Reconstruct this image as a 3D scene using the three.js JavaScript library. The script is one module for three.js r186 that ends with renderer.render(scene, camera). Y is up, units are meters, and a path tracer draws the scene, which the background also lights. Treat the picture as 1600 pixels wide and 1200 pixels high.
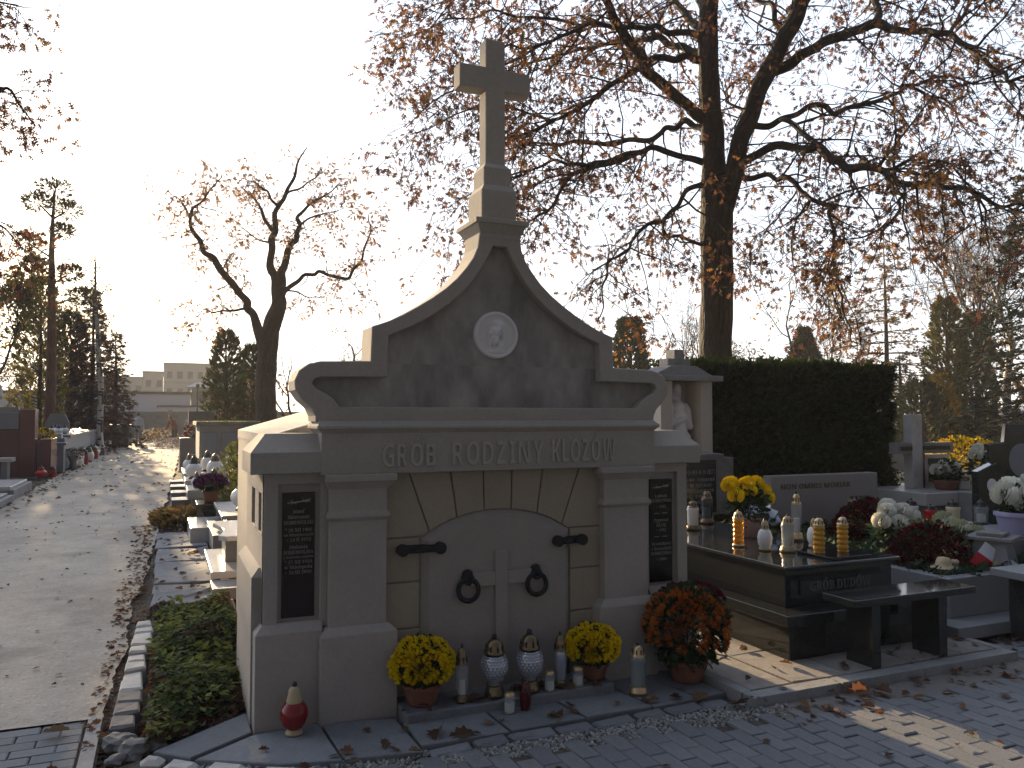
import * as THREE from 'three';
import { RoundedBoxGeometry } from 'three/addons/geometries/RoundedBoxGeometry.js';
import { MarchingCubes } from 'three/addons/objects/MarchingCubes.js';
import { TextGeometry } from 'three/addons/geometries/TextGeometry.js';
import { FontLoader } from 'three/addons/loaders/FontLoader.js';
import { mergeGeometries, toCreasedNormals, mergeVertices } from 'three/addons/utils/BufferGeometryUtils.js';

// ------------------------------------------------------------------ camera, sky, sun, exposure
const EXPOSURE = 3.3, SKY = 1 / 4.8;
const scene = new THREE.Scene();
const camera = new THREE.PerspectiveCamera(51.28, 1024 / 768, 0.05, 900);
camera.position.set(-0.4497, 1.6, 4.3504);
camera.lookAt(-0.4497 + 0.3984, 1.6 + 0.04, 4.3504 - 0.9163);
scene.add(camera);

const SUN_AZ = 5.0 * Math.PI / 180, SUN_EL = 9.6 * Math.PI / 180;
const SUN = new THREE.Vector3(-Math.sin(SUN_AZ) * Math.cos(SUN_EL), Math.sin(SUN_EL), -Math.cos(SUN_AZ) * Math.cos(SUN_EL));
{
  // late-afternoon sky: blue overhead, pale at the horizon, a broad warm aureole round the low sun
  const W = 1024, H = 512, data = new Float32Array(W * H * 4), d = new THREE.Vector3();
  for (let j = 0; j < H; j++) for (let i = 0; i < W; i++) {
    const v = (j + 0.5) / H, u = (i + 0.5) / W, el = (v - 0.5) * Math.PI, az = (u - 0.5) * 2 * Math.PI;
    d.set(Math.cos(az) * Math.cos(el), Math.sin(el), Math.sin(az) * Math.cos(el));
    const g = Math.acos(Math.min(1, Math.max(-1, d.dot(SUN)))) * 180 / Math.PI;
    const up = Math.max(0, d.y), hz = Math.exp(-up * 4.5);
    const wide = 1 / (1 + Math.exp((g - 76) / 11)), mid = Math.exp(-g / 18), near = Math.exp(-g / 5);
    const c = [0.085 + 0.07 * hz, 0.12 + 0.065 * hz, 0.20 + 0.04 * hz];
    const s = [1.42 * wide + 2.1 * mid + 6 * near, 1.7 * wide + 1.8 * mid + 5 * near, 2.2 * wide + 1.4 * mid + 3.6 * near];
    const warm = [1 + 0.6 * hz, 1 + 0.36 * hz, 1];
    const o = (j * W + i) * 4;
    for (let k = 0; k < 3; k++) data[o + k] = (c[k] + s[k] * warm[k]) * SKY * (el < 0 ? Math.max(0.25, 1 + el * 3) : 1);
    data[o + 3] = 1;
  }
  const sky = new THREE.DataTexture(data, W, H, THREE.RGBAFormat, THREE.FloatType);
  sky.mapping = THREE.EquirectangularReflectionMapping; sky.magFilter = sky.minFilter = THREE.LinearFilter; sky.needsUpdate = true;
  scene.background = sky; scene.environment = sky;
}
const sun = new THREE.DirectionalLight(new THREE.Color().setRGB(1, 0.74, 0.43), 5);
sun.position.copy(SUN).multiplyScalar(120); sun.target.position.set(0, 0, 0);
sun.castShadow = true; sun.shadow.radius = 1; sun.shadow.mapSize.set(4096, 4096);
Object.assign(sun.shadow.camera, { left: -40, right: 40, top: 30, bottom: -10, near: 1, far: 260 });
scene.add(sun, sun.target);
scene.fog = new THREE.FogExp2(new THREE.Color(0.95, 0.93, 0.9), 0.0012);

const renderer = new THREE.WebGLRenderer({ antialias: true });
renderer.toneMapping = THREE.LinearToneMapping;
renderer.toneMappingExposure = EXPOSURE;
renderer.shadowMap.enabled = true;

// ------------------------------------------------------------------ helpers
let seed = 20091;
const rnd = () => { seed = (seed + 0x6D2B79F5) | 0; let t = Math.imul(seed ^ (seed >>> 15), 1 | seed); t = (t + Math.imul(t ^ (t >>> 7), 61 | t)) ^ t; return ((t ^ (t >>> 14)) >>> 0) / 4294967296; };
const rr = (a, b) => a + (b - a) * rnd(), pick = (a) => a[Math.floor(rnd() * a.length)];
const reseed = (n) => { seed = n; };
const V = (x, y, z) => new THREE.Vector3(x, y, z);
const taken = {};
function numbered(n) { const k = taken[n] ?? 0; taken[n] = k + 1; return k ? n + '_' + String(k).padStart(3, '0') : n; }
function show(o) { o.traverse((m) => { if (m.isMesh) { m.castShadow = true; m.receiveShadow = true; } }); return o; }
function tag(o, label, category, group, kind) { o.userData.label = label; if (category) o.userData.category = category; if (group) o.userData.group = group; if (kind) o.userData.kind = kind; return o; }
function thing(name, label, category, [x, y, z] = [0, 0, 0], turn = 0, group) {
  const o = new THREE.Group(); o.name = numbered(name); o.position.set(x, y, z); o.rotation.y = turn; scene.add(o);
  return tag(o, label, category, group);
}
function part(name, geo, material, parent, label) {
  const m = new THREE.Mesh(geo, material); m.name = name; m.castShadow = m.receiveShadow = true; parent.add(m); if (label) m.userData.label = label; return m;
}
function solo(name, geo, material, label, category, group, kind) { const m = part(numbered(name), geo, material, scene); return tag(m, label, category, group, kind); }
function structure(name, geo, material) { const m = part(numbered(name), geo, material, scene); m.userData.kind = 'structure'; return m; }
function copyOf(o, [x, y, z], turn, label, s = 1) {
  const c = o.clone(); c.name = numbered(o.name.replace(/_\d{3}$/, '')); c.userData = { ...o.userData, label }; scene.add(c);
  c.position.set(x, y, z); c.rotation.y = turn; c.scale.setScalar(s); return c;
}
// uv in metres, each face mapped along the axis it looks along
function metreUV(g) {
  g = g.index ? g.toNonIndexed() : g;
  const p = g.attributes.position, uv = new Float32Array(p.count * 2), a = V(), b = V(), c = V(), n = V();
  for (let i = 0; i < p.count; i += 3) {
    a.fromBufferAttribute(p, i); b.fromBufferAttribute(p, i + 1); c.fromBufferAttribute(p, i + 2);
    n.copy(b).sub(a).cross(c.clone().sub(a)); const x = Math.abs(n.x), y = Math.abs(n.y), z = Math.abs(n.z);
    [a, b, c].forEach((q, k) => { const o = (i + k) * 2; if (y >= x && y >= z) { uv[o] = q.x; uv[o + 1] = q.z; } else if (x >= z) { uv[o] = q.z + 0.37; uv[o + 1] = q.y; } else { uv[o] = q.x; uv[o + 1] = q.y; } });
  }
  g.setAttribute('uv', new THREE.BufferAttribute(uv, 2)); return g;
}
function clean(g) { g = g.index ? g.toNonIndexed() : g; for (const k of Object.keys(g.attributes)) if (!['position', 'normal', 'uv'].includes(k)) g.deleteAttribute(k); return g; }
const join = (...l) => metreUV(mergeGeometries(l.flat().map(clean)));
// boxes by their limits; r rounds the edges
const box = (x0, x1, y0, y1, z0, z1, r = 0.006) => {
  const w = x1 - x0, h = y1 - y0, d = z1 - z0, rad = Math.min(r, w / 2.1, h / 2.1, d / 2.1);
  const g = rad > 0 ? new RoundedBoxGeometry(w, h, d, 2, rad) : new THREE.BoxGeometry(w, h, d); g.translate((x0 + x1) / 2, (y0 + y1) / 2, (z0 + z1) / 2); return g;
};
// block whose top rectangle differs from the bottom one
function frustum(y0, [ax0, ax1, az0, az1], y1, [bx0, bx1, bz0, bz1]) {
  const v = [[ax0, y0, az0], [ax1, y0, az0], [ax1, y0, az1], [ax0, y0, az1], [bx0, y1, bz0], [bx1, y1, bz0], [bx1, y1, bz1], [bx0, y1, bz1]];
  const f = [[0, 1, 2, 3], [7, 6, 5, 4], [3, 2, 6, 7], [1, 0, 4, 5], [2, 1, 5, 6], [0, 3, 7, 4]], P = [];
  for (const [a, b, c, d] of f) for (const i of [a, b, c, a, c, d]) P.push(...v[i]);
  const g = new THREE.BufferGeometry(); g.setAttribute('position', new THREE.Float32BufferAttribute(P, 3)); g.setAttribute('uv', new THREE.Float32BufferAttribute(new Float32Array(P.length / 3 * 2), 2)); g.computeVertexNormals(); return g;
}
// convex slab standing on y0 with a chamfered top, from a polygon in x,z (18 to 40 triangles)
function slabGeo(poly, y0, y1, ch = 0.006, jitter = 0) {
  let area = 0; poly.forEach(([x, z], i) => { const [x2, z2] = poly[(i + 1) % poly.length]; area += x * z2 - x2 * z; });
  if (area > 0) poly = [...poly].reverse();
  const cx = poly.reduce((s, p) => s + p[0], 0) / poly.length, cz = poly.reduce((s, p) => s + p[1], 0) / poly.length;
  const inn = poly.map(([x, z]) => { const dx = cx - x, dz = cz - z, l = Math.hypot(dx, dz); return [x + dx / l * ch * 1.4, z + dz / l * ch * 1.4]; });
  const P = [], q = (a, b, c, d) => P.push(...a, ...b, ...c, ...a, ...c, ...d), n = poly.length, tl = poly.map(() => jitter * (rnd() - 0.5));
  for (let i = 0; i < n; i++) {
    const k = (i + 1) % n, A = poly[i], B = poly[k], C = inn[i], D = inn[k];
    q([A[0], y0, A[1]], [B[0], y0, B[1]], [B[0], y1 - ch + tl[k], B[1]], [A[0], y1 - ch + tl[i], A[1]]);
    q([A[0], y1 - ch + tl[i], A[1]], [B[0], y1 - ch + tl[k], B[1]], [D[0], y1 + tl[k], D[1]], [C[0], y1 + tl[i], C[1]]);
    if (i > 0 && i < n - 1) P.push(inn[0][0], y1 + tl[0], inn[0][1], C[0], y1 + tl[i], C[1], D[0], y1 + tl[k], D[1]);
  }
  const g = new THREE.BufferGeometry(); g.setAttribute('position', new THREE.Float32BufferAttribute(P, 3)); g.setAttribute('uv', new THREE.Float32BufferAttribute(new Float32Array(P.length / 3 * 2), 2)); g.computeVertexNormals();
  return metreUV(g);
}
const lathe = (pts, seg = 24) => new THREE.LatheGeometry(pts.map(([x, y]) => new THREE.Vector2(x, y)), seg);
function extrude(pts, depth, bevel = 0, holes = []) {
  const s = new THREE.Shape(pts.map(([x, y]) => new THREE.Vector2(x, y))); for (const h of holes) s.holes.push(new THREE.Path(h.map(([x, y]) => new THREE.Vector2(x, y))));
  return new THREE.ExtrudeGeometry(s, { depth, steps: 1, curveSegments: 8, bevelEnabled: bevel > 0, bevelThickness: bevel, bevelSize: bevel, bevelOffset: -bevel, bevelSegments: 1 });
}
// continuous body from tapered capsules [ax,ay,az,ra,bx,by,bz,rb] and ellipsoids [cx,cy,cz,rx,ry,rz]
function bodyGeo(prims, c, half, res = 48, k = 0.03) {
  const mc = new MarchingCubes(res, new THREE.MeshStandardMaterial(), false, false, 60000); mc.isolation = 0;
  for (let z = 0; z < res; z++) for (let y = 0; y < res; y++) for (let x = 0; x < res; x++) {
    const px = c[0] + (x - res / 2) / (res / 2) * half, py = c[1] + (y - res / 2) / (res / 2) * half, pz = c[2] + (z - res / 2) / (res / 2) * half;
    let d = 1e3;
    for (const q of prims) {
      let e;
      if (q.length === 6) { const a = (px - q[0]) / q[3], b = (py - q[1]) / q[4], g = (pz - q[2]) / q[5], l = Math.sqrt(a * a + b * b + g * g); const l2 = Math.sqrt((a / q[3]) ** 2 + (b / q[4]) ** 2 + (g / q[5]) ** 2); e = l2 < 1e-6 ? -Math.min(q[3], q[4], q[5]) : l * (l - 1) / l2; }
      else { const bx = q[4] - q[0], by = q[5] - q[1], bz = q[6] - q[2], L = bx * bx + by * by + bz * bz; const t = Math.max(0, Math.min(1, ((px - q[0]) * bx + (py - q[1]) * by + (pz - q[2]) * bz) / L)); e = Math.hypot(px - q[0] - bx * t, py - q[1] - by * t, pz - q[2] - bz * t) - (q[3] + (q[7] - q[3]) * t); }
      const h = Math.max(k - Math.abs(d - e), 0) / k; d = Math.min(d, e) - h * h * k * 0.25;
    }
    mc.field[z * res * res + y * res + x] = -d;
  }
  mc.update();
  const n = mc.count ?? mc.geometry.drawRange.count, P = new Float32Array(n * 3);
  for (let i = 0; i < n; i++) { P[i * 3] = c[0] + mc.positionArray[i * 3] * half; P[i * 3 + 1] = c[1] + mc.positionArray[i * 3 + 1] * half; P[i * 3 + 2] = c[2] + mc.positionArray[i * 3 + 2] * half; }
  let g = new THREE.BufferGeometry(); g.setAttribute('position', new THREE.BufferAttribute(P, 3)); g = mergeVertices(g, half / res * 0.02); g.computeVertexNormals();
  g = g.toNonIndexed(); g.setAttribute('uv', new THREE.Float32BufferAttribute(new Float32Array(n * 2), 2)); return metreUV(g);
}
// ------------------------------------------------------------------ procedural textures
function tileNoise(size, cells, sd) {
  reseed(sd); const g = new Float32Array(cells * cells).map(() => rnd()), out = new Float32Array(size * size), s = (t) => t * t * (3 - 2 * t);
  for (let y = 0; y < size; y++) for (let x = 0; x < size; x++) {
    const fx = x / size * cells, fy = y / size * cells, x0 = Math.floor(fx), y0 = Math.floor(fy), tx = s(fx - x0), ty = s(fy - y0), a = (i, j) => g[(j % cells) * cells + (i % cells)];
    out[y * size + x] = (a(x0, y0) * (1 - tx) + a(x0 + 1, y0) * tx) * (1 - ty) + (a(x0, y0 + 1) * (1 - tx) + a(x0 + 1, y0 + 1) * tx) * ty;
  }
  return out;
}
function fbm(size, cells, sd, oct = 5, gain = 0.55) { const o = new Float32Array(size * size); let a = 1, t = 0; for (let k = 0; k < oct && cells < size; k++, cells *= 2, a *= gain) { const n = tileNoise(size, cells, sd + k * 17); for (let i = 0; i < o.length; i++) o[i] += n[i] * a; t += a; } return o.map((v) => v / t); }
const fr = (v) => Math.max(0, Math.min(255, Math.round(v * 255))), toS = (l) => (l <= 0.0031308 ? 12.92 * l : 1.055 * Math.pow(l, 1 / 2.4) - 0.055);
function texture(size, fn, metres, colour = true) {
  const d = new Uint8Array(size * size * 4);
  for (let y = 0; y < size; y++) for (let x = 0; x < size; x++) { const c = fn(y * size + x, x, y), o = (y * size + x) * 4; for (let k = 0; k < 3; k++) d[o + k] = colour ? fr(toS(Math.max(0, c[k]))) : fr(c); d[o + 3] = 255; }
  const t = new THREE.DataTexture(d, size, size); t.wrapS = t.wrapT = THREE.RepeatWrapping; t.magFilter = THREE.LinearFilter; t.minFilter = THREE.LinearMipmapLinearFilter; t.generateMipmaps = true; t.repeat.set(1 / metres, 1 / metres); if (colour) t.colorSpace = THREE.SRGBColorSpace; t.needsUpdate = true; return t;
}
const N1 = fbm(512, 4, 11, 7, 0.6), N2 = fbm(512, 16, 47, 5, 0.65), N3 = fbm(512, 3, 91, 3, 0.5), N4 = fbm(512, 96, 5, 2, 0.8), N5 = fbm(512, 8, 203, 6, 0.6);
const mix = (a, b, t) => a.map((v, i) => v + (b[i] - v) * t), cl = (v) => Math.max(0, Math.min(1, v));
const mulc = (a, s) => a.map((v) => v * s);
function surf({ map, bump, bumpScale = 0.002, rough = 0.9, color, extra = {} }) {
  return new THREE.MeshPhysicalMaterial({ map: map ?? null, bumpMap: bump ?? null, bumpScale, roughness: rough, color: color ? new THREE.Color().setRGB(...color) : new THREE.Color(1, 1, 1), ...extra });
}
const bumpFine = texture(512, (i) => 0.6 * N4[i] + 0.4 * N2[i], 0.5, false), bumpRough = texture(512, (i) => 0.5 * N2[i] + 0.5 * N1[i], 0.8, false);
const flat = (c, rough = 0.7, extra = {}) => new THREE.MeshPhysicalMaterial({ color: new THREE.Color().setRGB(...c), roughness: rough, ...extra });
// smooth render: fine sand grain, trowel clouds, rain-washed blotches
const plasterTex = (base, dark, sd) => { const a = fbm(512, 5, sd, 6, 0.62), b = fbm(512, 2, sd + 7, 4, 0.6); return texture(512, (i, x, y) => mulc(mix(base, dark, cl((a[i] - 0.42) * 1.6) * 0.5 + cl((b[i] - 0.5) * 3) * 0.35), 0.93 + 0.14 * N4[i]), 1.3); };
const M = {};
M.render = surf({ map: plasterTex([0.375, 0.33, 0.285], [0.28, 0.248, 0.215], 301), bump: bumpFine, bumpScale: 0.0022, rough: 0.92 });
M.letter = surf({ map: plasterTex([0.39, 0.345, 0.30], [0.3, 0.267, 0.232], 351), bump: bumpFine, bumpScale: 0.001, rough: 0.9 });
M.renderPale = surf({ map: plasterTex([0.47, 0.43, 0.37], [0.38, 0.34, 0.29], 401), bump: bumpFine, bumpScale: 0.0018, rough: 0.92 });
M.renderWarm = surf({ map: plasterTex([0.335, 0.275, 0.20], [0.27, 0.22, 0.16], 501), bump: bumpFine, bumpScale: 0.0022, rough: 0.93 });
{ // scraped dark render of the gable: vertical trowel streaks
  const st = new Float32Array(512 * 512), col = fbm(512, 8, 77, 5, 0.6); for (let y = 0; y < 512; y++) for (let x = 0; x < 512; x++) st[y * 512 + x] = 0.55 * N2[((y >> 1) % 512) * 512 + x] + 0.45 * N5[((y >> 1) % 512) * 512 + x];
  M.scraped = surf({ map: texture(512, (i) => mulc(mix([0.40, 0.355, 0.32], [0.20, 0.175, 0.165], cl((st[i] - 0.33) * 2.6)), 0.85 + 0.3 * col[i]), 1.9), bump: texture(512, (i) => st[i] * 0.8 + 0.2 * N4[i], 1.9, false), bumpScale: 0.009, rough: 0.96 });
}
M.doorLeaf = surf({ map: plasterTex([0.31, 0.265, 0.23], [0.25, 0.215, 0.185], 601), bump: bumpFine, bumpScale: 0.0015, rough: 0.85 });
M.iron = surf({ bump: bumpFine, bumpScale: 0.0015, rough: 0.62, color: [0.018, 0.018, 0.022], extra: { metalness: 0.4 } });
M.marble = surf({ bump: bumpFine, bumpScale: 0.0006, rough: 0.55, color: [0.72, 0.68, 0.66] });
const speck = (a, b, c, m = 0.35) => texture(512, (i, x, y) => { const n = N4[i], q = N4[(i * 7 + 1237) % 262144]; return n > 0.58 ? a : q > 0.6 ? c : mix(b, a, N2[i] * 0.5); }, m);
M.granite = surf({ map: speck([0.026, 0.029, 0.028], [0.013, 0.014, 0.015], [0.045, 0.045, 0.04]), rough: 0.07, extra: { ior: 1.55 } });
M.granitePale = surf({ map: speck([0.30, 0.27, 0.26], [0.20, 0.18, 0.18], [0.40, 0.37, 0.35]), rough: 0.34 });
M.graniteGrey = surf({ map: speck([0.20, 0.20, 0.21], [0.13, 0.135, 0.145], [0.29, 0.285, 0.28]), rough: 0.42, bump: bumpFine, bumpScale: 0.0006 });
M.graniteRed = surf({ map: speck([0.16, 0.05, 0.04], [0.09, 0.025, 0.022], [0.2, 0.1, 0.085]), rough: 0.25 });
M.graniteBlue = surf({ map: speck([0.17, 0.19, 0.23], [0.11, 0.125, 0.155], [0.25, 0.27, 0.3]), rough: 0.45 });
M.graniteWhite = surf({ map: speck([0.52, 0.5, 0.47], [0.42, 0.4, 0.38], [0.62, 0.6, 0.57]), rough: 0.2 });
M.blackPolish = flat([0.012, 0.012, 0.013], 0.1);
const concreteTex = (a, b, sd, m = 1.2) => { const n = fbm(512, 6, sd, 6, 0.66), s = fbm(512, 3, sd + 3, 5, 0.6); return texture(512, (i) => mulc(mix(a, b, cl((n[i] - 0.38) * 2.2) * 0.6 + cl((s[i] - 0.52) * 4) * 0.4), 0.86 + 0.28 * N4[i]), m); };
M.flag = [0, 1, 2].map((k) => surf({ map: concreteTex(mulc([0.155, 0.16, 0.168], 1 + k * 0.12), mulc([0.10, 0.105, 0.112], 1 + k * 0.1), 701 + k * 20), bump: bumpRough, bumpScale: 0.005, rough: 0.9 }));
M.terraceTile = [0, 1].map((k) => surf({ map: concreteTex([0.30 - k * 0.03, 0.27 - k * 0.03, 0.235 - k * 0.02], [0.19, 0.165, 0.145], 761 + k * 20), bump: bumpRough, bumpScale: 0.004, rough: 0.9 }));
M.kerb = surf({ map: concreteTex([0.26, 0.255, 0.25], [0.17, 0.165, 0.16], 801), bump: bumpRough, bumpScale: 0.004, rough: 0.92 });
M.paver = [0, 1, 2, 3].map((k) => surf({ map: concreteTex([0.148 + k * 0.012, 0.15 + k * 0.012, 0.158 + k * 0.01], [0.108, 0.108, 0.112], 831 + k * 31, 0.7), bump: bumpFine, bumpScale: 0.0022, rough: 0.88 }));
M.sett = [0, 1].map((k) => surf({ map: concreteTex([0.58 - k * 0.09, 0.55 - k * 0.09, 0.5 - k * 0.09], [0.42, 0.4, 0.36], 911 + k * 13, 0.4), bump: bumpRough, bumpScale: 0.004, rough: 0.9 }));
M.stoneDark = surf({ map: concreteTex([0.19, 0.18, 0.17], [0.11, 0.105, 0.1], 951, 0.6), bump: bumpRough, bumpScale: 0.008, rough: 0.92 });
M.stoneWhite = surf({ map: concreteTex([0.55, 0.53, 0.5], [0.36, 0.34, 0.32], 971, 0.9), bump: bumpFine, bumpScale: 0.001, rough: 0.7 });
{
  const big = fbm(1024, 3, 1201, 8, 0.58), mid = fbm(1024, 24, 1301, 5, 0.7);
  const grit = fbm(1024, 256, 1351, 2, 0.8), pat = fbm(1024, 6, 1391, 6, 0.62);
  M.road = surf({ map: texture(1024, (i) => { const d = cl((big[i] - 0.36) * 2.6) * 0.55 + cl((pat[i] - 0.5) * 5) * 0.45, g = grit[i]; return mulc(mix([0.44, 0.375, 0.30], [0.23, 0.195, 0.155], d), (g > 0.72 ? 1.2 : g < 0.27 ? 0.75 : 0.97) * (0.8 + 0.4 * mid[i])); }, 4.4), bump: texture(1024, (i) => mid[i] * 0.45 + grit[i] * 0.35 + pat[i] * 0.2, 2.2, false), bumpScale: 0.013, rough: 0.95 });
  M.dust = surf({ map: concreteTex([0.185, 0.165, 0.145], [0.115, 0.1, 0.088], 1461, 0.9), bump: bumpRough, bumpScale: 0.01, rough: 0.97 });
  M.soil = surf({ map: texture(1024, (i) => mulc(mix([0.115, 0.09, 0.066], [0.055, 0.043, 0.034], cl((mid[i] - 0.35) * 2.2)), 0.75 + 0.5 * big[i]), 1.9), bump: texture(1024, (i) => mid[i], 0.9, false), bumpScale: 0.03, rough: 1 });
  M.ground = surf({ map: texture(1024, (i) => mix(mix([0.075, 0.075, 0.035], [0.11, 0.085, 0.055], cl((big[i] - 0.4) * 3)), [0.05, 0.055, 0.025], mid[i]), 7), bump: texture(1024, (i) => mid[i], 2, false), bumpScale: 0.03, rough: 1 });
  const bk = new Float32Array(512 * 512), rid = fbm(512, 10, 1401, 5, 0.6); for (let y = 0; y < 512; y++) for (let x = 0; x < 512; x++) bk[y * 512 + x] = Math.abs(rid[((y >> 2) % 512) * 512 + x] - 0.5) * 3.2;
  M.bark = surf({ map: texture(512, (i) => mix([0.024, 0.019, 0.016], [0.055, 0.043, 0.034], cl(bk[i])), 0.9), bump: texture(512, (i) => cl(bk[i]), 0.9, false), bumpScale: 0.03, rough: 0.95 });
  M.barkWarm = surf({ map: texture(512, (i) => mix([0.04, 0.03, 0.024], [0.085, 0.063, 0.046], cl(bk[i])), 0.9), bump: texture(512, (i) => cl(bk[i]), 0.9, false), bumpScale: 0.03, rough: 0.95 });
  M.barkPine = surf({ map: texture(512, (i) => mix([0.10, 0.055, 0.035], [0.20, 0.11, 0.065], cl(bk[i])), 0.9), bump: texture(512, (i) => cl(bk[i]), 0.9, false), bumpScale: 0.013, rough: 0.95 });
  M.dust = surf({ map: concreteTex([0.185, 0.165, 0.145], [0.115, 0.1, 0.088], 1461, 0.9), bump: bumpRough, bumpScale: 0.01, rough: 0.97 });
  M.barkBirch = surf({ map: texture(512, (i, x, y) => (rid[((x >> 3) % 512) + (y % 512) * 512] > 0.6 ? [0.06, 0.055, 0.05] : mulc([0.46, 0.44, 0.41], 0.8 + 0.4 * N2[i])), 1.2), bump: bumpFine, bumpScale: 0.003, rough: 0.85 });
}
// foliage: thin, lets part of the light through; colour from the vertices
const leafMat = (t = 0.35) => new THREE.MeshPhysicalMaterial({ vertexColors: true, roughness: 0.85, transmission: t, thickness: 0, side: THREE.DoubleSide, specularIntensity: 0.25 });
M.leaf = leafMat(0.5); M.needle = leafMat(0.28);
M.petal = new THREE.MeshPhysicalMaterial({ vertexColors: true, roughness: 0.8, side: THREE.DoubleSide, specularIntensity: 0.2 });

// accumulates tubes and leaves into one geometry
class Mass {
  constructor() { this.p = []; this.n = []; this.u = []; this.c = []; this.i = []; }
  tri(a, b, c, col) { const ux = b[0] - a[0], uy = b[1] - a[1], uz = b[2] - a[2], vx = c[0] - a[0], vy = c[1] - a[1], vz = c[2] - a[2]; let nx = uy * vz - uz * vy, ny = uz * vx - ux * vz, nz = ux * vy - uy * vx; const l = Math.hypot(nx, ny, nz) || 1; nx /= l; ny /= l; nz /= l; const o = this.p.length / 3; this.p.push(...a, ...b, ...c); for (let k = 0; k < 3; k++) { this.n.push(nx, ny, nz); this.u.push(k === 1 ? 1 : 0, k === 2 ? 1 : 0); this.c.push(...col); } this.i.push(o, o + 1, o + 2); }
  // smooth tapering limb through [x,y,z,r] points
  tube(pts, sides = 8, step = 3, wob = 0.06, c = [1, 1, 1]) {
    if (pts.length < 2) return; const cv = new THREE.CatmullRomCurve3(pts.map((p) => V(p[0], p[1], p[2])), false, 'centripetal'), n = (pts.length - 1) * step, o = this.p.length / 3;
    let ref = V(0.31, 0.2, 0.93), len = 0, prev = null; const t = V(), bx = V(), by = V();
    for (let k = 0; k <= n; k++) {
      const f = k / n, q = cv.getPoint(f), w = f * (pts.length - 1), a = Math.min(pts.length - 2, Math.floor(w)), r = pts[a][3] + (pts[a + 1][3] - pts[a][3]) * (w - a);
      t.copy(cv.getTangent(f)); bx.copy(ref).addScaledVector(t, -ref.dot(t)).normalize(); by.copy(t).cross(bx); ref.copy(bx); if (prev) len += q.distanceTo(prev); prev = q;
      for (let s = 0; s <= sides; s++) { const an = s / sides * 2 * Math.PI, e = 1 + wob * Math.sin(an * 3 + len * 3.1) + wob * 0.7 * Math.sin(an * 2 + len * 7.7), cx = Math.cos(an), sy = Math.sin(an); const x = bx.x * cx + by.x * sy, y = bx.y * cx + by.y * sy, z = bx.z * cx + by.z * sy; this.p.push(q.x + x * r * e, q.y + y * r * e, q.z + z * r * e); this.n.push(x, y, z); this.u.push(s / sides * 2 * Math.PI * Math.max(r, 0.03), len); this.c.push(...c); }
    }
    for (let k = 0; k < n; k++) for (let s = 0; s < sides; s++) { const a = o + k * (sides + 1) + s, b = a + sides + 1; this.i.push(a, a + 1, b, b, a + 1, b + 1); }
  }
  // flat shape of triangles given in leaf space (x across, y along), laid at p with axis d, normal turned by roll
  leaf(shape, p, d, size, roll, col, fold = 0.25) {
    const dl = Math.hypot(...d) || 1, y = [d[0] / dl, d[1] / dl, d[2] / dl]; let ax = Math.abs(y[1]) > 0.9 ? [1, 0, 0] : [0, 1, 0];
    let x = [y[1] * ax[2] - y[2] * ax[1], y[2] * ax[0] - y[0] * ax[2], y[0] * ax[1] - y[1] * ax[0]]; const xl = Math.hypot(...x); x = x.map((v) => v / xl); const z = [x[1] * y[2] - x[2] * y[1], x[2] * y[0] - x[0] * y[2], x[0] * y[1] - x[1] * y[0]];
    const cr = Math.cos(roll), sr = Math.sin(roll), X = x.map((v, k) => v * cr + z[k] * sr), Z = z.map((v, k) => v * cr - x[k] * sr);
    const at = ([a, b]) => { const h = Math.abs(a) * fold; return [p[0] + (X[0] * a + y[0] * b + Z[0] * h) * size, p[1] + (X[1] * a + y[1] * b + Z[1] * h) * size, p[2] + (X[2] * a + y[2] * b + Z[2] * h) * size]; };
    for (const [a, b, c] of shape) this.tri(at(a), at(b), at(c), col);
  }
  geo() { const g = new THREE.BufferGeometry(); g.setAttribute('position', new THREE.Float32BufferAttribute(this.p, 3)); g.setAttribute('normal', new THREE.Float32BufferAttribute(this.n, 3)); g.setAttribute('uv', new THREE.Float32BufferAttribute(this.u, 2)); g.setAttribute('color', new THREE.Float32BufferAttribute(this.c, 3)); g.setIndex(this.i); return g; }
}
const OAKLEAF = [[[-0.04, 0], [0.04, 0], [0, 1]], [[0, 0.12], [0.30, 0.30], [0, 0.40]], [[0, 0.34], [0.42, 0.62], [0, 0.62]], [[0, 0.6], [0.26, 0.88], [0, 0.86]], [[0, 0.12], [0, 0.40], [-0.30, 0.30]], [[0, 0.34], [0, 0.62], [-0.42, 0.62]], [[0, 0.6], [0, 0.86], [-0.26, 0.88]]];
const DRY = (() => { const o = [[0.03, 0], [0.2, 0.12], [0.16, 0.26], [0.38, 0.36], [0.28, 0.52], [0.4, 0.68], [0.2, 0.76], [0.16, 0.92], [0, 1]], full = [...o, ...o.slice(0, -1).reverse().map(([x, y]) => [-x, y])], t = []; for (let i = 0; i < full.length - 1; i++) t.push([[0, 0.5], full[i], full[i + 1]]); return t; })();
const OVAL = [[[0, 0], [0.24, 0.45], [0, 1]], [[0, 0], [0, 1], [-0.24, 0.45]]];
const HEART = [[[0, 0.1], [0.42, -0.05], [0.45, 0.42]], [[0, 0.1], [0.45, 0.42], [0, 1]], [[0, 0.1], [0, 1], [-0.45, 0.42]], [[0, 0.1], [-0.45, 0.42], [-0.42, -0.05]]];
const SPRAY = [[[-0.05, 0], [0.05, 0], [0, 1]], [[0, 0.15], [0.32, 0.62], [0.02, 0.55]], [[0, 0.15], [-0.02, 0.55], [-0.32, 0.62]], [[0, 0.45], [0.2, 0.9], [0, 0.8]], [[0, 0.45], [0, 0.8], [-0.2, 0.9]]];
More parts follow.
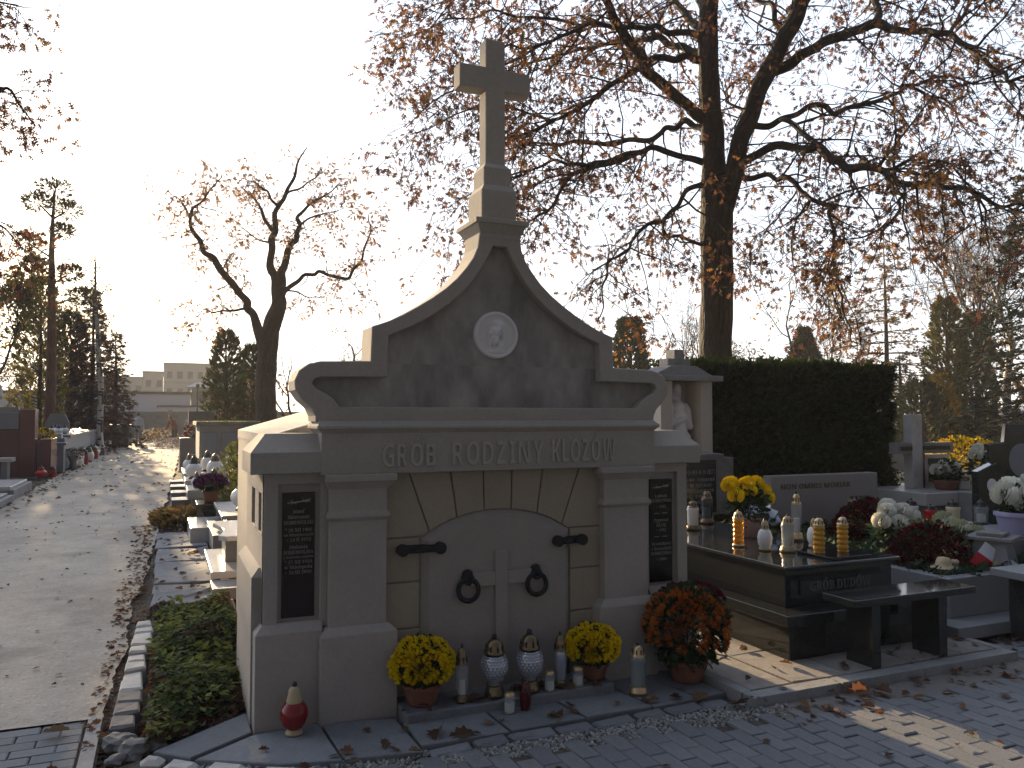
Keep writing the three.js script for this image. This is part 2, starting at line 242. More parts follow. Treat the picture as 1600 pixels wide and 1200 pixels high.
const onSphere = () => { const z = rr(-1, 1), a = rr(0, 6.2832), s = Math.sqrt(1 - z * z); return [Math.cos(a) * s, z, Math.sin(a) * s]; };
const vary = (c, a = 0.25) => { const k = rr(1 - a, 1 + a), h = rr(-a, a) * 0.35; return [c[0] * k * (1 + h), c[1] * k, c[2] * k * (1 - h)]; };
const font = { sans: await new FontLoader().loadAsync('fonts/droid/droid_sans_bold.typeface.json'), serif: await new FontLoader().loadAsync('fonts/droid/droid_serif_bold.typeface.json') };
// ------------------------------------------------------------------ ground, road, paving
const sheet = (poly, y) => { const s = new THREE.Shape(poly.map(([x, z]) => new THREE.Vector2(x, -z))), g = new THREE.ShapeGeometry(s); g.rotateX(-Math.PI / 2); g.translate(0, y, 0); return metreUV(g); };
structure('ground', sheet([[-300, -400], [320, -400], [320, 60], [-300, 60]], -0.13), M.ground);
structure('earth_verge', sheet([[-6.5, -70], [9, -70], [9, 3.6], [-6.5, 3.6]], -0.1), M.soil);
{ // worn asphalt lane with ragged edges
  reseed(1717); const R = [[-0.72, -0.63], [-0.66, -3.5], [-0.56, -6], [-0.40, -12], [-0.22, -18], [0.02, -27], [0.5, -47]], L = [[-3.3, -47], [-3.14, -22], [-3.12, -0.63]], rag = (p, a) => { const o = []; for (let i = 0; i < p.length - 1; i++) { const [x0, z0] = p[i], [x1, z1] = p[i + 1], n = Math.max(2, Math.round(Math.abs(z1 - z0) / 0.09)); for (let k = 0; k < n; k++) { const f = k / n, z = z0 + (z1 - z0) * f; o.push([x0 + (x1 - x0) * f + (i + k ? a * (rr(-0.5, 0.5) + 0.9 * Math.sin(z * 2.3) + 0.6 * Math.sin(z * 5.9 + 1)) : 0), z]); } } return o; };
  structure('road', sheet([...rag(R, 0.022), [0.5, -47], [3.4, -50], [3.4, -54], [-7, -54], [-7, -50], ...rag(L, 0.03)], -0.052), M.road);
}
const inView = (x, y, z, m = 0.06) => { const q = V(x, y, z).project(camera); return q.z < 1 && Math.abs(q.x) < 1 + m && Math.abs(q.y) < 1 + m; };
camera.updateMatrixWorld(true); camera.updateProjectionMatrix();
const camD = (x, y, z) => Math.hypot(x - camera.position.x, y - camera.position.y, z - camera.position.z);
function chamferBlock(w, h, d, c) { return slabGeo([[-w / 2, -d / 2], [w / 2, -d / 2], [w / 2, d / 2], [-w / 2, d / 2]], -h, 0, c); }
{
  reseed(5150);
  const bed = structure('pavement', sheet([[-0.62, 0.4], [0.5, 0.6], [2.5, 0.76], [4.85, 0.95], [4.92, 0.2], [8.5, -0.2], [8.5, 3.7], [-0.62, 3.7]], -0.051), M.soil);
  const geos = [chamferBlock(0.0995, 0.06, 0.1995, 0.004), chamferBlock(0.0985, 0.06, 0.199, 0.006), chamferBlock(0.0995, 0.06, 0.198, 0.005)], list = [];
  const edge = (x) => (x > 4.92 ? 0.3 : x < 0.54 ? 0.61 + (x - 0.54) * 0.25 : 0.63 + (x - 0.54) * 0.085);
  for (let i = -6; i < 76; i++) for (let j = -6; j < 18; j++) { const x = i * 0.103 + 0.02, z = j * 0.206 + (i % 2 ? 0.103 : 0) + 0.4; if (z - 0.04 > edge(x) && z < 3.5) list.push([x, z]); }
  const put = list.map(([x, z]) => ({ x, z, s: inView(x, -0.035, z) ? 1 / camD(x, -0.035, z) : 0 })).sort((a, b) => b.s - a.s), rest = [];
  put.forEach(({ x, z, s }, k) => {
    const y = -0.035 + rr(-0.003, 0.003), tx = rr(-0.008, 0.008), tz = rr(-0.008, 0.008), ty = rr(-0.008, 0.008), g = pick(geos);
    if (k < 300 && s > 0) { const m = part('paver', g, pick(M.paver), bed); m.position.set(x, y, z); m.rotation.set(tx, ty, tz); }
    else { const c = g.clone(); c.rotateY(ty); c.rotateX(tx); c.rotateZ(tz); c.translate(x, y, z); rest.push(c); }
  });
  part('far_pavers', metreUV(mergeGeometries(rest)), M.paver[1], bed).userData.kind = 'stuff';
  // crossing path at the foot of the road, bricks laid the other way, with an edging strip
  const bed2 = structure('crossing_pavement', sheet([[-4.5, -0.64], [-0.72, -0.64], [-0.72, 1.6], [-4.5, 1.6]], -0.072), M.soil), rest2 = [];
  let n = 0;
  for (let j = 0; j < 22; j++) for (let i = 0; i < 18; i++) {
    const z = -0.58 + j * 0.103, x = -0.915 - i * 0.206 - (j % 2 ? 0.103 : 0); const y = -0.056 + rr(-0.003, 0.003);
    if (inView(x, y, z, 0.3) && n < 120) { const m = part('paver', pick(geos), pick(M.paver), bed2); m.position.set(x, y, z); m.rotation.set(rr(-0.008, 0.008), Math.PI / 2 + rr(-0.01, 0.01), rr(-0.008, 0.008)); n++; }
    else { const c = geos[0].clone(); c.rotateY(Math.PI / 2); c.translate(x, y, z); rest2.push(c); }
  }
  part('far_pavers', metreUV(mergeGeometries(rest2)), M.paver[0], bed2).userData.kind = 'stuff';
  const halfGeo = chamferBlock(0.0995, 0.06, 0.0975, 0.004); for (let j = 1; j < 22; j += 2) { const m = part('half_paver', halfGeo, pick(M.paver), bed2); m.position.set(-0.866, -0.056, -0.58 + j * 0.103); }
  const strip = chamferBlock(0.07, 0.09, 0.96, 0.006);
  for (let k = 0; k < 2; k++) { const m = part('edging_stone', strip, M.kerb, bed2); m.position.set(-0.765, -0.046, -0.15 + k * 0.97); }
}
{ // concrete flags before the tomb, each its own slab
  reseed(61);
  const t = structure('flagstone_apron', sheet([[-0.02, -0.3], [-0.5, 0.06], [-0.3, 0.26], [0.15, 0.52], [0.7, 0.62], [2.62, 0.62], [2.62, -0.3], [0.1, -0.3]], -0.06), M.soil);
  const polys = [
    [[-0.01, -0.31], [-0.47, 0.05], [-0.31, 0.2], [-0.01, -0.01]], [[-0.005, 0.015], [-0.29, 0.225], [0.08, 0.43], [0.35, 0.5], [0.325, 0.0]],
    [[0.34, 0.0], [0.365, 0.5], [0.73, 0.555], [0.715, 0.1]], [[0.74, 0.18], [0.745, 0.49], [1.21, 0.5], [1.19, 0.18]], [[1.205, 0.18], [1.225, 0.5], [1.66, 0.49], [1.62, 0.18]],
    [[1.635, 0.18], [1.675, 0.485], [2.08, 0.49], [2.03, 0.1]], [[2.045, 0.05], [2.095, 0.49], [2.40, 0.48], [2.33, 0.0]], [[2.345, 0.0], [2.415, 0.48], [2.6, 0.47], [2.6, -0.08]]];
  for (const p of polys) part('flagstone', slabGeo(p, -0.1, -0.022, 0.005, 0.008), pick(M.flag), t);
  let x = 0.76; for (const w of [0.24, 0.19, 0.27, 0.22, 0.26, 0.2, 0.24, 0.18]) { part('edge_stone', slabGeo([[x, 0.515 + rr(-0.006, 0.006)], [x + w - 0.015, 0.51 + rr(-0.006, 0.006)], [x + w - 0.02, 0.60 + rr(-0.015, 0.015)], [x + w / 2, 0.615], [x + 0.01, 0.60 + rr(-0.015, 0.015)]], -0.1, -0.028 + rr(-0.012, 0.008), 0.012, 0.01), pick(M.flag), t); x += w; }
  for (const [px, pz, w, d] of [[-0.47, 0.115, 0.11, 0.08], [-0.35, 0.24, 0.17, 0.1], [-0.16, 0.36, 0.19, 0.11], [0.06, 0.5, 0.2, 0.1]]) { const m = part('edge_stone', slabGeo([[-w / 2, -d / 2], [w * 0.4, -d * 0.55], [w / 2, 0], [w * 0.42, d / 2], [-w * 0.38, d * 0.5], [-w * 0.55, 0.1 * d]], -0.06, 0.02, 0.022, 0.01), M.sett[1], t); m.position.set(px, -0.045, pz); m.rotation.y = -0.55 + rr(-0.1, 0.1); }
}
{ // raised terrace of cracked slabs round the dark grave
  reseed(88);
  const t = structure('grave_terrace', join(box(2.64, 4.86, -0.12, -0.012, -3.6, 0.66, 0.004)), M.soil);
  const nx = 5, nz = 8, P = []; for (let j = 0; j <= nz; j++) { P.push([]); for (let i = 0; i <= nx; i++) P[j].push([2.70 + i * 0.428 + (i > 0 && i < nx ? rr(-0.13, 0.13) : 0), -3.5 + j * 0.51 + (j > 0 && j < nz ? rr(-0.14, 0.14) : 0)]); }
  const sh = (p, g) => { const cx = p.reduce((s, q) => s + q[0], 0) / p.length, cz = p.reduce((s, q) => s + q[1], 0) / p.length; return p.map(([a, b]) => { const l = Math.hypot(a - cx, b - cz); return [a + (cx - a) / l * g, b + (cz - b) / l * g]; }); };
  for (let j = 0; j < nz; j++) for (let i = 0; i < nx; i++) {
    const a = P[j][i], b = P[j][i + 1], c = P[j + 1][i + 1], d = P[j + 1][i]; const put = (p) => part('paving_slab', slabGeo(sh(p, 0.012), -0.04, 0.01, 0.004, 0.012), pick(M.terraceTile), t);
    if (rnd() < 0.4) { if (rnd() < 0.5) { put([a, b, c]); put([a, c, d]); } else { const m = [(a[0] + b[0]) / 2 + rr(-0.06, 0.06), (a[1] + b[1]) / 2], q = [(c[0] + d[0]) / 2, (c[1] + d[1]) / 2]; put([a, m, q, d]); put([m, b, c, q]); } } else put([a, b, c, d]);
  }
  const k1 = [[2.63, 3.28], [3.286, 3.98], [3.986, 4.86]]; for (const [a, b] of k1) part('kerb_stone', slabGeo([[a, 0.6], [b, 0.6], [b, 0.7], [a, 0.7]], -0.12, 0.012, 0.006), M.kerb, t);
  for (const [a, b] of [[-0.4, 0.09], [0.096, 0.594]]) part('kerb_stone', slabGeo([[2.62, a], [2.69, a], [2.69, b], [2.62, b]], -0.12, 0.014, 0.006), M.kerb, t);
  for (const [a, b] of [[-0.4, 0.1], [0.106, 0.594]]) part('kerb_stone', slabGeo([[4.80, a], [4.87, a], [4.87, b], [4.80, b]], -0.12, 0.014, 0.006), M.kerb, t);
}
{ // broken concrete slabs along the road beyond the ivy
  reseed(140);
  const t = structure('roadside_slabs', sheet([[-0.56, -9], [0.1, -9], [0.1, -3.1], [-0.56, -3.1]], -0.08), M.soil);
  let z = -3.12; for (const d of [0.5, 0.42, 0.75, 0.6, 0.95, 0.7, 0.8]) {
    const c = rr(0.18, 0.42); part('concrete_slab', slabGeo([[-0.54 + rr(0, 0.03), z - 0.015], [0.08, z - rr(0, 0.04)], [0.08, z - d + 0.02], [-0.06, z - d + rr(0, 0.08)], [-0.52 + rr(0, 0.03), z - d + 0.015]], -0.1, -0.012 + rr(-0.012, 0.02), 0.01, 0.03), pick(M.flag), t); z -= d; }
}
// row of cut setts that holds the ivy bed
{
  reseed(19); const t = thing('sett_edging', 'row of pale cut stone setts edging the ivy bed beside the road', 'edging', [0, -0.05, 0]);
  let z = -2.60; for (let k = 0; k < 12; k++) { const d = k < 9 ? 0.19 : 0.21, w = rr(0.1, 0.125); const x0 = -0.615 - (z + 2.6) * 0.03; part('sett', slabGeo([[x0, z], [x0 + w, z + rr(-0.008, 0.008)], [x0 + w + 0.006, z + d - 0.03], [x0 + w / 2, z + d - 0.024], [x0 - 0.004, z + d - 0.032]], -0.08, 0.05 + rr(-0.01, 0.014), 0.012, 0.012), k < 9 ? pick(M.sett) : M.stoneDark, t); z += d; }
  for (const [x, zz, s, a] of [[-0.62, -0.17, 0.085, 0.3], [-0.56, -0.06, 0.075, 1.2], [-0.46, -0.09, 0.05, 2.1], [-0.63, 0.02, 0.045, 0.8]]) { const g = new THREE.IcosahedronGeometry(s, 2), p = g.attributes.position; for (let i = 0; i < p.count; i++) { const f = 1 + 0.2 * Math.sign(Math.sin(p.getX(i) * 38 + a * 5 + p.getY(i) * 31)) * Math.abs(Math.cos(p.getZ(i) * 47 + a)) ; p.setXYZ(i, p.getX(i) * f * 1.15, p.getY(i) * 0.62 * f, p.getZ(i) * f); } g.computeVertexNormals(); const m = part('rough_stone', metreUV(g), M.stoneDark, t); m.position.set(x, 0.01, zz); m.rotation.y = a; }
}
{ // gravel between flags and pavers
  reseed(33); const g = new THREE.IcosahedronGeometry(1, 0), inst = new THREE.InstancedMesh(g, flat([1, 1, 1], 0.85), 5200), m4 = new THREE.Matrix4(), q = new THREE.Quaternion(), e = new THREE.Euler();
  let k = 0; while (k < 5200) { const x = rr(-0.4, 2.85), f = rr(0, 1), ed = x < 0.54 ? 0.61 + (x - 0.54) * 0.25 : 0.63 + (x - 0.54) * 0.085; const lo = x < 0.76 ? ed - 0.16 : 0.59, z = lo + (ed + 0.05 - lo) * f + rr(-0.02, 0.02); if (x < 0.3 && z < 0.33 + x * 0.6) { if (rnd() < 0.97) { k++; m4.makeScale(0, 0, 0); m4.setPosition(0, -1, 0); inst.setMatrixAt(k - 1, m4); continue; } }
    const s = rr(0.005, 0.0125); q.setFromEuler(e.set(rr(0, 6), rr(0, 6), rr(0, 6))); m4.compose(V(x, -0.058 + rr(0, 0.012), z), q, V(s * rr(0.8, 1.4), s * rr(0.6, 1), s)); inst.setMatrixAt(k, m4); const c = rr(0.12, 0.36); inst.setColorAt(k, new THREE.Color().setRGB(c * 1.03, c, c * rr(0.88, 0.98))); k++; }
  inst.name = 'gravel_strip'; inst.castShadow = inst.receiveShadow = true; tag(inst, 'strip of loose grey gravel between flagstones and block paving', 'gravel', null, 'stuff'); scene.add(inst);
  structure('gravel_bed', sheet([[-0.66, 0.1], [-0.45, 0.0], [-0.3, 0.2], [0.2, 0.5], [2.6, 0.5], [2.7, 0.7], [2.7, 0.9], [0.5, 0.68], [-0.6, 0.5]], -0.057), M.soil);
  structure('dusty_verge', sheet([[2.68, 0.66], [4.9, 0.66], [4.9, 1.1], [2.68, 0.92]], -0.046), M.dust);
}
{ // ivy bed
  reseed(4242); const core = new THREE.PlaneGeometry(0.62, 3.0, 16, 60); core.rotateX(-Math.PI / 2); core.translate(-0.2, 0, -1.62); const hgt = (x, z) => 0.05 * Math.sin(x * 7 + z * 2.1) + 0.035 * Math.sin(z * 6.3 + x * 3) + 0.05;
  const p = core.attributes.position; for (let i = 0; i < p.count; i++) { const x = p.getX(i), z = p.getZ(i); p.setY(i, -0.05 + hgt(x, z) * 0.8 * Math.min(1, (x + 0.52) * 6)); } core.computeVertexNormals();
  structure('ivy_bed_soil', metreUV(core), M.soil);
  const m = new Mass(), cols = [[0.035, 0.06, 0.02], [0.06, 0.09, 0.022], [0.10, 0.13, 0.028], [0.16, 0.18, 0.035], [0.22, 0.2, 0.04]], dry = [[0.10, 0.05, 0.028], [0.15, 0.085, 0.045], [0.07, 0.035, 0.025]];
  const patch = (x, z) => Math.sin(x * 9 + z * 3.3) + Math.sin(z * 5.1 - x * 4) + 0.6 * Math.sin(z * 13 + 2);
  for (let k = 0; k < 9000; k++) {
    const z = rr(-3.15, -0.02), x = rr(-0.475 - (z > -0.6 ? 0.02 : 0), 0.06); if (z > -0.3 && x > -0.5 + (-z) * 1.6 - 0.02) continue; const pt = patch(x, z), isDry = pt < -0.6 ? rnd() < 0.85 : rnd() < 0.3;
    const y = -0.04 + hgt(x, z) * Math.min(1, (x + 0.56) * 6) + rr(0, isDry ? 0.02 : 0.06), a = rr(0, 6.28);
    if (isDry) m.leaf(DRY, [x, y + 0.01, z], [Math.cos(a), rr(-0.3, 0.4), Math.sin(a)], rr(0.03, 0.065), rr(-0.9, 0.9), vary(pick(dry), 0.35), rr(0.1, 0.7));
    else m.leaf(HEART, [x, y + 0.02, z], [Math.cos(a), rr(-0.7, 0.1), Math.sin(a)], rr(0.02, 0.043), rr(-0.6, 0.6), vary(cols[Math.max(0, Math.min(4, Math.floor(2.2 + pt * 0.8 + rr(-1.4, 1.4))))], 0.25), 0.18);
  }
  for (let s = 0; s < 44; s++) { const x = rr(-0.45, 0.0), z = rr(-2.9, -0.35), n = 9, hh = rr(0.08, 0.17); for (let k = 0; k < n; k++) { const a = rr(0, 6.28); m.leaf(OVAL, [x + rr(-0.04, 0.04), hh * k / n + rr(0, 0.03), z + rr(-0.04, 0.04)], [Math.cos(a), rr(-0.2, 0.6), Math.sin(a)], rr(0.05, 0.09), rr(-0.5, 0.5), vary([0.19, 0.21, 0.03], 0.3), 0.2); } }
  solo('ivy', m.geo(), M.leaf, 'ivy and dry brown leaves filling the bed beside the tomb', 'ivy', null, 'stuff');
}
{ // fallen leaves
  reseed(909); const m = new Mass(), col = [[0.16, 0.085, 0.04], [0.11, 0.06, 0.035], [0.2, 0.12, 0.06], [0.09, 0.045, 0.03], [0.17, 0.07, 0.035]];
  const drop = (x, y, z, s) => { const a = rr(0, 6.28); m.leaf(DRY, [x, y + 0.006, z], [Math.cos(a), rr(-0.05, 0.25), Math.sin(a)], s, rr(-0.55, 0.55), vary(pick(col), 0.35), rr(0.15, 0.8)); };
  const zone = (n, x0, x1, z0, z1, y, s0 = 0.04, s1 = 0.085) => { for (let k = 0; k < n; k++) drop(rr(x0, x1), y, rr(z0, z1), rr(s0, s1)); };
  zone(46, 0.75, 2.0, 0.1, 0.2, 0.035); zone(26, 0.0, 2.6, 0.24, 0.6, -0.02); zone(55, 2.65, 4.8, 0.72, 1.0, -0.04); zone(40, 2.72, 4.8, -0.6, 0.64, 0.014, 0.04, 0.09); zone(40, 4.9, 6.2, 0.3, 1.3, -0.032); zone(30, 0.0, 4.8, 0.8, 2.0, -0.032);
  zone(620, -0.8, -0.56, -9, -0.2, -0.055, 0.02, 0.06); zone(150, -0.75, -0.5, -0.6, 0.2, -0.09, 0.03, 0.07); zone(170, -3.0, -0.7, -14, -0.8, -0.05, 0.025, 0.065); zone(170, -3.35, -2.75, -26, -10, -0.05, 0.06, 0.12); zone(160, -3.1, 0.2, -45, -14, -0.05, 0.07, 0.14); zone(130, -0.66, 0.05, -12, -3, -0.0); zone(14, -2.6, -0.8, -0.6, 1.2, -0.07);
  for (const [x, z] of [[0.83, 0.47], [0.9, 0.45], [2.35, 0.52], [2.6, 0.66], [2.72, 0.7], [-1.0, -0.44], [3.25, 0.78], [3.3, 0.75], [3.38, 0.8], [3.45, 0.76], [3.2, 0.72]]) drop(x, -0.03, z, 0.13);
  solo('fallen_leaves', m.geo(), M.leaf, 'brown oak leaves fallen over road, paving and flagstones', 'leaves', null, 'stuff');
}
// ------------------------------------------------------------------ the family tomb
const CX = 1.38, mir = (p) => p.map(([x, y]) => [2 * CX - x, y]).reverse();
{
  const T = thing('family_tomb', 'large beige rendered family tomb with curved gable and stone cross', 'tomb');
  const both = (f) => [f((x) => x), f((x) => 2 * CX - x)];
  const bx = (m, x0, x1, ...r) => { const a = m(x0), b = m(x1); return box(Math.min(a, b), Math.max(a, b), ...r); };
  const fru = (m, y0, [a, b, c, d], y1, [e, f, g, h]) => frustum(y0, [Math.min(m(a), m(b)), Math.max(m(a), m(b)), c, d], y1, [Math.min(m(e), m(f)), Math.max(m(e), m(f)), g, h]);
  // vault body and roof behind the front
  part('vault_wall', join(box(0.10, 2.66, -0.1, 1.44, -2.4, -0.36, 0.004)), M.render, T);
  part('roof', join(extrude([[0.1, 1.42], [0.1, 1.49], [CX, 1.86], [2.66, 1.49], [2.66, 1.42]], 2.1, 0.006).translate(0, 0, -2.46)), M.renderPale, T);
  // side walls with their slit recesses
  for (const s of [1, -1]) {
    const m = s > 0 ? (x) => x : (x) => 2 * CX - x;
    part('side_wall', join(bx(m, 0.07, 0.13, -0.1, 1.3, -0.97, -0.1, 0.003), bx(m, 0.04, 0.1, -0.1, 0.97, -0.97, -0.05, 0.004), bx(m, 0.04, 0.1, 1.18, 1.3, -0.97, -0.05, 0.004), bx(m, 0.04, 0.1, 0.96, 1.19, -0.165, -0.05, 0.004), bx(m, 0.04, 0.1, 0.96, 1.19, -0.49, -0.30, 0.004), bx(m, 0.04, 0.1, 0.96, 1.19, -0.97, -0.67, 0.004)), M.render, T);
    part('side_plinth', join(fru(m, -0.1, [-0.01, 0.06, -0.97, -0.13], 0.74, [-0.01, 0.06, -0.97, -0.13]), fru(m, 0.74, [-0.01, 0.06, -0.97, -0.13], 0.785, [0.03, 0.06, -0.97, -0.17])), M.render, T);
    part('wing_plinth', join(bx(m, 0, 0.345, -0.1, 0.464, -0.5, -0.012, 0.006), fru(m, 0.462, [0.002, 0.345, -0.5, -0.014], 0.503, [0.036, 0.345, -0.5, -0.048])), M.render, T);
    // wing: frame of render around a sunk panel
    const ip = [[0.114, 0.507], [0.335, 0.507], [0.335, 1.235], [0.114, 1.235]], op = [[0.04, 0.47], [0.375, 0.47], [0.375, 1.3], [0.04, 1.3]];
    const w = extrude(s > 0 ? op : mir(op), 0.05, 0.004, [s > 0 ? ip : mir(ip)]); w.translate(0, 0, -0.105);
    part('wing_wall', join(w, bx(m, 0.1, 0.36, 0.46, 1.25, -0.3, -0.088, 0)), M.render, T);
    // plaque with engraved lettering
    const cv = document.createElement('canvas'); cv.width = 256; cv.height = 1024; const c = cv.getContext('2d'); c.fillStyle = s > 0 ? '#1c0d10' : '#08080a'; c.fillRect(0, 0, 256, 1024);
    reseed(s + 70); for (let k = 0; k < 2600; k++) { c.fillStyle = s > 0 ? `rgba(${90 + rnd() * 60},${30 + rnd() * 30},${34 + rnd() * 30},0.22)` : `rgba(60,60,66,0.2)`; c.fillRect(rnd() * 256, rnd() * 1024, 2, 2); }
    c.fillStyle = '#a39d96'; c.strokeStyle = '#a39d96'; c.textAlign = 'center'; c.lineWidth = 3;
    const T2 = (t, y, z, f = 'serif') => { c.font = `${z}px ${f}`; c.save(); c.translate(128, y); const w2 = c.measureText(t).width; c.scale(Math.min(1, 232 / w2), 1); c.fillText(t, 0, 0); c.restore(); };
    c.beginPath(); for (let k = 0; k < 5; k++) { c.moveTo(40, 92 - k * 3); c.bezierCurveTo(90, 70 + k * 8, 140, 84 - k * 5, 220, 52 + k * 7); } c.moveTo(50, 62); c.lineTo(110, 96); c.moveTo(78, 56); c.lineTo(70, 100); c.moveTo(150, 50); c.lineTo(190, 88); c.stroke();
    if (s > 0) { T2('Józef', 170, 38); T2('Sławomir', 216, 38); T2('DOBROWOLSKI', 262, 40); T2('* 26 XII 1901', 322, 36); T2('we Włoszakowicach', 360, 30); T2('+ 14 II 1973', 402, 36); T2('Melania', 462, 38); T2('DOBROWOLSKA', 506, 40); T2('z Kaźmierczaków', 540, 28); T2('* 27 XII 1920', 584, 36); T2('w Wielopolu', 626, 36); T2('+ 24 III 2009', 668, 36); }
    else { T2('Ludwik', 184, 40); T2('DOBRZYŃSKI', 232, 42); T2('+ 1962', 288, 38); T2('Zygmunt', 424, 40); T2('KLOZ', 476, 42); T2('+ 1952', 524, 38); T2('Bronisława', 660, 40); T2('z Nowackich', 708, 40); T2('DOBRZYŃSKA', 756, 42); T2('+ 1980', 812, 38); c.fillRect(48, 340, 56, 5); c.fillRect(136, 340, 62, 5); c.fillRect(48, 572, 56, 5); c.fillRect(136, 572, 62, 5); }
    const tx = new THREE.CanvasTexture(cv); tx.colorSpace = THREE.SRGBColorSpace;
    const pw = 0.172, ph = 0.665, pl = new RoundedBoxGeometry(pw, ph, 0.014, 1, 0.002), uv = pl.attributes.uv, pp = pl.attributes.position; for (let i = 0; i < pp.count; i++) uv.setXY(i, pp.getX(i) / pw + 0.5, pp.getY(i) / ph + 0.5);
    const pm = part('plaque', pl, new THREE.MeshPhysicalMaterial({ map: tx, roughness: 0.22 }), T, s > 0 ? 'dark red granite plaque with engraved names' : 'black granite plaque with engraved names'); pm.position.set(m(0.2245), 0.857, -0.082);
    // cap block: band and hipped top
    part('wing_cap', join(bx(m, -0.035, 0.345, 1.295, 1.41, -0.48, 0.0, 0.006), fru(m, 1.409, [-0.033, 0.345, -0.48, -0.002], 1.505, [0.05, 0.345, -0.4, -0.12])), M.render, T);
    // pilaster on its pedestal
    const pil = part('pilaster', join(bx(m, 0.373, 0.69, 0.45, 1.25, -0.2, 0.0, 0.008)), M.render, T);
    part('pedestal', join(bx(m, 0.326, 0.745, -0.1, 0.43, -0.2, 0.035, 0.008), fru(m, 0.429, [0.328, 0.743, -0.2, 0.033], 0.468, [0.366, 0.7, -0.2, 0.004])), M.render, pil);
    part('collar', join(bx(m, 0.358, 0.707, 1.046, 1.062, -0.15, 0.018, 0.006), fru(m, 1.062, [0.36, 0.705, -0.15, 0.016], 1.085, [0.373, 0.69, -0.15, 0.001]), fru(m, 1.03, [0.372, 0.692, -0.15, 0.001], 1.047, [0.36, 0.705, -0.15, 0.016])), M.render, pil);
    part('capital', join(fru(m, 1.205, [0.37, 0.694, -0.15, 0.002], 1.245, [0.352, 0.73, -0.15, 0.034]), bx(m, 0.346, 0.735, 1.243, 1.284, -0.15, 0.042, 0.007)), M.render, pil);
  }
  // entablature, cornice, raised lettering
  part('entablature', join(box(0.326, 2.434, 1.282, 1.508, -0.3, 0.006, 0.006)), M.render, T);
  part('cornice', join(frustum(1.506, [0.33, 2.43, -0.3, 0.004], 1.53, [0.308, 2.452, -0.3, 0.026]), box(0.3, 2.46, 1.529, 1.548, -0.3, 0.032, 0.005), frustum(1.547, [0.304, 2.456, -0.3, 0.028], 1.575, [0.318, 2.442, -0.3, -0.02])), M.render, T);
  const insc = T.children.find((m) => m.name === 'entablature');
  const word = (t, x0, x1, y0, y1) => { // raised block capitals, each its own piece
    let w = 0; const ref = new TextGeometry('I', { font: font.sans, size: 1, depth: 0.1 }); ref.computeBoundingBox(); const capH = ref.boundingBox.max.y;
    const gl = [...t].map((ch) => { const g = new TextGeometry(ch, { font: font.sans, size: 1, depth: 0.1, curveSegments: 4, bevelEnabled: true, bevelThickness: 0.06, bevelSize: 0.02, bevelOffset: -0.02, bevelSegments: 1 }); g.computeBoundingBox(); const b = g.boundingBox, o = { g, b, x: w }; w += b.max.x - b.min.x + 0.22; return o; }); w -= 0.22;
    const sx = (x1 - x0) / w, sy = (y1 - y0) / capH;
    for (const { g, b, x } of gl) { g.translate(-b.min.x, 0, 0); g.scale(sx, sy, 0.12); g.translate(x0 + x * sx, y0, 0.0); part('letter', metreUV(g), M.letter, insc); }
  };
  word('GRÓB', 0.658, 0.965, 1.318, 1.448); word('RODZINY', 1.066, 1.645, 1.318, 1.455); word('KLOZÓW', 1.70, 2.14, 1.322, 1.46);
  // gable
  const half = [[0.302, 1.57], [0.30, 1.60], [0.278, 1.645], [0.228, 1.69], [0.193, 1.74], [0.188, 1.79], [0.212, 1.845], [0.262, 1.882], [0.325, 1.898], [0.6, 1.906], [0.607, 2.10], [0.708, 2.137], [0.79, 2.178], [0.872, 2.226], [0.96, 2.282], [1.041, 2.342], [1.11, 2.405], [1.168, 2.474], [1.21, 2.535], [1.238, 2.6], [1.25, 2.69]];
  const inner = [[0.43, 1.65], [0.40, 1.69], [0.36, 1.72], [0.305, 1.746], [0.282, 1.775], [0.292, 1.80], [0.325, 1.812], [0.695, 1.818], [0.703, 2.052], [0.827, 2.105], [0.91, 2.15], [0.98, 2.195], [1.065, 2.255], [1.136, 2.318], [1.205, 2.395], [1.262, 2.478], [1.305, 2.55], [1.335, 2.613]];
  const fr1 = extrude([...half, ...mir(half)].reverse(), 0.235, 0.006, [[...inner, ...mir(inner)]]); fr1.translate(0, 0, -0.275);
  part('gable_frame', join(fr1), M.render, T);
  const pn = extrude([...inner, ...mir(inner)].map(([x, y]) => [CX + (x - CX) * 1.02, y]), 0.1, 0); pn.translate(0, 0, -0.2);
  part('gable_panel', join(pn), M.scraped, T, 'rough scraped darker panel of the gable');
  // medallion with bearded head in relief
  const med = part('medallion', (() => { const g = lathe([[0, 0], [0.112, 0.0], [0.118, 0.012], [0.126, 0.02], [0.138, 0.018], [0.142, 0.006], [0.142, -0.02]], 48); g.rotateX(Math.PI / 2); return metreUV(g); })(), M.marble, T, 'round white relief medallion');
  med.position.set(1.374, 2.086, -0.088);
  const hd = bodyGeo([[-0.012, 0.02, 0.0, 0.034, 0.045, 0.026], [0.008, 0.055, -0.006, 0.048, 0.036, 0.026], [0.042, 0.02, -0.008, 0.022, 0.05, 0.018], [0.045, -0.03, -0.01, 0.018, 0.04, 0.014], [-0.012, -0.034, 0.004, 0.022, 0.03, 0.02], [0.012, -0.06, -0.01, 0.036, 0.04, 0.016], [0.0, -0.095, -0.012, 0.075, 0.022, 0.014], [-0.042, 0.005, 0.004, 0.008, 0.012, 0.01], [-0.022, 0.062, 0.004, 0.02, 0.012, 0.022], [-0.03, -0.02, 0.012, 0.008, 0.006, 0.008], [-0.026, 0.022, 0.02, 0.008, 0.006, 0.006], [0.002, 0.026, 0.024, 0.009, 0.006, 0.006], [-0.016, 0.008, 0.026, 0.007, 0.016, 0.009], [-0.036, -0.02, -0.008, 0.01, 0.05, 0.012]], [0, -0.01, 0], 0.13, 56, 0.012);
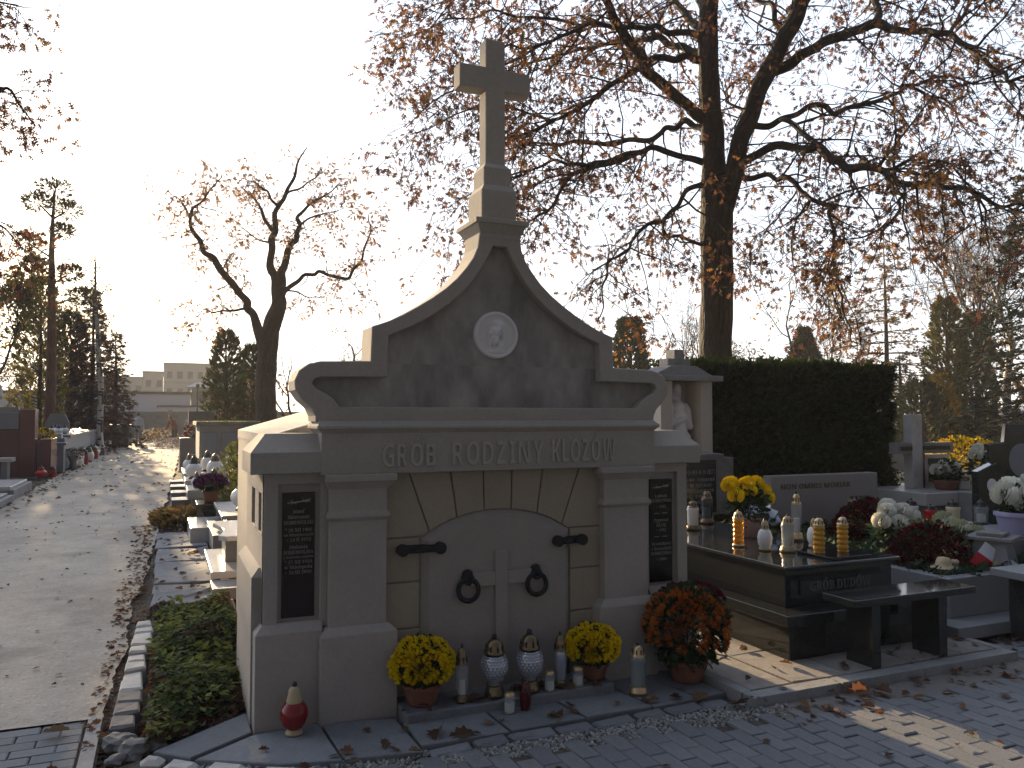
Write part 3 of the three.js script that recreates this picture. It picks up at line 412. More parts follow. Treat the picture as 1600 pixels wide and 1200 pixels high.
  hd.scale(1.06, 1.06, 1.9); hd.translate(0, 0, 0.012); hd.computeVertexNormals(); part('portrait_relief', hd, M.marble, med);
  // rusticated wall round the door: blocks with sunk joints
  part('joint_backing', join(box(0.6, 2.16, -0.1, 1.29, -0.34, -0.088, 0)), M.renderWarm, T);
  const arc = (x) => { const d = (x - CX) ** 2; return 1.045 - 0.5 * d - 0.6 * d * d; };   // soffit of the low arch
  const Z0 = -0.2, blk = (pts) => { const g = extrude(pts, 0.128, 0.004); g.translate(0, 0, Z0); return metreUV(g); };
  const G = 0.0035;
  for (const s of [1, -1]) { const f = (p) => (s > 0 ? p : mir(p)); for (const [y0, y1] of [[-0.1, 0.148], [0.148, 0.402], [0.402, 0.662], [0.662, 0.912]]) part('wall_block', blk(f([[0.66, y0 + G], [0.903 - G, y0 + G], [0.903 - G, y1 - G], [0.66, y1 - G]])), M.renderWarm, T); }
  const inX = [0.903, 0.955, 1.123, 1.294, 1.466, 1.637, 1.805, 1.857], outX = [0.66, 0.832, 1.083, 1.287, 1.473, 1.677, 1.928, 2.1];
  for (let k = 0; k < 7; k++) {
    const a = inX[k], b = inX[k + 1], c = outX[k], d = outX[k + 1], low = []; for (let i = 0; i <= 4; i++) { const x = a + (b - a) * i / 4; low.push([x, k === 0 || k === 6 ? Math.max(0.912, arc(x)) : arc(x)]); }
    let pts = [...low.map(([x, y], i) => [x + (i === 0 ? G : i === 4 ? -G : 0), y + G]), [d - G, 1.28], [c + G, 1.28]];
    if (k === 0) pts = [[0.66, 0.912 + G], [0.903, 0.912 + G], ...low.slice(1).map(([x, y], i) => [x - (i === 3 ? G : 0), y + G]), [d - G, 1.28], [0.66, 1.28]];
    if (k === 6) pts = mir([[0.66, 0.912 + G], [0.903, 0.912 + G], ...[1, 2, 3, 4].map((i) => { const x = 0.903 + (0.955 - 0.903) * i / 4; return [x - (i === 4 ? G : 0), arc(x) + G]; }), [0.832 - G, 1.28], [0.66, 1.28]]);
    part('arch_stone', blk(pts), M.renderWarm, T);
  }
  // splayed reveal and door leaf
  const N = 16, op = [[0.903, -0.1]], ip = [[0.945, -0.1]]; for (let i = 0; i <= N; i++) { const x = 0.903 + 0.954 * i / N; op.push([x, Math.max(0.905, arc(x))]); const xi = 0.945 + 0.87 * i / N; ip.push([xi, arc(xi) - 0.042]); } op.push([1.857, -0.1]); ip.push([1.815, -0.1]);
  { const P = []; for (let i = 0; i < op.length - 1; i++) { const a = [...op[i], -0.08], b = [...op[i + 1], -0.08], c = [...ip[i + 1], -0.036], d = [...ip[i], -0.036]; P.push(...a, ...d, ...c, ...a, ...c, ...b); } const g = new THREE.BufferGeometry(); g.setAttribute('position', new THREE.Float32BufferAttribute(P, 3)); g.setAttribute('uv', new THREE.Float32BufferAttribute(new Float32Array(P.length / 3 * 2), 2)); g.computeVertexNormals(); part('door_edge', metreUV(g), M.doorLeaf, T); }
  const dg = extrude([...ip].reverse(), 0.04, 0); dg.translate(0, 0, -0.0765);
  const door = part('door', join(dg), M.doorLeaf, T, 'grey stone door with raised cross and iron rings');
  part('raised_cross', join(box(1.345, 1.423, 0.03, 0.81, -0.05, -0.013, 0.005), box(1.19, 1.3445, 0.612, 0.692, -0.05, -0.014, 0.005), box(1.4235, 1.58, 0.612, 0.692, -0.05, -0.014, 0.005)), M.doorLeaf, door);
  for (const x of [1.172, 1.606]) { const y = 0.6, zf = -0.036, r = part('ring_handle', (() => { const g = new THREE.TorusGeometry(0.061, 0.0145, 10, 32); g.rotateX(-0.12); g.translate(x, y, zf + 0.03); return g; })(), M.iron, door); part('boss', join(new THREE.SphereGeometry(0.034, 16, 12).scale(1, 0.95, 0.8).translate(x, y + 0.084, zf + 0.012), new THREE.TorusGeometry(0.02, 0.009, 8, 20).translate(x, y + 0.054, zf + 0.032), box(x - 0.036, x + 0.036, y + 0.062, y + 0.078, zf - 0.01, zf + 0.03, 0.004)), M.iron, r); }
  for (const [x0, x1, y] of [[0.755, 1.035, 0.85], [1.725, 1.95, 0.842]]) { const w = x1 - x0; part('hinge', join(box(x0 + 0.03, x1 - 0.03, y - 0.02, y + 0.02, -0.07, -0.008, 0.006), new THREE.CylinderGeometry(0.034, 0.034, 0.03, 16).rotateX(Math.PI / 2).translate(x0 + 0.03, y, -0.018), new THREE.CylinderGeometry(0.034, 0.034, 0.03, 16).rotateX(Math.PI / 2).translate(x1 - 0.03, y, -0.018), new THREE.SphereGeometry(0.012, 10, 8).translate(x0 + w * 0.36, y, -0.006), new THREE.SphereGeometry(0.012, 10, 8).translate(x0 + w * 0.64, y, -0.006)), M.iron, door); }
  part('step', join(box(0.747, 2.013, -0.1, 0.03, -0.14, 0.215, 0.012)), M.flag[1], T);
  // pedestal and cross on the gable
  part('neck', join(extrude([[1.25, 2.66], [1.25, 2.74], [1.51, 2.74], [1.51, 2.66]], 0.27, 0).translate(0, 0, -0.3)), M.render, T);
  part('cross_moulding', join(frustum(2.686, [1.252, 1.51, -0.30, -0.03], 2.74, [1.222, 1.54, -0.335, 0.002]), box(1.21, 1.552, 2.739, 2.77, -0.345, 0.012, 0.005)), M.render, T);
  part('cross_pedestal', join(box(1.268, 1.494, 2.765, 2.96, -0.285, -0.05, 0.008), frustum(2.958, [1.27, 1.492, -0.283, -0.052], 2.995, [1.292, 1.468, -0.262, -0.075]), box(1.292, 1.468, 2.99, 3.105, -0.26, -0.077, 0.008), frustum(3.103, [1.294, 1.466, -0.258, -0.079], 3.135, [1.315, 1.443, -0.22, -0.11])), M.render, T);
  const cross = [[1.316, 3.13], [1.444, 3.13], [1.444, 3.59], [1.612, 3.59], [1.612, 3.728], [1.444, 3.728], [1.444, 3.905], [1.316, 3.905], [1.316, 3.728], [1.148, 3.728], [1.148, 3.59], [1.316, 3.59]];
  part('cross', join(extrude(cross, 0.1, 0.005).translate(0, 0, -0.215)), M.render, T);
}
// ------------------------------------------------------------------ flowers and lanterns
const clay = surf({ map: concreteTex([0.20, 0.075, 0.045], [0.14, 0.05, 0.032], 1501, 0.4), rough: 0.75 });
const potGeo = (r, h) => lathe([[0, 0.004], [r * 0.72, 0], [r * 0.76, 0.01], [r * 0.95, h * 0.8], [r, h * 0.8], [r * 1.03, h * 0.82], [r * 1.03, h], [r * 0.96, h], [r * 0.9, h * 0.86], [0, h * 0.84]], 28);
// chrysanthemum head: rings of petals curling up round a dense middle
function bloomGeo(size, col, n = 32) {
  const m = new Mass(); for (let k = 0; k < n; k++) { const f = (k + 0.5) / n, th = 0.15 + 1.45 * Math.sqrt(f), a = k * 2.39996, d = [Math.sin(th) * Math.cos(a), Math.cos(th) * 0.7, Math.sin(th) * Math.sin(a)]; m.leaf([[[-0.2, 0], [0.2, 0], [0.27, 0.65]], [[-0.2, 0], [0.27, 0.65], [-0.27, 0.65]], [[-0.27, 0.65], [0.27, 0.65], [0, 1]]], d.map((v) => v * size * 0.35), d, size * 0.68 * rr(0.9, 1.1), Math.PI / 2 + rr(-0.2, 0.2), vary(col, 0.12), -0.25); }
  return m.geo();
}
const ballGeo = (size, col) => { const m = new Mass(), n = 130; for (let k = 0; k < n; k++) { const f = (k + 0.5) / n, th = Math.acos(1 - 1.85 * f), a = k * 2.39996, d = [Math.sin(th) * Math.cos(a), Math.cos(th), Math.sin(th) * Math.sin(a)], l = rr(0.9, 1.1); m.leaf([[[-0.3, 0], [0.3, 0], [0.36, 0.6]], [[-0.3, 0], [0.36, 0.6], [-0.36, 0.6]], [[-0.36, 0.6], [0.36, 0.6], [0.2, 1]], [[-0.36, 0.6], [0.2, 1], [-0.2, 1]]], d.map((v) => v * size * 0.62), [d[0] * 0.55, d[1] * 0.55 + 0.62, d[2] * 0.55], size * 0.42 * l, Math.PI / 2 + rr(-0.25, 0.25), vary(col, 0.08), -0.35); } return m.geo(); };
const LEAFGREEN = [0.03, 0.055, 0.022];
function mumFoliage(m, cx, cy, cz, rx, ry, n, size = 0.04) { for (let k = 0; k < n; k++) { const d = onSphere(), f = Math.cbrt(rr(0.15, 1)); m.leaf(DRY, [cx + d[0] * rx * f, cy + d[1] * ry * f, cz + d[2] * rx * f], [d[0] + rr(-0.5, 0.5), d[1] + rr(-0.4, 0.6), d[2] + rr(-0.5, 0.5)], rr(size * 0.7, size * 1.3), rr(-1, 1), vary(LEAFGREEN, 0.3), 0.2); } for (let k = 0; k < 14; k++) { const d = onSphere(); m.tube([[cx, cy - ry * 0.95, cz, 0.004], [cx + d[0] * rx * 0.5, cy, cz + d[2] * rx * 0.5, 0.003], [cx + d[0] * rx * 0.85, cy + Math.abs(d[1]) * ry * 0.8, cz + d[2] * rx * 0.85, 0.002]], 4, 2, 0, LEAFGREEN); } }
function mum({ name = 'potted_chrysanthemum', label, pos, r, h, potR, potH, cols, n, size, group, sd, low = -0.5, ball = false, fol = 0.78 }) {
  reseed(sd); const t = thing(name, label, 'flowers', pos, 0, group);
  part('pot', potGeo(potR, potH), clay, t); const m = new Mass(); const cy = potH + h * 0.42; mumFoliage(m, 0, cy, 0, r * fol, h * 0.44 * fol / 0.78, Math.round(800 * (r / 0.18) ** 1.6)); part('foliage', m.geo(), M.needle, t);
  const gs = cols.map((c) => (ball ? ballGeo(size, c) : bloomGeo(size, c)));
  for (let k = 0; k < n; k++) { const f = (k + 0.5) / n, y = 1 - (1 - low) * f, a = k * 2.39996 + rr(-0.25, 0.25), s = Math.sqrt(Math.max(0, 1 - y * y)), q = rr(0.9, 1.05), b = part('bloom', gs[(k * 7 + (rnd() < 0.3 ? 1 : 0)) % gs.length], M.petal, t); b.position.set(Math.cos(a) * s * r * q * 0.95, cy + y * h * 0.5 * q, Math.sin(a) * s * r * q * 0.95); b.quaternion.setFromUnitVectors(V(0, 1, 0), V(Math.cos(a) * s, y + 0.25, Math.sin(a) * s).normalize()); b.scale.setScalar(rr(0.72, 1.12)); }
  return t;
}
const YEL = [[0.86, 0.62, 0.004], [0.9, 0.68, 0.008], [0.82, 0.56, 0.004]], ORG = [[0.52, 0.15, 0.028], [0.44, 0.11, 0.022], [0.56, 0.19, 0.04]], WHT = [[0.80, 0.78, 0.68], [0.76, 0.75, 0.66]], RED = [[0.10, 0.005, 0.014], [0.075, 0.004, 0.012]];
mum({ label: 'yellow chrysanthemum in clay pot beside the tall clear lantern, left of the door', pos: [0.87, 0.031, 0.08], r: 0.178, h: 0.25, potR: 0.105, potH: 0.115, cols: YEL, n: 200, size: 0.027, group: 'yellow chrysanthemums at the tomb door', sd: 501 });
mum({ label: 'yellow chrysanthemum in clay pot right of the row of lanterns', pos: [1.93, 0.031, 0.09], r: 0.16, h: 0.23, potR: 0.095, potH: 0.1, cols: YEL, n: 180, size: 0.027, group: 'yellow chrysanthemums at the tomb door', sd: 502 });
{
  const t = mum({ label: 'big orange and wine red chrysanthemum bush in clay pot by the right pilaster', pos: [2.53, -0.021, 0.2], r: 0.265, h: 0.46, potR: 0.125, potH: 0.13, cols: [...ORG, ORG[0], ORG[1]], n: 170, size: 0.036, sd: 503, low: -0.35, fol: 0.93 });
  const w = [bloomGeo(0.032, [0.13, 0.012, 0.03])]; for (let k = 0; k < 34; k++) { const a = rr(-2.4, 0.4), y = rr(0.45, 0.95), s = Math.sqrt(1 - y * y), b = part('bloom', w[0], M.petal, t); b.position.set(Math.cos(a) * s * 0.27 + 0.03, 0.16 + 0.185 + y * 0.24, Math.sin(a) * s * 0.27); b.quaternion.setFromUnitVectors(V(0, 1, 0), V(Math.cos(a) * s, y, Math.sin(a) * s).normalize()); }
}
const GL = (c, rough = 0.06, extra = {}) => new THREE.MeshPhysicalMaterial({ color: new THREE.Color().setRGB(...c), roughness: rough, transmission: 0.85, thickness: 0, ior: 1.5, ...extra });
const glassClear = GL([0.85, 0.88, 0.9]), glassAmber = GL([0.85, 0.5, 0.03], 0.12, { transmission: 0.55 }), glassRed = GL([0.30, 0.006, 0.012], 0.1, { transmission: 0.35 }), glassDark = GL([0.1, 0.004, 0.01], 0.12, { transmission: 0.4 });
const mirrorGlass = new THREE.MeshPhysicalMaterial({ color: new THREE.Color().setRGB(0.4, 0.42, 0.46), roughness: 0.14, metalness: 0.55, clearcoat: 1, clearcoatRoughness: 0.05 });
const gold = new THREE.MeshPhysicalMaterial({ color: new THREE.Color().setRGB(0.55, 0.40, 0.22), roughness: 0.34, metalness: 0.75 }), brass = new THREE.MeshPhysicalMaterial({ color: new THREE.Color().setRGB(0.2, 0.145, 0.085), roughness: 0.3, metalness: 0.8 }), dullGold = flat([0.42, 0.32, 0.18], 0.5), blackPlastic = flat([0.015, 0.015, 0.016], 0.4), wax = flat([0.62, 0.58, 0.5], 0.6), waxAmber = flat([0.55, 0.33, 0.03], 0.5), milk = flat([0.72, 0.71, 0.68], 0.35);
// grave lantern: base, glass, candle inside, pierced cap with knob
function lantern({ label, pos, h, r, kind, turn = 0, group = 'grave lanterns', capM = gold, glassM, waxM = wax }) {
  const t = thing('grave_lantern', label, 'lantern', pos, turn, group), y = (f) => f * h;
  const dome = (y0, y1, rr0) => { const n = 8, pts = []; for (let i = 0; i <= n; i++) { const a = i / n * Math.PI / 2; pts.push([Math.max(0.0005, rr0 * Math.cos(a) ** 0.75), y0 + (y1 - y0) * Math.sin(a)]); } return pts; };
  const slots = (y0, rad, n = 8) => { const gs = []; for (let k = 0; k < n; k++) { const a = k / n * 6.2832, g = box(-rad * 0.11, rad * 0.11, -0.014 * h / 0.3, 0.014 * h / 0.3, -0.002, 0.002, 0); g.translate(0, y0, rad); g.rotateY(a); gs.push(g); } return join(gs); };
  let body, base, cap, cd;
  if (kind === 'ball') { // squat ball of facetted glass on a stem
    base = [[0, 0], [r * 0.72, 0], [r * 0.74, y(0.05)], [r * 0.66, y(0.08)], [r * 0.62, y(0.14)], [r * 0.6, y(0.2)], [0, y(0.2)]]; body = Array.from({ length: 13 }, (_, q) => { const a2 = -1.0 + q / 12 * 1.85; return [r * Math.cos(a2), y(0.475) + r * 1.08 * Math.sin(a2)]; }); body.unshift([r * 0.5, y(0.2)]); cap = [[r * 0.74, y(0.69)], [r * 0.76, y(0.73)], ...dome(y(0.73), y(0.93), r * 0.66)]; cd = [r * 0.4, 0.22, 0.5];
  } else if (kind === 'slim') { base = [[0, 0], [r * 0.9, 0], [r * 0.92, y(0.04)], [r * 0.8, y(0.07)], [r * 0.86, y(0.1)], [r * 0.76, y(0.14)], [0, y(0.14)]]; body = [[r * 0.74, y(0.13)], [r * 0.8, y(0.2)], [r * 0.96, y(0.42)], [r, y(0.55)], [r * 0.86, y(0.66)]]; cap = [[r * 0.9, y(0.65)], [r * 0.92, y(0.69)], ...dome(y(0.69), y(0.94), r * 0.78)]; cd = [r * 0.5, 0.14, 0.4]; }
  else if (kind === 'tube') { base = [[0, 0], [r * 1.15, 0], [r * 1.18, y(0.06)], [r * 1.0, y(0.1)], [r * 1.05, y(0.13)], [r * 0.9, y(0.16)], [0, y(0.16)]]; body = [[r * 0.78, y(0.15)], [r * 0.86, y(0.22)], [r * 0.9, y(0.6)], [r, y(0.68)], [r * 0.84, y(0.74)]]; cap = [[r * 0.86, y(0.73)], [r * 0.86, y(0.78)], ...dome(y(0.78), y(0.95), r * 0.7)]; cd = [r * 0.6, 0.16, 0.45]; }
  else if (kind === 'ringed') { base = [[0, 0], [r * 1.1, 0], [r * 1.12, y(0.05)], [r * 0.95, y(0.08)], [0, y(0.08)]]; body = [[r * 0.9, y(0.08)]]; for (let k = 0; k < 5; k++) body.push([r * 0.86, y(0.11 + k * 0.13)], [r * 1.02, y(0.155 + k * 0.13)], [r * 1.02, y(0.19 + k * 0.13)], [r * 0.86, y(0.225 + k * 0.13)]); cap = [[r * 0.98, y(0.75)], [r * 1.0, y(0.79)], ...dome(y(0.79), y(0.96), r * 0.82)]; cd = [r * 0.78, 0.09, 0.72]; }
  else if (kind === 'angel') { base = [[0, 0], [r * 0.8, 0], [r * 0.82, y(0.06)], [r * 0.7, y(0.1)], [0, y(0.1)]]; body = [[r * 0.66, y(0.1)], [r * 0.92, y(0.22)], [r, y(0.42)], [r * 0.8, y(0.6)], [r * 0.48, y(0.68)]]; cap = [[r * 0.54, y(0.66)], [r * 0.58, y(0.7)], ...dome(y(0.7), y(0.95), r * 0.52)]; cd = null; }
  else if (kind === 'globe') { base = [[0, 0], [r * 0.62, 0], [r * 0.64, y(0.04)], [r * 0.5, y(0.09)], [r * 0.42, y(0.12)], [0, y(0.12)]]; body = [[r * 0.5, y(0.11)], [r * 0.8, y(0.2)], [r * 0.98, y(0.33)], [r, y(0.42)], [r * 0.9, y(0.52)], [r * 0.62, y(0.62)]]; cap = [[r * 0.56, y(0.6)], [r * 0.58, y(0.63)], [r * 0.44, y(0.78)], [r * 0.4, y(0.86)], [r * 0.2, y(0.92)], [0.0005, y(0.92)]]; cd = null; }
  else if (kind === 'drop') { base = [[0, 0], [r * 0.8, 0], [r * 0.84, y(0.03)], [0, y(0.03)]]; body = [[r * 0.82, y(0.03)], [r * 0.9, y(0.2)], [r, y(0.45)], [r * 0.9, y(0.6)]]; cap = [[r * 0.92, y(0.59)], [r * 0.94, y(0.63)], ...dome(y(0.63), y(0.95), r * 0.8)]; cd = null; }
  else { base = [[0, 0], [r * 0.9, 0], [r * 0.95, y(0.06)], [0, y(0.06)]]; body = [[r * 0.95, y(0.05)], [r, y(0.2)], [r, y(0.7)], [r * 0.86, y(0.8)]]; cap = [[r * 0.9, y(0.79)], [r * 0.92, y(0.9)], [r * 0.6, y(0.97)], [0.0005, y(0.98)]]; cd = [r * 0.8, 0.07, 0.5]; }
  const b = part('base', lathe(base, 24), capM, t);
  let bg = lathe(body, kind === 'ball' ? 26 : 24);
  if (kind === 'ball') { // cut bubbles over the glass
    const bb = []; for (let i = 0; i < 9; i++) for (let k = 0; k < 20; k++) { const f = 0.3 + i * 0.042, s = body.findIndex(([, yy]) => yy >= y(f)), [x1, y1] = body[Math.max(1, s)], [x0, y0] = body[Math.max(1, s) - 1], rad = x0 + (x1 - x0) * ((y(f) - y0) / (y1 - y0)), a = (k + (i % 2) * 0.5) / 20 * 6.2832; bb.push(new THREE.SphereGeometry(r * 0.12, 8, 6).scale(1, 1, 0.35).translate(0, y(f), rad * 0.985).rotateY(a)); }
    bg = mergeGeometries([clean(bg), ...bb.map(clean)]);
  }
  part('glass', bg, glassM, t); if (cd) part('candle', new THREE.CylinderGeometry(cd[0], cd[0], y(cd[2] - cd[1]), 18).translate(0, y((cd[1] + cd[2]) / 2), 0), waxM, t);
  const c = part('cap', lathe(cap, 24), capM, t); if (h > 0.14 && kind !== 'globe') part('vent_slots', slots(cap[2][1] + h * 0.045, cap[2][0] * 0.985), blackPlastic, c);
  part('knob', lathe([[0, y(0.9)], [r * 0.2, y(0.91)], [r * 0.16, y(0.94)], [r * 0.2, y(0.97)], [r * 0.12, y(1)], [0.0005, y(1)]], 14), blackPlastic, c);
  return t;
}
const row = 'lanterns before the tomb door';
lantern({ label: 'red glass ball lantern with gold cap in front of the left wing', pos: [0.185, -0.021, 0.1], h: 0.262, r: 0.07, kind: 'globe', capM: dullGold, glassM: glassRed, group: row });
lantern({ label: 'slim clear glass lantern next to the left yellow chrysanthemum', pos: [1.075, 0.031, 0.15], h: 0.315, r: 0.039, kind: 'slim', capM: brass, glassM: glassClear, group: row });
lantern({ label: 'ball lantern of bubbled silvery glass, left one of the pair', pos: [1.275, 0.031, 0.135], h: 0.345, r: 0.078, kind: 'ball', capM: brass, glassM: mirrorGlass, group: row });
lantern({ label: 'ball lantern of bubbled silvery glass, right one of the pair', pos: [1.49, 0.031, 0.14], h: 0.35, r: 0.08, kind: 'ball', capM: brass, glassM: mirrorGlass, group: row });
lantern({ label: 'slim silvery lantern with black cap between ball lanterns and right chrysanthemum', pos: [1.685, 0.031, 0.14], h: 0.315, r: 0.041, kind: 'slim', capM: brass, glassM: mirrorGlass, group: row });
lantern({ label: 'short clear glass candle jar just right of the right ball lantern', pos: [1.6, 0.031, 0.175], h: 0.115, r: 0.032, kind: 'jar', capM: gold, glassM: glassClear, group: row });
lantern({ label: 'short clear glass candle jar beside the right yellow chrysanthemum pot', pos: [1.79, 0.031, 0.165], h: 0.115, r: 0.034, kind: 'jar', capM: gold, glassM: glassClear, group: row });
lantern({ label: 'short clear candle jar standing on the flagstones below the step', pos: [1.31, -0.021, 0.27], h: 0.115, r: 0.033, kind: 'jar', capM: gold, glassM: glassClear, group: row });
lantern({ label: 'small dark red drop shaped lantern on the flagstones below the step', pos: [1.41, -0.021, 0.26], h: 0.165, r: 0.033, kind: 'drop', capM: glassDark, glassM: glassDark, group: row });
lantern({ label: 'tall tubular glass lantern with gold base left of the orange chrysanthemum', pos: [2.12, -0.021, 0.29], h: 0.295, r: 0.05, kind: 'tube', capM: gold, glassM: GL([0.42, 0.47, 0.47], 0.15, { transmission: 0.6 }), group: row });

// ------------------------------------------------------------------ dark granite grave, bench, headstone
{
  const t = thing('granite_grave', 'polished dark granite grave on stepped plinths beside the beige tomb', 'grave');
  part('lower_plinth', join(box(3.31, 4.70, -0.02, 0.225, -2.9, 0.235, 0.006)), M.granite, t);
  part('ledge', join(box(3.27, 4.735, 0.226, 0.305, -2.95, 0.275, 0.01)), M.granite, t);
  part('upper_block', join(box(3.43, 4.42, 0.306, 0.555, -2.75, 0.07, 0.006)), M.granite, t);
  part('cover_slab', join(box(3.40, 4.465, 0.556, 0.585, -2.78, 0.12, 0.012)), M.granite, t);
  const plate = part('name_panel', join(box(3.55, 4.38, 0.375, 0.485, 0.071, 0.085, 0.004)), M.granite, t);
  const g = new TextGeometry('GRÓB DUDÓW', { font: font.serif, size: 0.062, depth: 0.003, curveSegments: 4 }); g.computeBoundingBox(); g.scale(0.56 / (g.boundingBox.max.x - g.boundingBox.min.x), 1, 1); g.translate(3.63, 0.4, 0.0855); part('lettering', g, flat([0.12, 0.12, 0.125], 0.5), plate);
  const b = thing('granite_bench', 'dark granite bench standing before the dark granite grave', 'bench');
  part('seat', join(box(3.5, 4.6, 0.405, 0.452, 0.33, 0.6, 0.006)), M.granite, b);
  for (const x of [3.67, 4.27]) part('leg', join(box(x, x + 0.075, 0.008, 0.4045, 0.36, 0.575, 0.004)), M.granite, b);
  const s = thing('granite_bench', 'grey stone bench cut off by the right picture edge', 'bench'); part('seat', join(box(5.15, 6.3, 0.43, 0.485, 0.3, 0.62, 0.006)), M.graniteGrey, s); for (const x of [5.31, 6.0]) part('leg', join(box(x, x + 0.09, -0.08, 0.4295, 0.33, 0.59, 0.004)), M.granite, s);
  const hs = thing('headstone', 'black headstone with pale inscription below the shrine', 'headstone');
  part('stone_back', join(box(3.95, 5.02, 0.586, 1.17, -2.62, -2.42, 0.008), box(3.95, 4.9, 1.17, 1.21, -2.7, -2.42, 0.006)), M.stoneDark, hs);
  const cv = document.createElement('canvas'); cv.width = 512; cv.height = 512; const c = cv.getContext('2d'); c.fillStyle = '#101013'; c.fillRect(0, 0, 512, 512); c.fillStyle = '#8d8d92'; c.textAlign = 'right'; c.textAlign = 'left'; c.font = '44px serif'; c.fillText('Ś.P.', 230, 66); reseed(31); const worn = (x0, x1, y, h) => { for (let x = x0; x < x1;) { const w = rr(0.35, 0.7) * h; if (rnd() < 0.14) { x += w; continue; } c.fillRect(x, y - h, 4, h); c.fillRect(x + w - 6, y - h, 3, h); c.fillRect(x, y - h * (rnd() < 0.5 ? 1 : 0.55), w - 4, 3); x += w + 5; } }; worn(190, 480, 140, 46); [[80, 490], [60, 470], [90, 495], [120, 380], [110, 420], [90, 440]].forEach(([p0, p1], k) => worn(p0, p1, 205 + k * 54, 30)); /* weathered lines nobody can read */
  const tx = new THREE.CanvasTexture(cv); tx.colorSpace = THREE.SRGBColorSpace; const pg = new RoundedBoxGeometry(0.8, 0.54, 0.02, 1, 0.003), p = pg.attributes.position, u = pg.attributes.uv; for (let i = 0; i < p.count; i++) u.setXY(i, p.getX(i) / 0.8 + 0.5, p.getY(i) / 0.54 + 0.5);
  part('black_plate', pg, new THREE.MeshPhysicalMaterial({ map: tx, roughness: 0.2 }), hs).position.set(4.38, 0.88, -2.409);
}
const slabRow = 'lanterns on the dark granite slab';
const onSlab = (x, z) => [x, 0.586, z];
const amb = (label, x, z, h = 0.285) => lantern({ label, pos: onSlab(x, z), h, r: 0.042, kind: 'ringed', capM: gold, glassM: glassAmber, waxM: waxAmber, group: slabRow });
amb('ringed amber lantern on granite slab, nearest the yellow ball chrysanthemums', 3.67, -0.7);
amb('ringed amber lantern standing on the left of the small black plate', 3.97, -0.17, 0.28);
amb('ringed amber lantern standing on the right of the small black plate', 4.17, -0.14, 0.28);
lantern({ label: 'white angel shaped lantern near the slab edge, left of the clear lantern', pos: onSlab(3.73, -0.47), h: 0.24, r: 0.056, kind: 'angel', capM: dullGold, glassM: milk, group: slabRow });
lantern({ label: 'white angel shaped lantern half hidden behind the amber lantern', pos: onSlab(4.17, -0.42), h: 0.24, r: 0.056, kind: 'angel', capM: dullGold, glassM: milk, group: slabRow });
lantern({ label: 'clear frosted lantern in the middle of the granite slab', pos: onSlab(3.85, -0.36), h: 0.28, r: 0.05, kind: 'tube', capM: dullGold, glassM: GL([0.6, 0.63, 0.64], 0.2, { transmission: 0.6 }), group: slabRow });
lantern({ label: 'tall gold capped lantern rising behind the left amber lantern', pos: onSlab(4.3, -0.75), h: 0.4, r: 0.045, kind: 'tube', capM: gold, glassM: glassClear, group: slabRow });
lantern({ label: 'white glass lantern by the headstone, next to the tomb wall', pos: onSlab(3.9, -1.6), h: 0.27, r: 0.055, kind: 'tube', capM: brass, glassM: milk, group: slabRow });
lantern({ label: 'dim grey lantern by the headstone, second from the tomb wall', pos: onSlab(4.28, -1.9), h: 0.32, r: 0.06, kind: 'tube', capM: brass, glassM: GL([0.3, 0.32, 0.34], 0.2), group: slabRow });
solo('lantern_plate', join(box(3.86, 4.24, 0.586, 0.606, -0.28, 0.06, 0.004)), M.blackPolish, 'small black polished plate under two amber lanterns', 'plate');
{ reseed(71); const t = thing('potted_chrysanthemum', 'big yellow ball chrysanthemums in pale wrapped pot on granite slab', 'flowers', onSlab(4.1, -1.1)); t.scale.setScalar(0.84);
  part('pot', lathe([[0, 0], [0.1, 0], [0.14, 0.16], [0.155, 0.2], [0.13, 0.19], [0, 0.17]], 18), flat([0.36, 0.27, 0.28], 0.6), t); const m = new Mass(); mumFoliage(m, 0, 0.3, 0, 0.17, 0.17, 260, 0.075); part('foliage', m.geo(), M.needle, t); const g = YEL.map((c) => ballGeo(0.095, c));
  [[-0.23, 0.5, -0.02], [-0.2, 0.41, 0.06], [-0.15, 0.52, -0.06], [0.0, 0.52, 0.0], [-0.02, 0.45, 0.06], [0.14, 0.51, -0.04], [0.2, 0.43, 0.0], [0.18, 0.37, 0.07], [0.06, 0.5, -0.12], [-0.1, 0.5, -0.14]].forEach(([x, y, z], k) => { const b = part('bloom', g[k % 3], M.petal, t); b.position.set(x, y, z); b.rotation.y = k; b.scale.setScalar(rr(0.78, 1.0)); }); }
{ reseed(72); const t = thing('wrapped_bouquet', 'white ribbon wrapped bouquet lying behind the lanterns on granite', 'bouquet', onSlab(4.42, -1.35)); const m = new Mass(); for (let k = 0; k < 60; k++) { const d = onSphere(); m.leaf([[[-0.3, 0], [0.3, 0.1], [0.35, 0.9]], [[-0.3, 0], [0.35, 0.9], [-0.25, 1]]], [rr(-0.1, 0.1), rr(0.02, 0.15), rr(-0.1, 0.1)], [d[0], Math.abs(d[1]) + 0.2, d[2]], rr(0.06, 0.12), rr(-1, 1), vary([0.55, 0.6, 0.68], 0.12), 0.3); } part('ribbon', m.geo(), M.petal, t); const q = new Mass(); mumFoliage(q, 0, 0.06, 0, 0.14, 0.06, 60, 0.06); part('leaves', q.geo(), M.needle, t); }

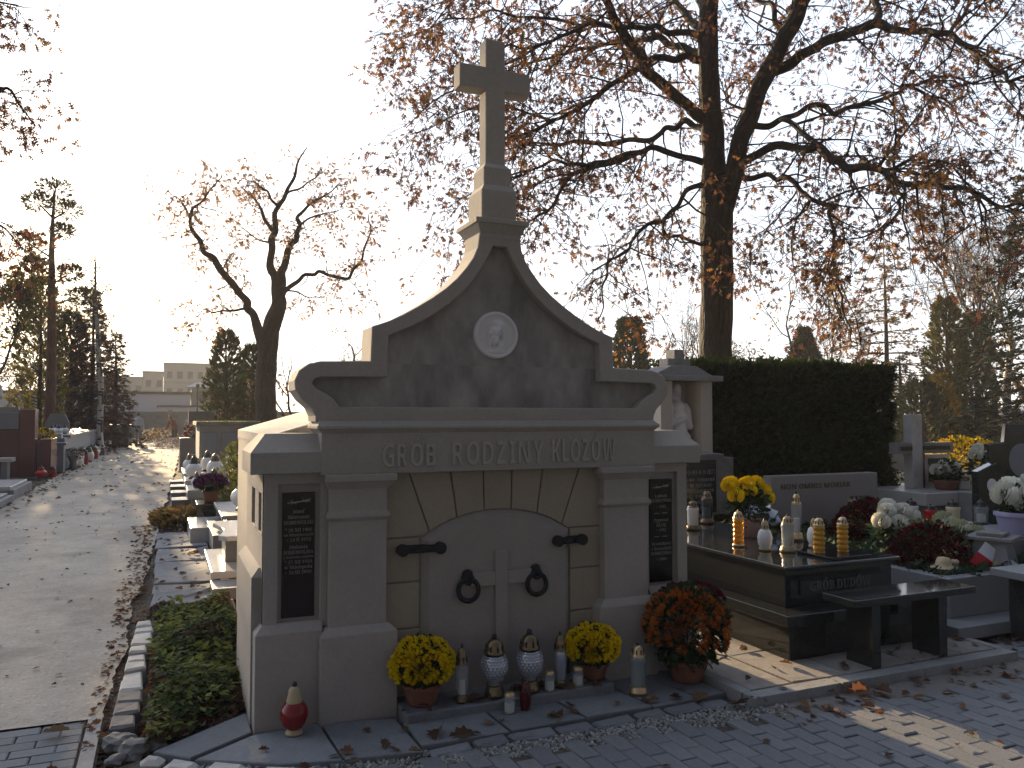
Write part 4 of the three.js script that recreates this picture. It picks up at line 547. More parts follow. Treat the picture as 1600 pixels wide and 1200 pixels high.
// ------------------------------------------------------------------ shrine, hedge, planted grave with low stone
{
  const t = thing('shrine', 'pale stone niche shrine with small cross and carved figure', 'shrine');
  const z0 = -3.3, z1 = -2.86;
  part('back_wall', join(box(4.46, 5.04, 0.2, 1.98, z0, z0 + 0.14, 0.004)), M.stoneWhite, t); for (const x of [4.42, 4.945]) part('side_pier', join(box(x, x + 0.15, 0.2, 1.985, z0 + 0.02, z1, 0.006)), M.renderPale, t);
  part('cornice', join(box(4.33, 5.19, 1.98, 2.04, z0 - 0.05, z1 + 0.08, 0.008)), M.kerb, t);
  part('gable', join(extrude([[4.36, 2.041], [5.16, 2.041], [4.93, 2.15], [4.6, 2.15]], 0.36, 0.006).translate(0, 0, z0 + 0.02)), M.kerb, t);
  const c = part('cross', join(extrude([[4.62, 2.151], [4.92, 2.151], [4.92, 2.235], [4.83, 2.235], [4.83, 2.335], [4.71, 2.335], [4.71, 2.235], [4.62, 2.235]], 0.16, 0.005).translate(0, 0, z0 + 0.12)), M.kerb, t); part('small_cross', join(box(4.76, 4.78, 2.12, 2.24, z0 + 0.281, z0 + 0.3, 0.003), box(4.72, 4.755, 2.18, 2.2, z0 + 0.281, z0 + 0.299, 0.002), box(4.785, 4.82, 2.18, 2.2, z0 + 0.281, z0 + 0.299, 0.002)), M.graniteGrey, c);
  part('plinth', join(box(4.36, 5.14, -0.1, 0.2, z0 - 0.04, z1 + 0.02, 0.006), box(4.575, 4.94, 0.2, 1.12, z0 + 0.13, z1 - 0.06, 0.004)), M.renderPale, t);
  const fig = bodyGeo([[0, 0.86, 0, 0.055, 0.075, 0.06], [0, 0.89, -0.02, 0.066, 0.07, 0.06], [-0.05, 0.80, -0.03, 0.03, 0.09, 0.03], [0.05, 0.80, -0.03, 0.03, 0.09, 0.03], [0, 0.76, 0, 0.03, 0, 0.7, -0.01, 0.07], [-0.12, 0.66, 0, 0.055, 0.12, 0.66, 0, 0.055], [0, 0.62, 0, 0.12, 0, 0.35, 0, 0.12], [0, 0.35, 0, 0.12, 0, 0.0, 0, 0.15], [-0.15, 0.62, 0.02, 0.05, -0.16, 0.45, 0.07, 0.045], [-0.16, 0.45, 0.07, 0.045, 0.0, 0.5, 0.13, 0.032], [0.15, 0.62, 0.02, 0.05, 0.16, 0.42, 0.06, 0.045], [0.16, 0.42, 0.06, 0.045, 0.04, 0.55, 0.13, 0.03], [-0.1, 0.55, 0.08, 0.025, 0.12, 0.28, 0.1, 0.025], [-0.08, 0.3, 0.1, 0.02, -0.1, 0.0, 0.12, 0.025], [0.0, 0.3, 0.11, 0.02, 0.0, 0.0, 0.13, 0.025], [0.08, 0.25, 0.1, 0.02, 0.1, 0.0, 0.12, 0.025], [0, 0.83, 0.055, 0.01, 0.02, 0.016]], [0, 0.46, 0], 0.52, 64, 0.025);
  const st = solo('shrine_statue', fig, M.marble, 'white robed statue with folded hands inside the niche shrine', 'statue'); st.position.set(4.765, 1.121, -3.05); st.scale.set(0.8, 0.88, 0.8);
}
{
  reseed(777); const t = thing('clipped_hedge', 'tall clipped dark green thuja hedge behind the graves', 'hedge'); const x0 = 5.36, x1 = 8.5, h = 2.2, z0 = -4.5, z1 = -3.42;
  part('dark_core', join(box(x0 + 0.12, x1 - 0.12, 0.0, h - 0.12, z0 + 0.12, z1 - 0.12, 0.1)), flat([0.012, 0.016, 0.008], 1), t);  // solid box, shade inside the hedge put into its dark colour, stops see-through
  const m = new Mass(), cols = [[0.028, 0.045, 0.014], [0.038, 0.055, 0.016], [0.022, 0.036, 0.014], [0.05, 0.062, 0.018]];
  const put = (x, y, z, nx, ny, nz) => { const w = 0.05 * (Math.sin(x * 5.3 + y * 3.1) + Math.sin(y * 6.7 - x * 2.3 + z * 4)); m.leaf(SPRAY, [x + nx * (w - 0.08) + rr(-0.03, 0.03), y + ny * (w - 0.08) + rr(-0.03, 0.03), z + nz * (w - 0.08) + rr(-0.03, 0.03)], [nx + rr(-0.8, 0.8), ny + rr(-0.4, 1.0), nz + rr(-0.8, 0.8)], rr(0.07, 0.15), rr(-1.5, 1.5), vary(pick(cols), 0.35), 0.15); };
  for (let k = 0; k < 15000; k++) put(rr(x0, x1), rr(0.1, h), z1, 0, 0, 1);
  for (let k = 0; k < 5200; k++) put(rr(x0, x1), h, rr(z0, z1), 0, 1, 0);
  for (let k = 0; k < 3000; k++) put(x1, rr(0.1, h), rr(z0, z1), 1, 0, 0);
  for (let k = 0; k < 3000; k++) put(x0, rr(0.1, h), rr(z0, z1), -1, 0, 0);
  for (let k = 0; k < 500; k++) m.leaf(SPRAY, [rr(x0, x1), h - 0.02, rr(z0, z1)], [rr(-0.4, 0.4), 1, rr(-0.4, 0.4)], rr(0.1, 0.22), rr(-1.5, 1.5), vary([0.05, 0.07, 0.02], 0.3), 0.1);
  part('foliage', m.geo(), M.needle, t);
}
{
  const t = thing('planted_grave', 'grey granite kerbed grave planted with greenery and dark red flowers', 'grave');
  part('foot_slab', join(box(4.76, 7.2, 0.0, 0.09, -0.1, 0.34, 0.006)), M.graniteGrey, t); part('front_kerb', join(box(4.95, 7.15, 0.09, 0.385, 0.02, 0.13, 0.008)), M.graniteGrey, t); part('left_kerb', join(box(4.95, 5.06, 0.0, 0.385, -2.9, 0.019, 0.008)), M.graniteGrey, t); part('right_kerb', join(box(7.04, 7.15, 0.0, 0.385, -2.9, 0.019, 0.008)), M.graniteGrey, t); part('soil', join(box(5.06, 7.04, 0.0, 0.34, -2.9, 0.02, 0)), M.soil, t);
  reseed(55); const m = new Mass(); for (let k = 0; k < 4200; k++) { const a = rr(0, 6.28); m.leaf(SPRAY, [rr(5.0, 7.05), 0.335 + rr(0, 0.06), rr(-2.9, 0.06)], [Math.cos(a), rr(0, 0.9), Math.sin(a)], rr(0.06, 0.14), rr(-1, 1), vary([0.02, 0.045, 0.02], 0.4), 0.2); } const gcover = part('evergreen_cover', m.geo(), M.needle, t); gcover.userData.kind = 'stuff';
  const st = thing('inscribed_stone', 'low wide grey granite stone with bronze letters before the hedge', 'gravestone'); part('slab', join(box(5.66, 7.24, 0.33, 0.94, -2.72, -2.58, 0.01)), M.granitePale, st);
  const L = (txt, x, y, w, hgt) => { const g = new TextGeometry(txt, { font: font.sans, size: hgt, depth: 0.006, curveSegments: 3 }); g.computeBoundingBox(); g.scale(w / (g.boundingBox.max.x - g.boundingBox.min.x), 1, 1); g.translate(x, y, -2.5795); return g; };
  part('lettering', L('NON OMNIS MORIAR', 5.78, 0.79, 1.02, 0.058), flat([0.13, 0.095, 0.06], 0.5), st); { reseed(37); const gs = []; for (const [y, n] of [[0.66, 16], [0.615, 12]]) for (let k = 0; k < n; k++) gs.push(box(6.8 + k * 0.02, 6.8 + k * 0.02 + rr(0.008, 0.015), y, y + rr(0.014, 0.022), -2.581, -2.576, 0)); part('worn_lettering', join(gs), flat([0.12, 0.1, 0.09], 0.5), st); }
}
function mound({ label, pos, rx, ry, cols, n, size, sd, name = 'chrysanthemum_mound', group }) {
  reseed(sd); const t = thing(name, label, 'flowers', pos, 0, group), m = new Mass(), f = new Mass(); mumFoliage(f, 0, ry * 0.5, 0, rx * 0.9, ry * 0.55, 300, 0.06); part('foliage', f.geo(), M.needle, t);
  for (let k = 0; k < n; k++) { const u = (k + 0.5) / n, y = 1 - 0.98 * u, a = k * 2.39996, s = Math.sqrt(1 - y * y), q = rr(0.92, 1.06), c = [Math.cos(a) * s * rx * q, y * ry * q, Math.sin(a) * s * rx * q], col = pick(cols); for (let i = 0; i < 7; i++) { const b = i / 7 * 6.28; m.leaf(OVAL, c, [Math.cos(a) * s * 0.6 + Math.cos(b) * 0.7, y * 0.8 + 0.25, Math.sin(a) * s * 0.6 + Math.sin(b) * 0.7], size * rr(0.8, 1.2), rr(-1, 1), vary(col, 0.2), 0.2); } }
  part('blooms', m.geo(), M.petal, t).userData.kind = 'stuff'; return t;
}
mound({ label: 'large dark red chrysanthemum mound at the front of the planted grave', pos: [5.42, 0.34, -0.42], rx: 0.31, ry: 0.34, cols: RED, n: 760, size: 0.036, sd: 901, group: 'dark red chrysanthemums' });
mound({ label: 'dark red chrysanthemum mound before the low inscribed stone', pos: [6.05, 0.34, -1.6], rx: 0.36, ry: 0.4, cols: RED, n: 800, size: 0.04, sd: 902, group: 'dark red chrysanthemums' });
function balls({ label, pos, list, col, size, sd, wrap = [0.12, 0.13, 0.12], potH = 0.16, potR = 0.1, group = 'ball chrysanthemums' }) {
  reseed(sd); const t = thing('ball_chrysanthemum', label, 'flowers', pos, 0, group); part('pot', potGeo(potR, potH), flat(wrap, 0.6), t); const m = new Mass(); mumFoliage(m, 0, potH + 0.1, 0, 0.16, 0.12, 160, 0.07); part('foliage', m.geo(), M.needle, t); const g = col.map((c) => ballGeo(size, c)); list.forEach(([x, y, z, s = 1], k) => { const b = part('bloom', g[k % g.length], M.petal, t); b.position.set(x, y, z); b.rotation.y = k * 1.7; b.scale.setScalar(s); }); return t;
}
balls({ label: 'white ball chrysanthemums between the two dark red mounds', pos: [5.66, 0.345, -1.02], list: [[-0.17, 0.3, 0.05], [-0.02, 0.37, -0.02], [-0.0, 0.28, 0.1], [0.12, 0.37, 0.03], [0.19, 0.33, 0.06], [0.08, 0.4, -0.1]], col: WHT, size: 0.09, sd: 911, wrap: [0.03, 0.03, 0.03], potH: 0.12 });
{ const hat = thing('grave_lantern', 'small straw hat shaped lantern on the greenery below the red mound', 'lantern', [5.2, 0.35, -0.12]); part('base', lathe([[0, 0], [0.05, 0], [0.055, 0.05], [0.045, 0.06], [0, 0.06]], 18), gold, hat); part('cap', lathe([[0.095, 0.055], [0.1, 0.06], [0.062, 0.075], [0.058, 0.1], [0.045, 0.135], [0.0005, 0.145]], 22), dullGold, hat);
  lantern({ label: 'tiny clear lantern beside the straw hat shaped one', pos: [5.3, 0.35, -0.1], h: 0.12, r: 0.035, kind: 'jar', capM: dullGold, glassM: glassClear, group: 'small lanterns on the planted grave' }); }
{ const t = thing('small_flag', 'little white and red paper flag leaning on the planted grave', 'flag', [5.47, 0.36, -0.1], -0.5); const cloth = (y0, y1, c) => { const g = new THREE.PlaneGeometry(0.3, y1 - y0, 14, 3); g.translate(0.15, (y0 + y1) / 2, 0); const p = g.attributes.position; for (let i = 0; i < p.count; i++) p.setZ(i, 0.018 * Math.sin(p.getX(i) * 18 + p.getY(i) * 9)); g.computeVertexNormals(); return [g, flat(c, 0.8, { side: THREE.DoubleSide })]; };
  const tilt = new THREE.Matrix4().makeRotationZ(-0.62); const [w, wm] = cloth(0.1, 0.2, [0.75, 0.76, 0.8]), [r, rm] = cloth(0.0, 0.1, [0.5, 0.02, 0.03]); const em = new THREE.CircleGeometry(0.02, 12); em.translate(0.16, 0.1, 0.022); for (const g of [w, r, em]) { g.applyMatrix4(tilt); g.translate(0, 0.08, 0); } part('white_half', w, wm, t); part('red_half', r, rm, t); part('emblem', em, flat([0.6, 0.5, 0.2], 0.5), t); part('staff', new THREE.CylinderGeometry(0.004, 0.004, 0.34, 8).rotateZ(0.1).translate(-0.0, 0.14, 0), flat([0.1, 0.07, 0.04], 0.7), t); }
// ------------------------------------------------------------------ trees
const OAK=[[[8.12,0.95,-6.72,0.336],[8.14,2.52,-6.71,0.274],[8.16,4.33,-6.69,0.272],[8.17,5.32,-6.68,0.28],[8.13,5.77,-6.71,0.213],[8.13,6.1,-6.71,0.19],[8.12,6.55,-6.72,0.19],[8.08,7.39,-6.75,0.174],[8.07,8.12,-6.76,0.168],[8.1,8.8,-6.73,0.157],[8.16,9.81,-6.69,0.129],[8.11,10.96,-6.73,0.095],[8.22,11.96,-6.64,0.05]],[[8.21,4.99,-6.65,0.168],[8.29,5.4,-6.5,0.162],[8.34,5.81,-6.38,0.155],[8.48,6.63,-6.17,0.144],[8.62,7.23,-5.97,0.143],[8.8,7.8,-5.71,0.137],[8.96,8.36,-5.47,0.131],[9.14,9.06,-5.19,0.103],[9.21,9.87,-5.04,0.07],[9.36,10.59,-4.78,0.032]],[[8.07,6.67,-6.76,0.112],[7.61,6.86,-6.71,0.093],[7.13,7.09,-6.67,0.091],[6.68,7.25,-6.59,0.089],[6.3,7.6,-6.47,0.082],[5.94,7.83,-6.32,0.07],[5.62,8.09,-6.15,0.058],[5.04,8.39,-6.11,0.033],[4.61,8.65,-5.98,0.014]],[[8.04,7.75,-6.78,0.073],[7.7,7.78,-6.82,0.061],[7.3,7.71,-6.91,0.055],[6.94,7.52,-6.95,0.054],[6.54,7.28,-7.01,0.048],[6.04,6.89,-7.11,0.04],[5.68,6.62,-7.11,0.034],[5.26,6.39,-7.14,0.026],[4.84,6.11,-7.16,0.018],[4.53,5.54,-7.11,0.01]],[[8.02,7.91,-6.8,0.073],[7.89,8.17,-7.27,0.069],[7.74,8.52,-7.74,0.058],[7.56,8.64,-8.21,0.048],[7.31,8.75,-8.72,0.036],[7.03,8.82,-9.23,0.025],[6.67,9.05,-9.76,0.016]],[[8.02,8.3,-6.79,0.073],[8.13,8.93,-7.49,0.064],[8.26,9.56,-8.17,0.058],[8.2,10.36,-8.96,0.041],[8.04,11.02,-9.8,0.026]],[[8,8.13,-6.81,0.062],[7.48,8.13,-6.78,0.055],[6.99,8.12,-6.72,0.045],[6.5,7.96,-6.64,0.042],[5.93,7.86,-6.59,0.038],[5.46,7.69,-6.48,0.032],[5,7.38,-6.34,0.026],[4.51,7.08,-6.21,0.021],[4.03,6.95,-6.06,0.014],[3.56,6.56,-5.89,0.007]],[[7.99,6.59,-6.82,0.056],[7.86,6.8,-7.15,0.051],[7.7,6.75,-7.49,0.049],[7.56,6.6,-7.81,0.047],[7.12,6.63,-8.31,0.044],[6.59,6.78,-8.82,0.036],[6.36,6.78,-9.16,0.027],[5.94,6.9,-9.57,0.018],[5.56,6.81,-9.94,0.009]],[[8.03,5.94,-6.79,0.062],[7.56,6.01,-6.83,0.052],[7.02,6.12,-6.89,0.049],[6.53,5.94,-6.91,0.045],[5.95,5.74,-6.96,0.036],[5.56,5.65,-6.89,0.031],[5.13,5.64,-6.83,0.022],[4.71,5.41,-6.76,0.017],[4.29,5.21,-6.67,0.01]],[[6.97,6.19,-7.52,0.039],[6.42,5.87,-7.25,0.035],[5.66,5.57,-7.08,0.034],[5.19,5.11,-6.74,0.025],[4.65,4.6,-6.42,0.017],[4.22,4.36,-6.05,0.009]],[[8.05,5.64,-6.78,0.05],[7.57,5.41,-6.67,0.041],[7.22,5.05,-6.46,0.034],[6.79,4.71,-6.29,0.031],[6.3,4.48,-6.17,0.028],[5.95,4.11,-5.95,0.022],[5.49,3.85,-5.79,0.019],[5.23,3.42,-5.51,0.014],[4.98,2.87,-5.22,0.007]],[[7.99,4.53,-6.82,0.034],[7.46,4.6,-6.71,0.027],[7.04,4.52,-6.52,0.024],[6.76,4.69,-6.23,0.02]],[[8.89,7.42,-6.08,0.095],[9.08,7.54,-5.65,0.083],[9.23,7.63,-5.25,0.079],[9.36,7.63,-4.85,0.075],[9.48,7.62,-4.45,0.072],[9.56,7.35,-4.07,0.047],[9.63,7.19,-3.7,0.044],[9.66,7,-3.36,0.043],[9.67,6.61,-3.04,0.035],[9.67,6.22,-2.72,0.03],[9.6,5.97,-2.5,0.024],[9.62,5.87,-2.14,0.017],[9.64,5.55,-1.77,0.009]],[[9.99,7.94,-4.97,0.062],[10.32,8.34,-5.17,0.058],[10.57,8.86,-5.45,0.05],[11.04,9.49,-5.48,0.03],[11.56,10.05,-5.45,0.015]],[[10.68,7.55,-4.14,0.034],[11.19,8,-4.29,0.029],[11.73,8.49,-4.4,0.024],[12.35,8.94,-4.39,0.012]],[[8.63,6.53,-6.31,0.062],[9.1,6.65,-6.13,0.048],[9.56,6.88,-5.94,0.046],[9.95,6.75,-5.8,0.044],[10.41,6.91,-5.58,0.038],[10.81,7.05,-5.4,0.033],[11.07,7.27,-5.36,0.03],[11.45,7.07,-5.17,0.024],[11.83,6.84,-4.98,0.015],[12.11,6.41,-4.91,0.009]],[[10.25,6.87,-4.67,0.022],[10.91,7.09,-4.74,0.02],[11.63,7.22,-4.71,0.018],[12.35,7.27,-4.65,0.013],[13.04,7.23,-4.62,0.006]],[[8.52,5.92,-6.4,0.078],[8.74,6.07,-5.9,0.066],[8.87,5.9,-5.46,0.062],[8.9,5.83,-5.11,0.064],[8.86,5.55,-4.82,0.071],[8.86,5.28,-4.48,0.062],[9.01,5.13,-3.97,0.05],[9.07,4.83,-3.55,0.045],[9.13,4.67,-3.1,0.036],[9.16,4.48,-2.67,0.029],[9.13,4.22,-2.31,0.021],[9.09,4.08,-1.96,0.014],[9.04,3.83,-1.59,0.007]],[[8.98,6.59,-6,0.042],[8.89,6.19,-5.47,0.041],[8.77,5.78,-4.95,0.039]],[[9.68,5.67,-5.32,0.045],[9.46,5.57,-4.73,0.038],[9.22,5.23,-4.16,0.031],[9.01,5.16,-3.54,0.022],[8.79,4.95,-2.92,0.014],[8.56,4.66,-2.3,0.009]],[[8.44,5.68,-6.47,0.056],[8.67,5.6,-5.98,0.041],[8.71,5.48,-5.66,0.041],[8.74,5.17,-5.33,0.04],[8.72,4.95,-5.05,0.034],[8.81,4.78,-4.66,0.028],[8.6,4.45,-4.55,0.025],[8.46,4.02,-4.39,0.022],[8.26,3.66,-4.29,0.02],[8.19,3.39,-4.05,0.017],[8.06,3.09,-3.87,0.014],[7.98,2.76,-3.64,0.012],[7.9,2.54,-3.41,0.007]],[[9.15,5.35,-5.84,0.017],[8.56,4.88,-5.57,0.013],[8,4.47,-5.27,0.01],[7.7,4.17,-4.73,0.005]],[[10.07,5.47,-4.88,0.036],[9.81,5.08,-4.63,0.027],[9.7,4.91,-4.19,0.024],[9.37,4.59,-4.02,0.021],[8.89,4.26,-4,0.015],[8.4,4.1,-4,0.01],[7.96,3.94,-3.93,0.007]],[[9.05,8.06,-5.94,0.056],[9.12,8.62,-6.28,0.043],[9.16,8.93,-6.64,0.038],[9.15,9.41,-7.05,0.03],[9.12,10.16,-7.45,0.015]],[[8.61,6.76,-6.32,0.034],[8.72,7.24,-7.09,0.023],[9.12,7.67,-7.63,0.018],[9.8,8.21,-7.94,0.013]],[[6.26,8.52,-7.94,0.031],[5.27,8.37,-7.71,0.024],[4.33,8.17,-7.42,0.018],[3.44,7.67,-7.05,0.012],[2.62,7.02,-6.63,0.007]],[[5.6,8.2,-8.28,0.025],[4.37,7.28,-7.8,0.018],[3.47,6.56,-7.13,0.012],[2.61,5.65,-6.42,0.007]],[[5.78,6.83,-8.19,0.025],[4.85,6.92,-8.1,0.019],[3.87,6.57,-7.98,0.013],[3.05,6.05,-7.75,0.008]],[[6.06,9.64,-8.04,0.034],[4.91,9.04,-7.71,0.024],[3.84,8.27,-7.28,0.015],[2.85,7.51,-6.77,0.007]],[[5.44,5.96,-8.35,0.02],[4.35,5.33,-7.73,0.013],[3.43,4.74,-7,0.007]],[[6.31,8.12,-7.91,0.022],[5.55,7.91,-8.3,0.02],[4.82,7.57,-8.62,0.014],[3.97,7.72,-8.93,0.008]],[[8.08,8.46,-6.75,0.078],[8.26,9.71,-7.56,0.065],[8.26,10.88,-8.47,0.05],[8.03,12.02,-9.51,0.029],[7.76,12.91,-10.53,0.014]],[[8.14,9.13,-6.71,0.073],[7.89,9.15,-5.62,0.052],[7.53,9.22,-4.61,0.031],[6.99,9.08,-3.75,0.013]],[[9.33,8.87,-5.67,0.067],[9.32,8.72,-4.78,0.051],[9.27,8.48,-3.9,0.036],[9.18,8.06,-3.01,0.022],[8.98,7.45,-2.24,0.009]]];
const ACACIA=[[[2.45,0.28,-21.49,0.367],[2.45,1.88,-21.49,0.319],[2.46,3.33,-21.49,0.303],[2.62,4.48,-21.47,0.271],[2.8,5.14,-21.45,0.239],[2.72,5.53,-21.46,0.167],[2.68,5.95,-21.46,0.135],[2.53,6.48,-21.48,0.112],[2.56,7.18,-21.48,0.104],[2.66,7.66,-21.46,0.088],[2.81,8.29,-21.44,0.072],[3.02,8.77,-21.42,0.056],[3.3,9.58,-21.38,0.036],[3.6,10.16,-21.33,0.016]],[[2.41,3.63,-21.49,0.199],[2.21,4.15,-21.33,0.15],[2,4.72,-21.17,0.126],[1.81,5.07,-21,0.117],[1.4,5.54,-20.85,0.108],[0.97,6,-20.7,0.1],[0.55,6.38,-20.54,0.084],[0.27,6.89,-20.37,0.064],[0.16,7.27,-20.19,0.045],[0.35,7.64,-20,0.037],[0.63,8.01,-19.81,0.026],[0.94,8.38,-19.61,0.015]],[[2.79,5.49,-21.45,0.159],[2.88,6.14,-21.56,0.128],[3.04,6.64,-21.67,0.113],[3.23,7.14,-21.77,0.101],[3.4,7.5,-21.87,0.081],[3.4,8.01,-22,0.057],[3.88,8.59,-22.05,0.041],[4.52,9.03,-22.06,0.025],[5.09,9.35,-22.07,0.012]],[[2.87,5.11,-21.44,0.104],[3.06,5.6,-21.24,0.071],[3.51,6.01,-21.01,0.059],[3.92,6.11,-20.77,0.055],[4.41,5.92,-20.51,0.054],[4.74,5.87,-20.28,0.05],[5.06,6.35,-20.03,0.038],[5.24,7.08,-19.82,0.03],[5.27,7.35,-19.64,0.019],[5.19,7.84,-19.49,0.008]],[[2.59,7.42,-21.47,0.064],[2.31,8.14,-22.01,0.053],[2.09,8.68,-22.53,0.037],[1.75,9.14,-23.06,0.021]],[[2.73,8.21,-21.45,0.048],[2.39,8.56,-21.16,0.035],[2.03,8.67,-20.86,0.023],[1.62,8.69,-20.56,0.011]],[[1.93,4.95,-21.54,0.048],[1.51,4.81,-21.2,0.039],[1.07,4.73,-20.85,0.027],[0.57,4.72,-20.5,0.015],[0.17,4.37,-20.14,0.008]],[[3.05,5.54,-21.41,0.032],[3.48,5.54,-21.76,0.024],[3.92,5.48,-22.09,0.021],[4.57,5.53,-22.38,0.008]],[[3.33,7.54,-21.37,0.04],[3.64,7.8,-20.99,0.031],[4.02,7.9,-20.58,0.019],[4.54,8,-20.15,0.011]],[[0.2,7.53,-21.64,0.036],[0.03,8.06,-22.05,0.028],[-0.25,8.44,-22.45,0.016],[-0.74,8.1,-22.85,0.008]],[[2.56,7.03,-21.48,0.036],[2.08,7.15,-21.53,0.024],[1.57,7.5,-21.57,0.012]],[[2.94,8.53,-21.43,0.04],[3.44,8.9,-21.69,0.032],[4.02,9.43,-21.94,0.02],[4.3,9.96,-22.23,0.008]],[[1.27,5.87,-21.59,0.036],[1.26,6.42,-22.09,0.024],[1.59,6.85,-22.57,0.012]]];
// twigs and leaves growing along given limbs
function clothe(limbs, wood, leaves, { from = 0.25, per = 2.2, len = [0.5, 1.4], leafN = [4, 9], size = [0.09, 0.15], cols, shape = OAKLEAF, droop = 0.25, spread = 0.16, fork = 3, dens = 1, tw0 = 0.02, minY = -1 }) {
  for (const L of limbs) {
    const cv = new THREE.CatmullRomCurve3(L.map((p) => V(p[0], p[1], p[2])), false, 'centripetal'), tot = cv.getLength(), n = Math.round(tot * per);
    for (let k = 0; k < n; k++) {
      const f = from + (1 - from) * Math.pow((k + rnd()) / n, 0.8), p = cv.getPoint(Math.min(1, f)), t = cv.getTangent(Math.min(1, f)), w = f * (L.length - 1), a = Math.min(L.length - 2, Math.floor(w)), r = L[a][3] + (L[a + 1][3] - L[a][3]) * (w - a);
      if (p.y < minY) continue; const d = onSphere(), dir = V(d[0], d[1], d[2]).multiplyScalar(0.95).addScaledVector(t, 0.65).normalize(), l = rr(...len) * (1 - 0.35 * f);
      const pts = [[p.x, p.y, p.z, Math.min(r * 0.6, tw0)]]; let q = p.clone(), e = dir.clone(); const sg = 5;
      for (let s = 1; s <= sg; s++) { e.add(V(rr(-0.4, 0.4), rr(-0.35, 0.35) - droop * 0.3, rr(-0.4, 0.4))).normalize(); q = q.clone().addScaledVector(e, l / sg); pts.push([q.x, q.y, q.z, Math.max(0.005, Math.min(r * 0.6, tw0) * (1 - s / (sg + 0.6)))]); }
      wood.tube(pts, 4, 1, 0);
      for (let b = 0; b < fork; b++) {
        const s = 1 + Math.floor(rr(0, sg)), o = pts[s]; let g = V(o[0], o[1], o[2]), h = V(...onSphere()).add(e).normalize(); const tw = [[...g.toArray(), 0.007]], tl = rr(0.18, 0.55);
        for (let i = 0; i < 3; i++) { h.add(V(rr(-0.4, 0.4), rr(-0.4, 0.3) - droop * 0.3, rr(-0.4, 0.4))).normalize(); g = g.clone().addScaledVector(h, tl / 3); tw.push([g.x, g.y, g.z, 0.0042]); }
        wood.tube(tw, 3, 1, 0);
        if (rnd() < dens) { const c = pick(cols); for (let i = 0, m = Math.round(rr(...leafN)); i < m; i++) { const u = onSphere(); leaves.leaf(shape, [g.x + u[0] * spread * rnd(), g.y + u[1] * spread * rnd() - 0.03, g.z + u[2] * spread * rnd()], [u[0], u[1] - 0.5, u[2]], rr(...size), rr(-3, 3), vary(c, 0.3), rr(0.05, 0.5)); } }
      }
    }
  }
}
function treeFrom(name, label, limbs, bark, opt, sd, sides = 10) {
  reseed(sd); const t = thing(name, label, 'tree'), [x, , z] = limbs[0][0]; t.position.set(x, 0, z); const loc = limbs.map((L) => L.map(([a, b, c, r]) => [a - x, b, c - z, r])); loc[0].unshift([0, -0.15, 0, loc[0][0][3] * 1.25]);
  const trunk = new Mass(), wood = new Mass(), leaves = new Mass(); trunk.tube(loc[0], sides + 6, 5, 0.05); for (const L of loc.slice(1)) wood.tube(L, sides, 4, 0.06);
  clothe(loc.slice(opt.clotheTrunk ? 0 : 1), wood, leaves, opt); part('trunk', trunk.geo(), bark, t); part('limbs', wood.geo(), bark, t); part('foliage', leaves.geo(), M.leaf, t); return t;
}
// wander the traced limbs a little so that bends look grown
const gnarl = (limbs, a, sd) => { reseed(sd); return limbs.map((L) => { const o = []; L.forEach((p, i) => { o.push(p); if (i < L.length - 1 && L[i][3] < 0.16) { const q = L[i + 1]; o.push([(p[0] + q[0]) / 2 + rr(-a, a), (p[1] + q[1]) / 2 + rr(-a, a), (p[2] + q[2]) / 2 + rr(-a, a), (p[3] + q[3]) / 2]); } }); return o; }); };
const OAKCOL = [[0.18, 0.085, 0.05], [0.15, 0.068, 0.045], [0.24, 0.125, 0.05], [0.13, 0.06, 0.04], [0.27, 0.145, 0.05]];
treeFrom('oak_tree', 'large forked oak with sparse russet leaves behind the hedge', gnarl(OAK, 0.06, 6), M.bark, { from: 0.1, per: 6.5, len: [0.7, 2.3], leafN: [5, 11], size: [0.075, 0.13], cols: OAKCOL, droop: 0.28, fork: 5, dens: 0.68, spread: 0.15, minY: 3.3, clotheTrunk: false }, 1001, 12);
treeFrom('bare_tree', 'half bare spreading tree with brown leaf tufts left of the tomb', gnarl(ACACIA, 0.09, 8), M.barkWarm, { from: 0.22, per: 4.6, len: [0.5, 1.9], leafN: [5, 10], size: [0.11, 0.18], cols: [[0.26, 0.14, 0.07], [0.22, 0.115, 0.06], [0.33, 0.2, 0.09]], droop: 0.1, fork: 3, dens: 0.95, clotheTrunk: false }, 1002, 9);
// generic broadleaf by recursion
function grow(limbs, p, d, l, r, depth, { spread = 0.7, kids = [2, 3], curl = 0.25, lift = 0.1, shrink = 0.72 }) {
  const pts = [[p.x, p.y, p.z, r]]; let q = p.clone(), e = d.clone(); const n = 4; for (let k = 1; k <= n; k++) { e.add(V(rr(-curl, curl), rr(-curl, curl) + lift, rr(-curl, curl))).normalize(); q = q.clone().addScaledVector(e, l / n); pts.push([q.x, q.y, q.z, r * (1 - 0.38 * k / n)]); } limbs.push(pts);
  if (depth > 0) for (let k = 0, m = Math.round(rr(...kids)); k < m; k++) { const f = k === 0 ? n : 1 + Math.floor(rr(1, n)), o = pts[f], nd = e.clone().add(V(...onSphere()).multiplyScalar(spread)).normalize(); grow(limbs, V(o[0], o[1], o[2]), nd, l * shrink * rr(0.8, 1.15), o[3] * (k ? 0.62 : 0.9), depth - 1, { spread, kids, curl, lift, shrink }); }
}
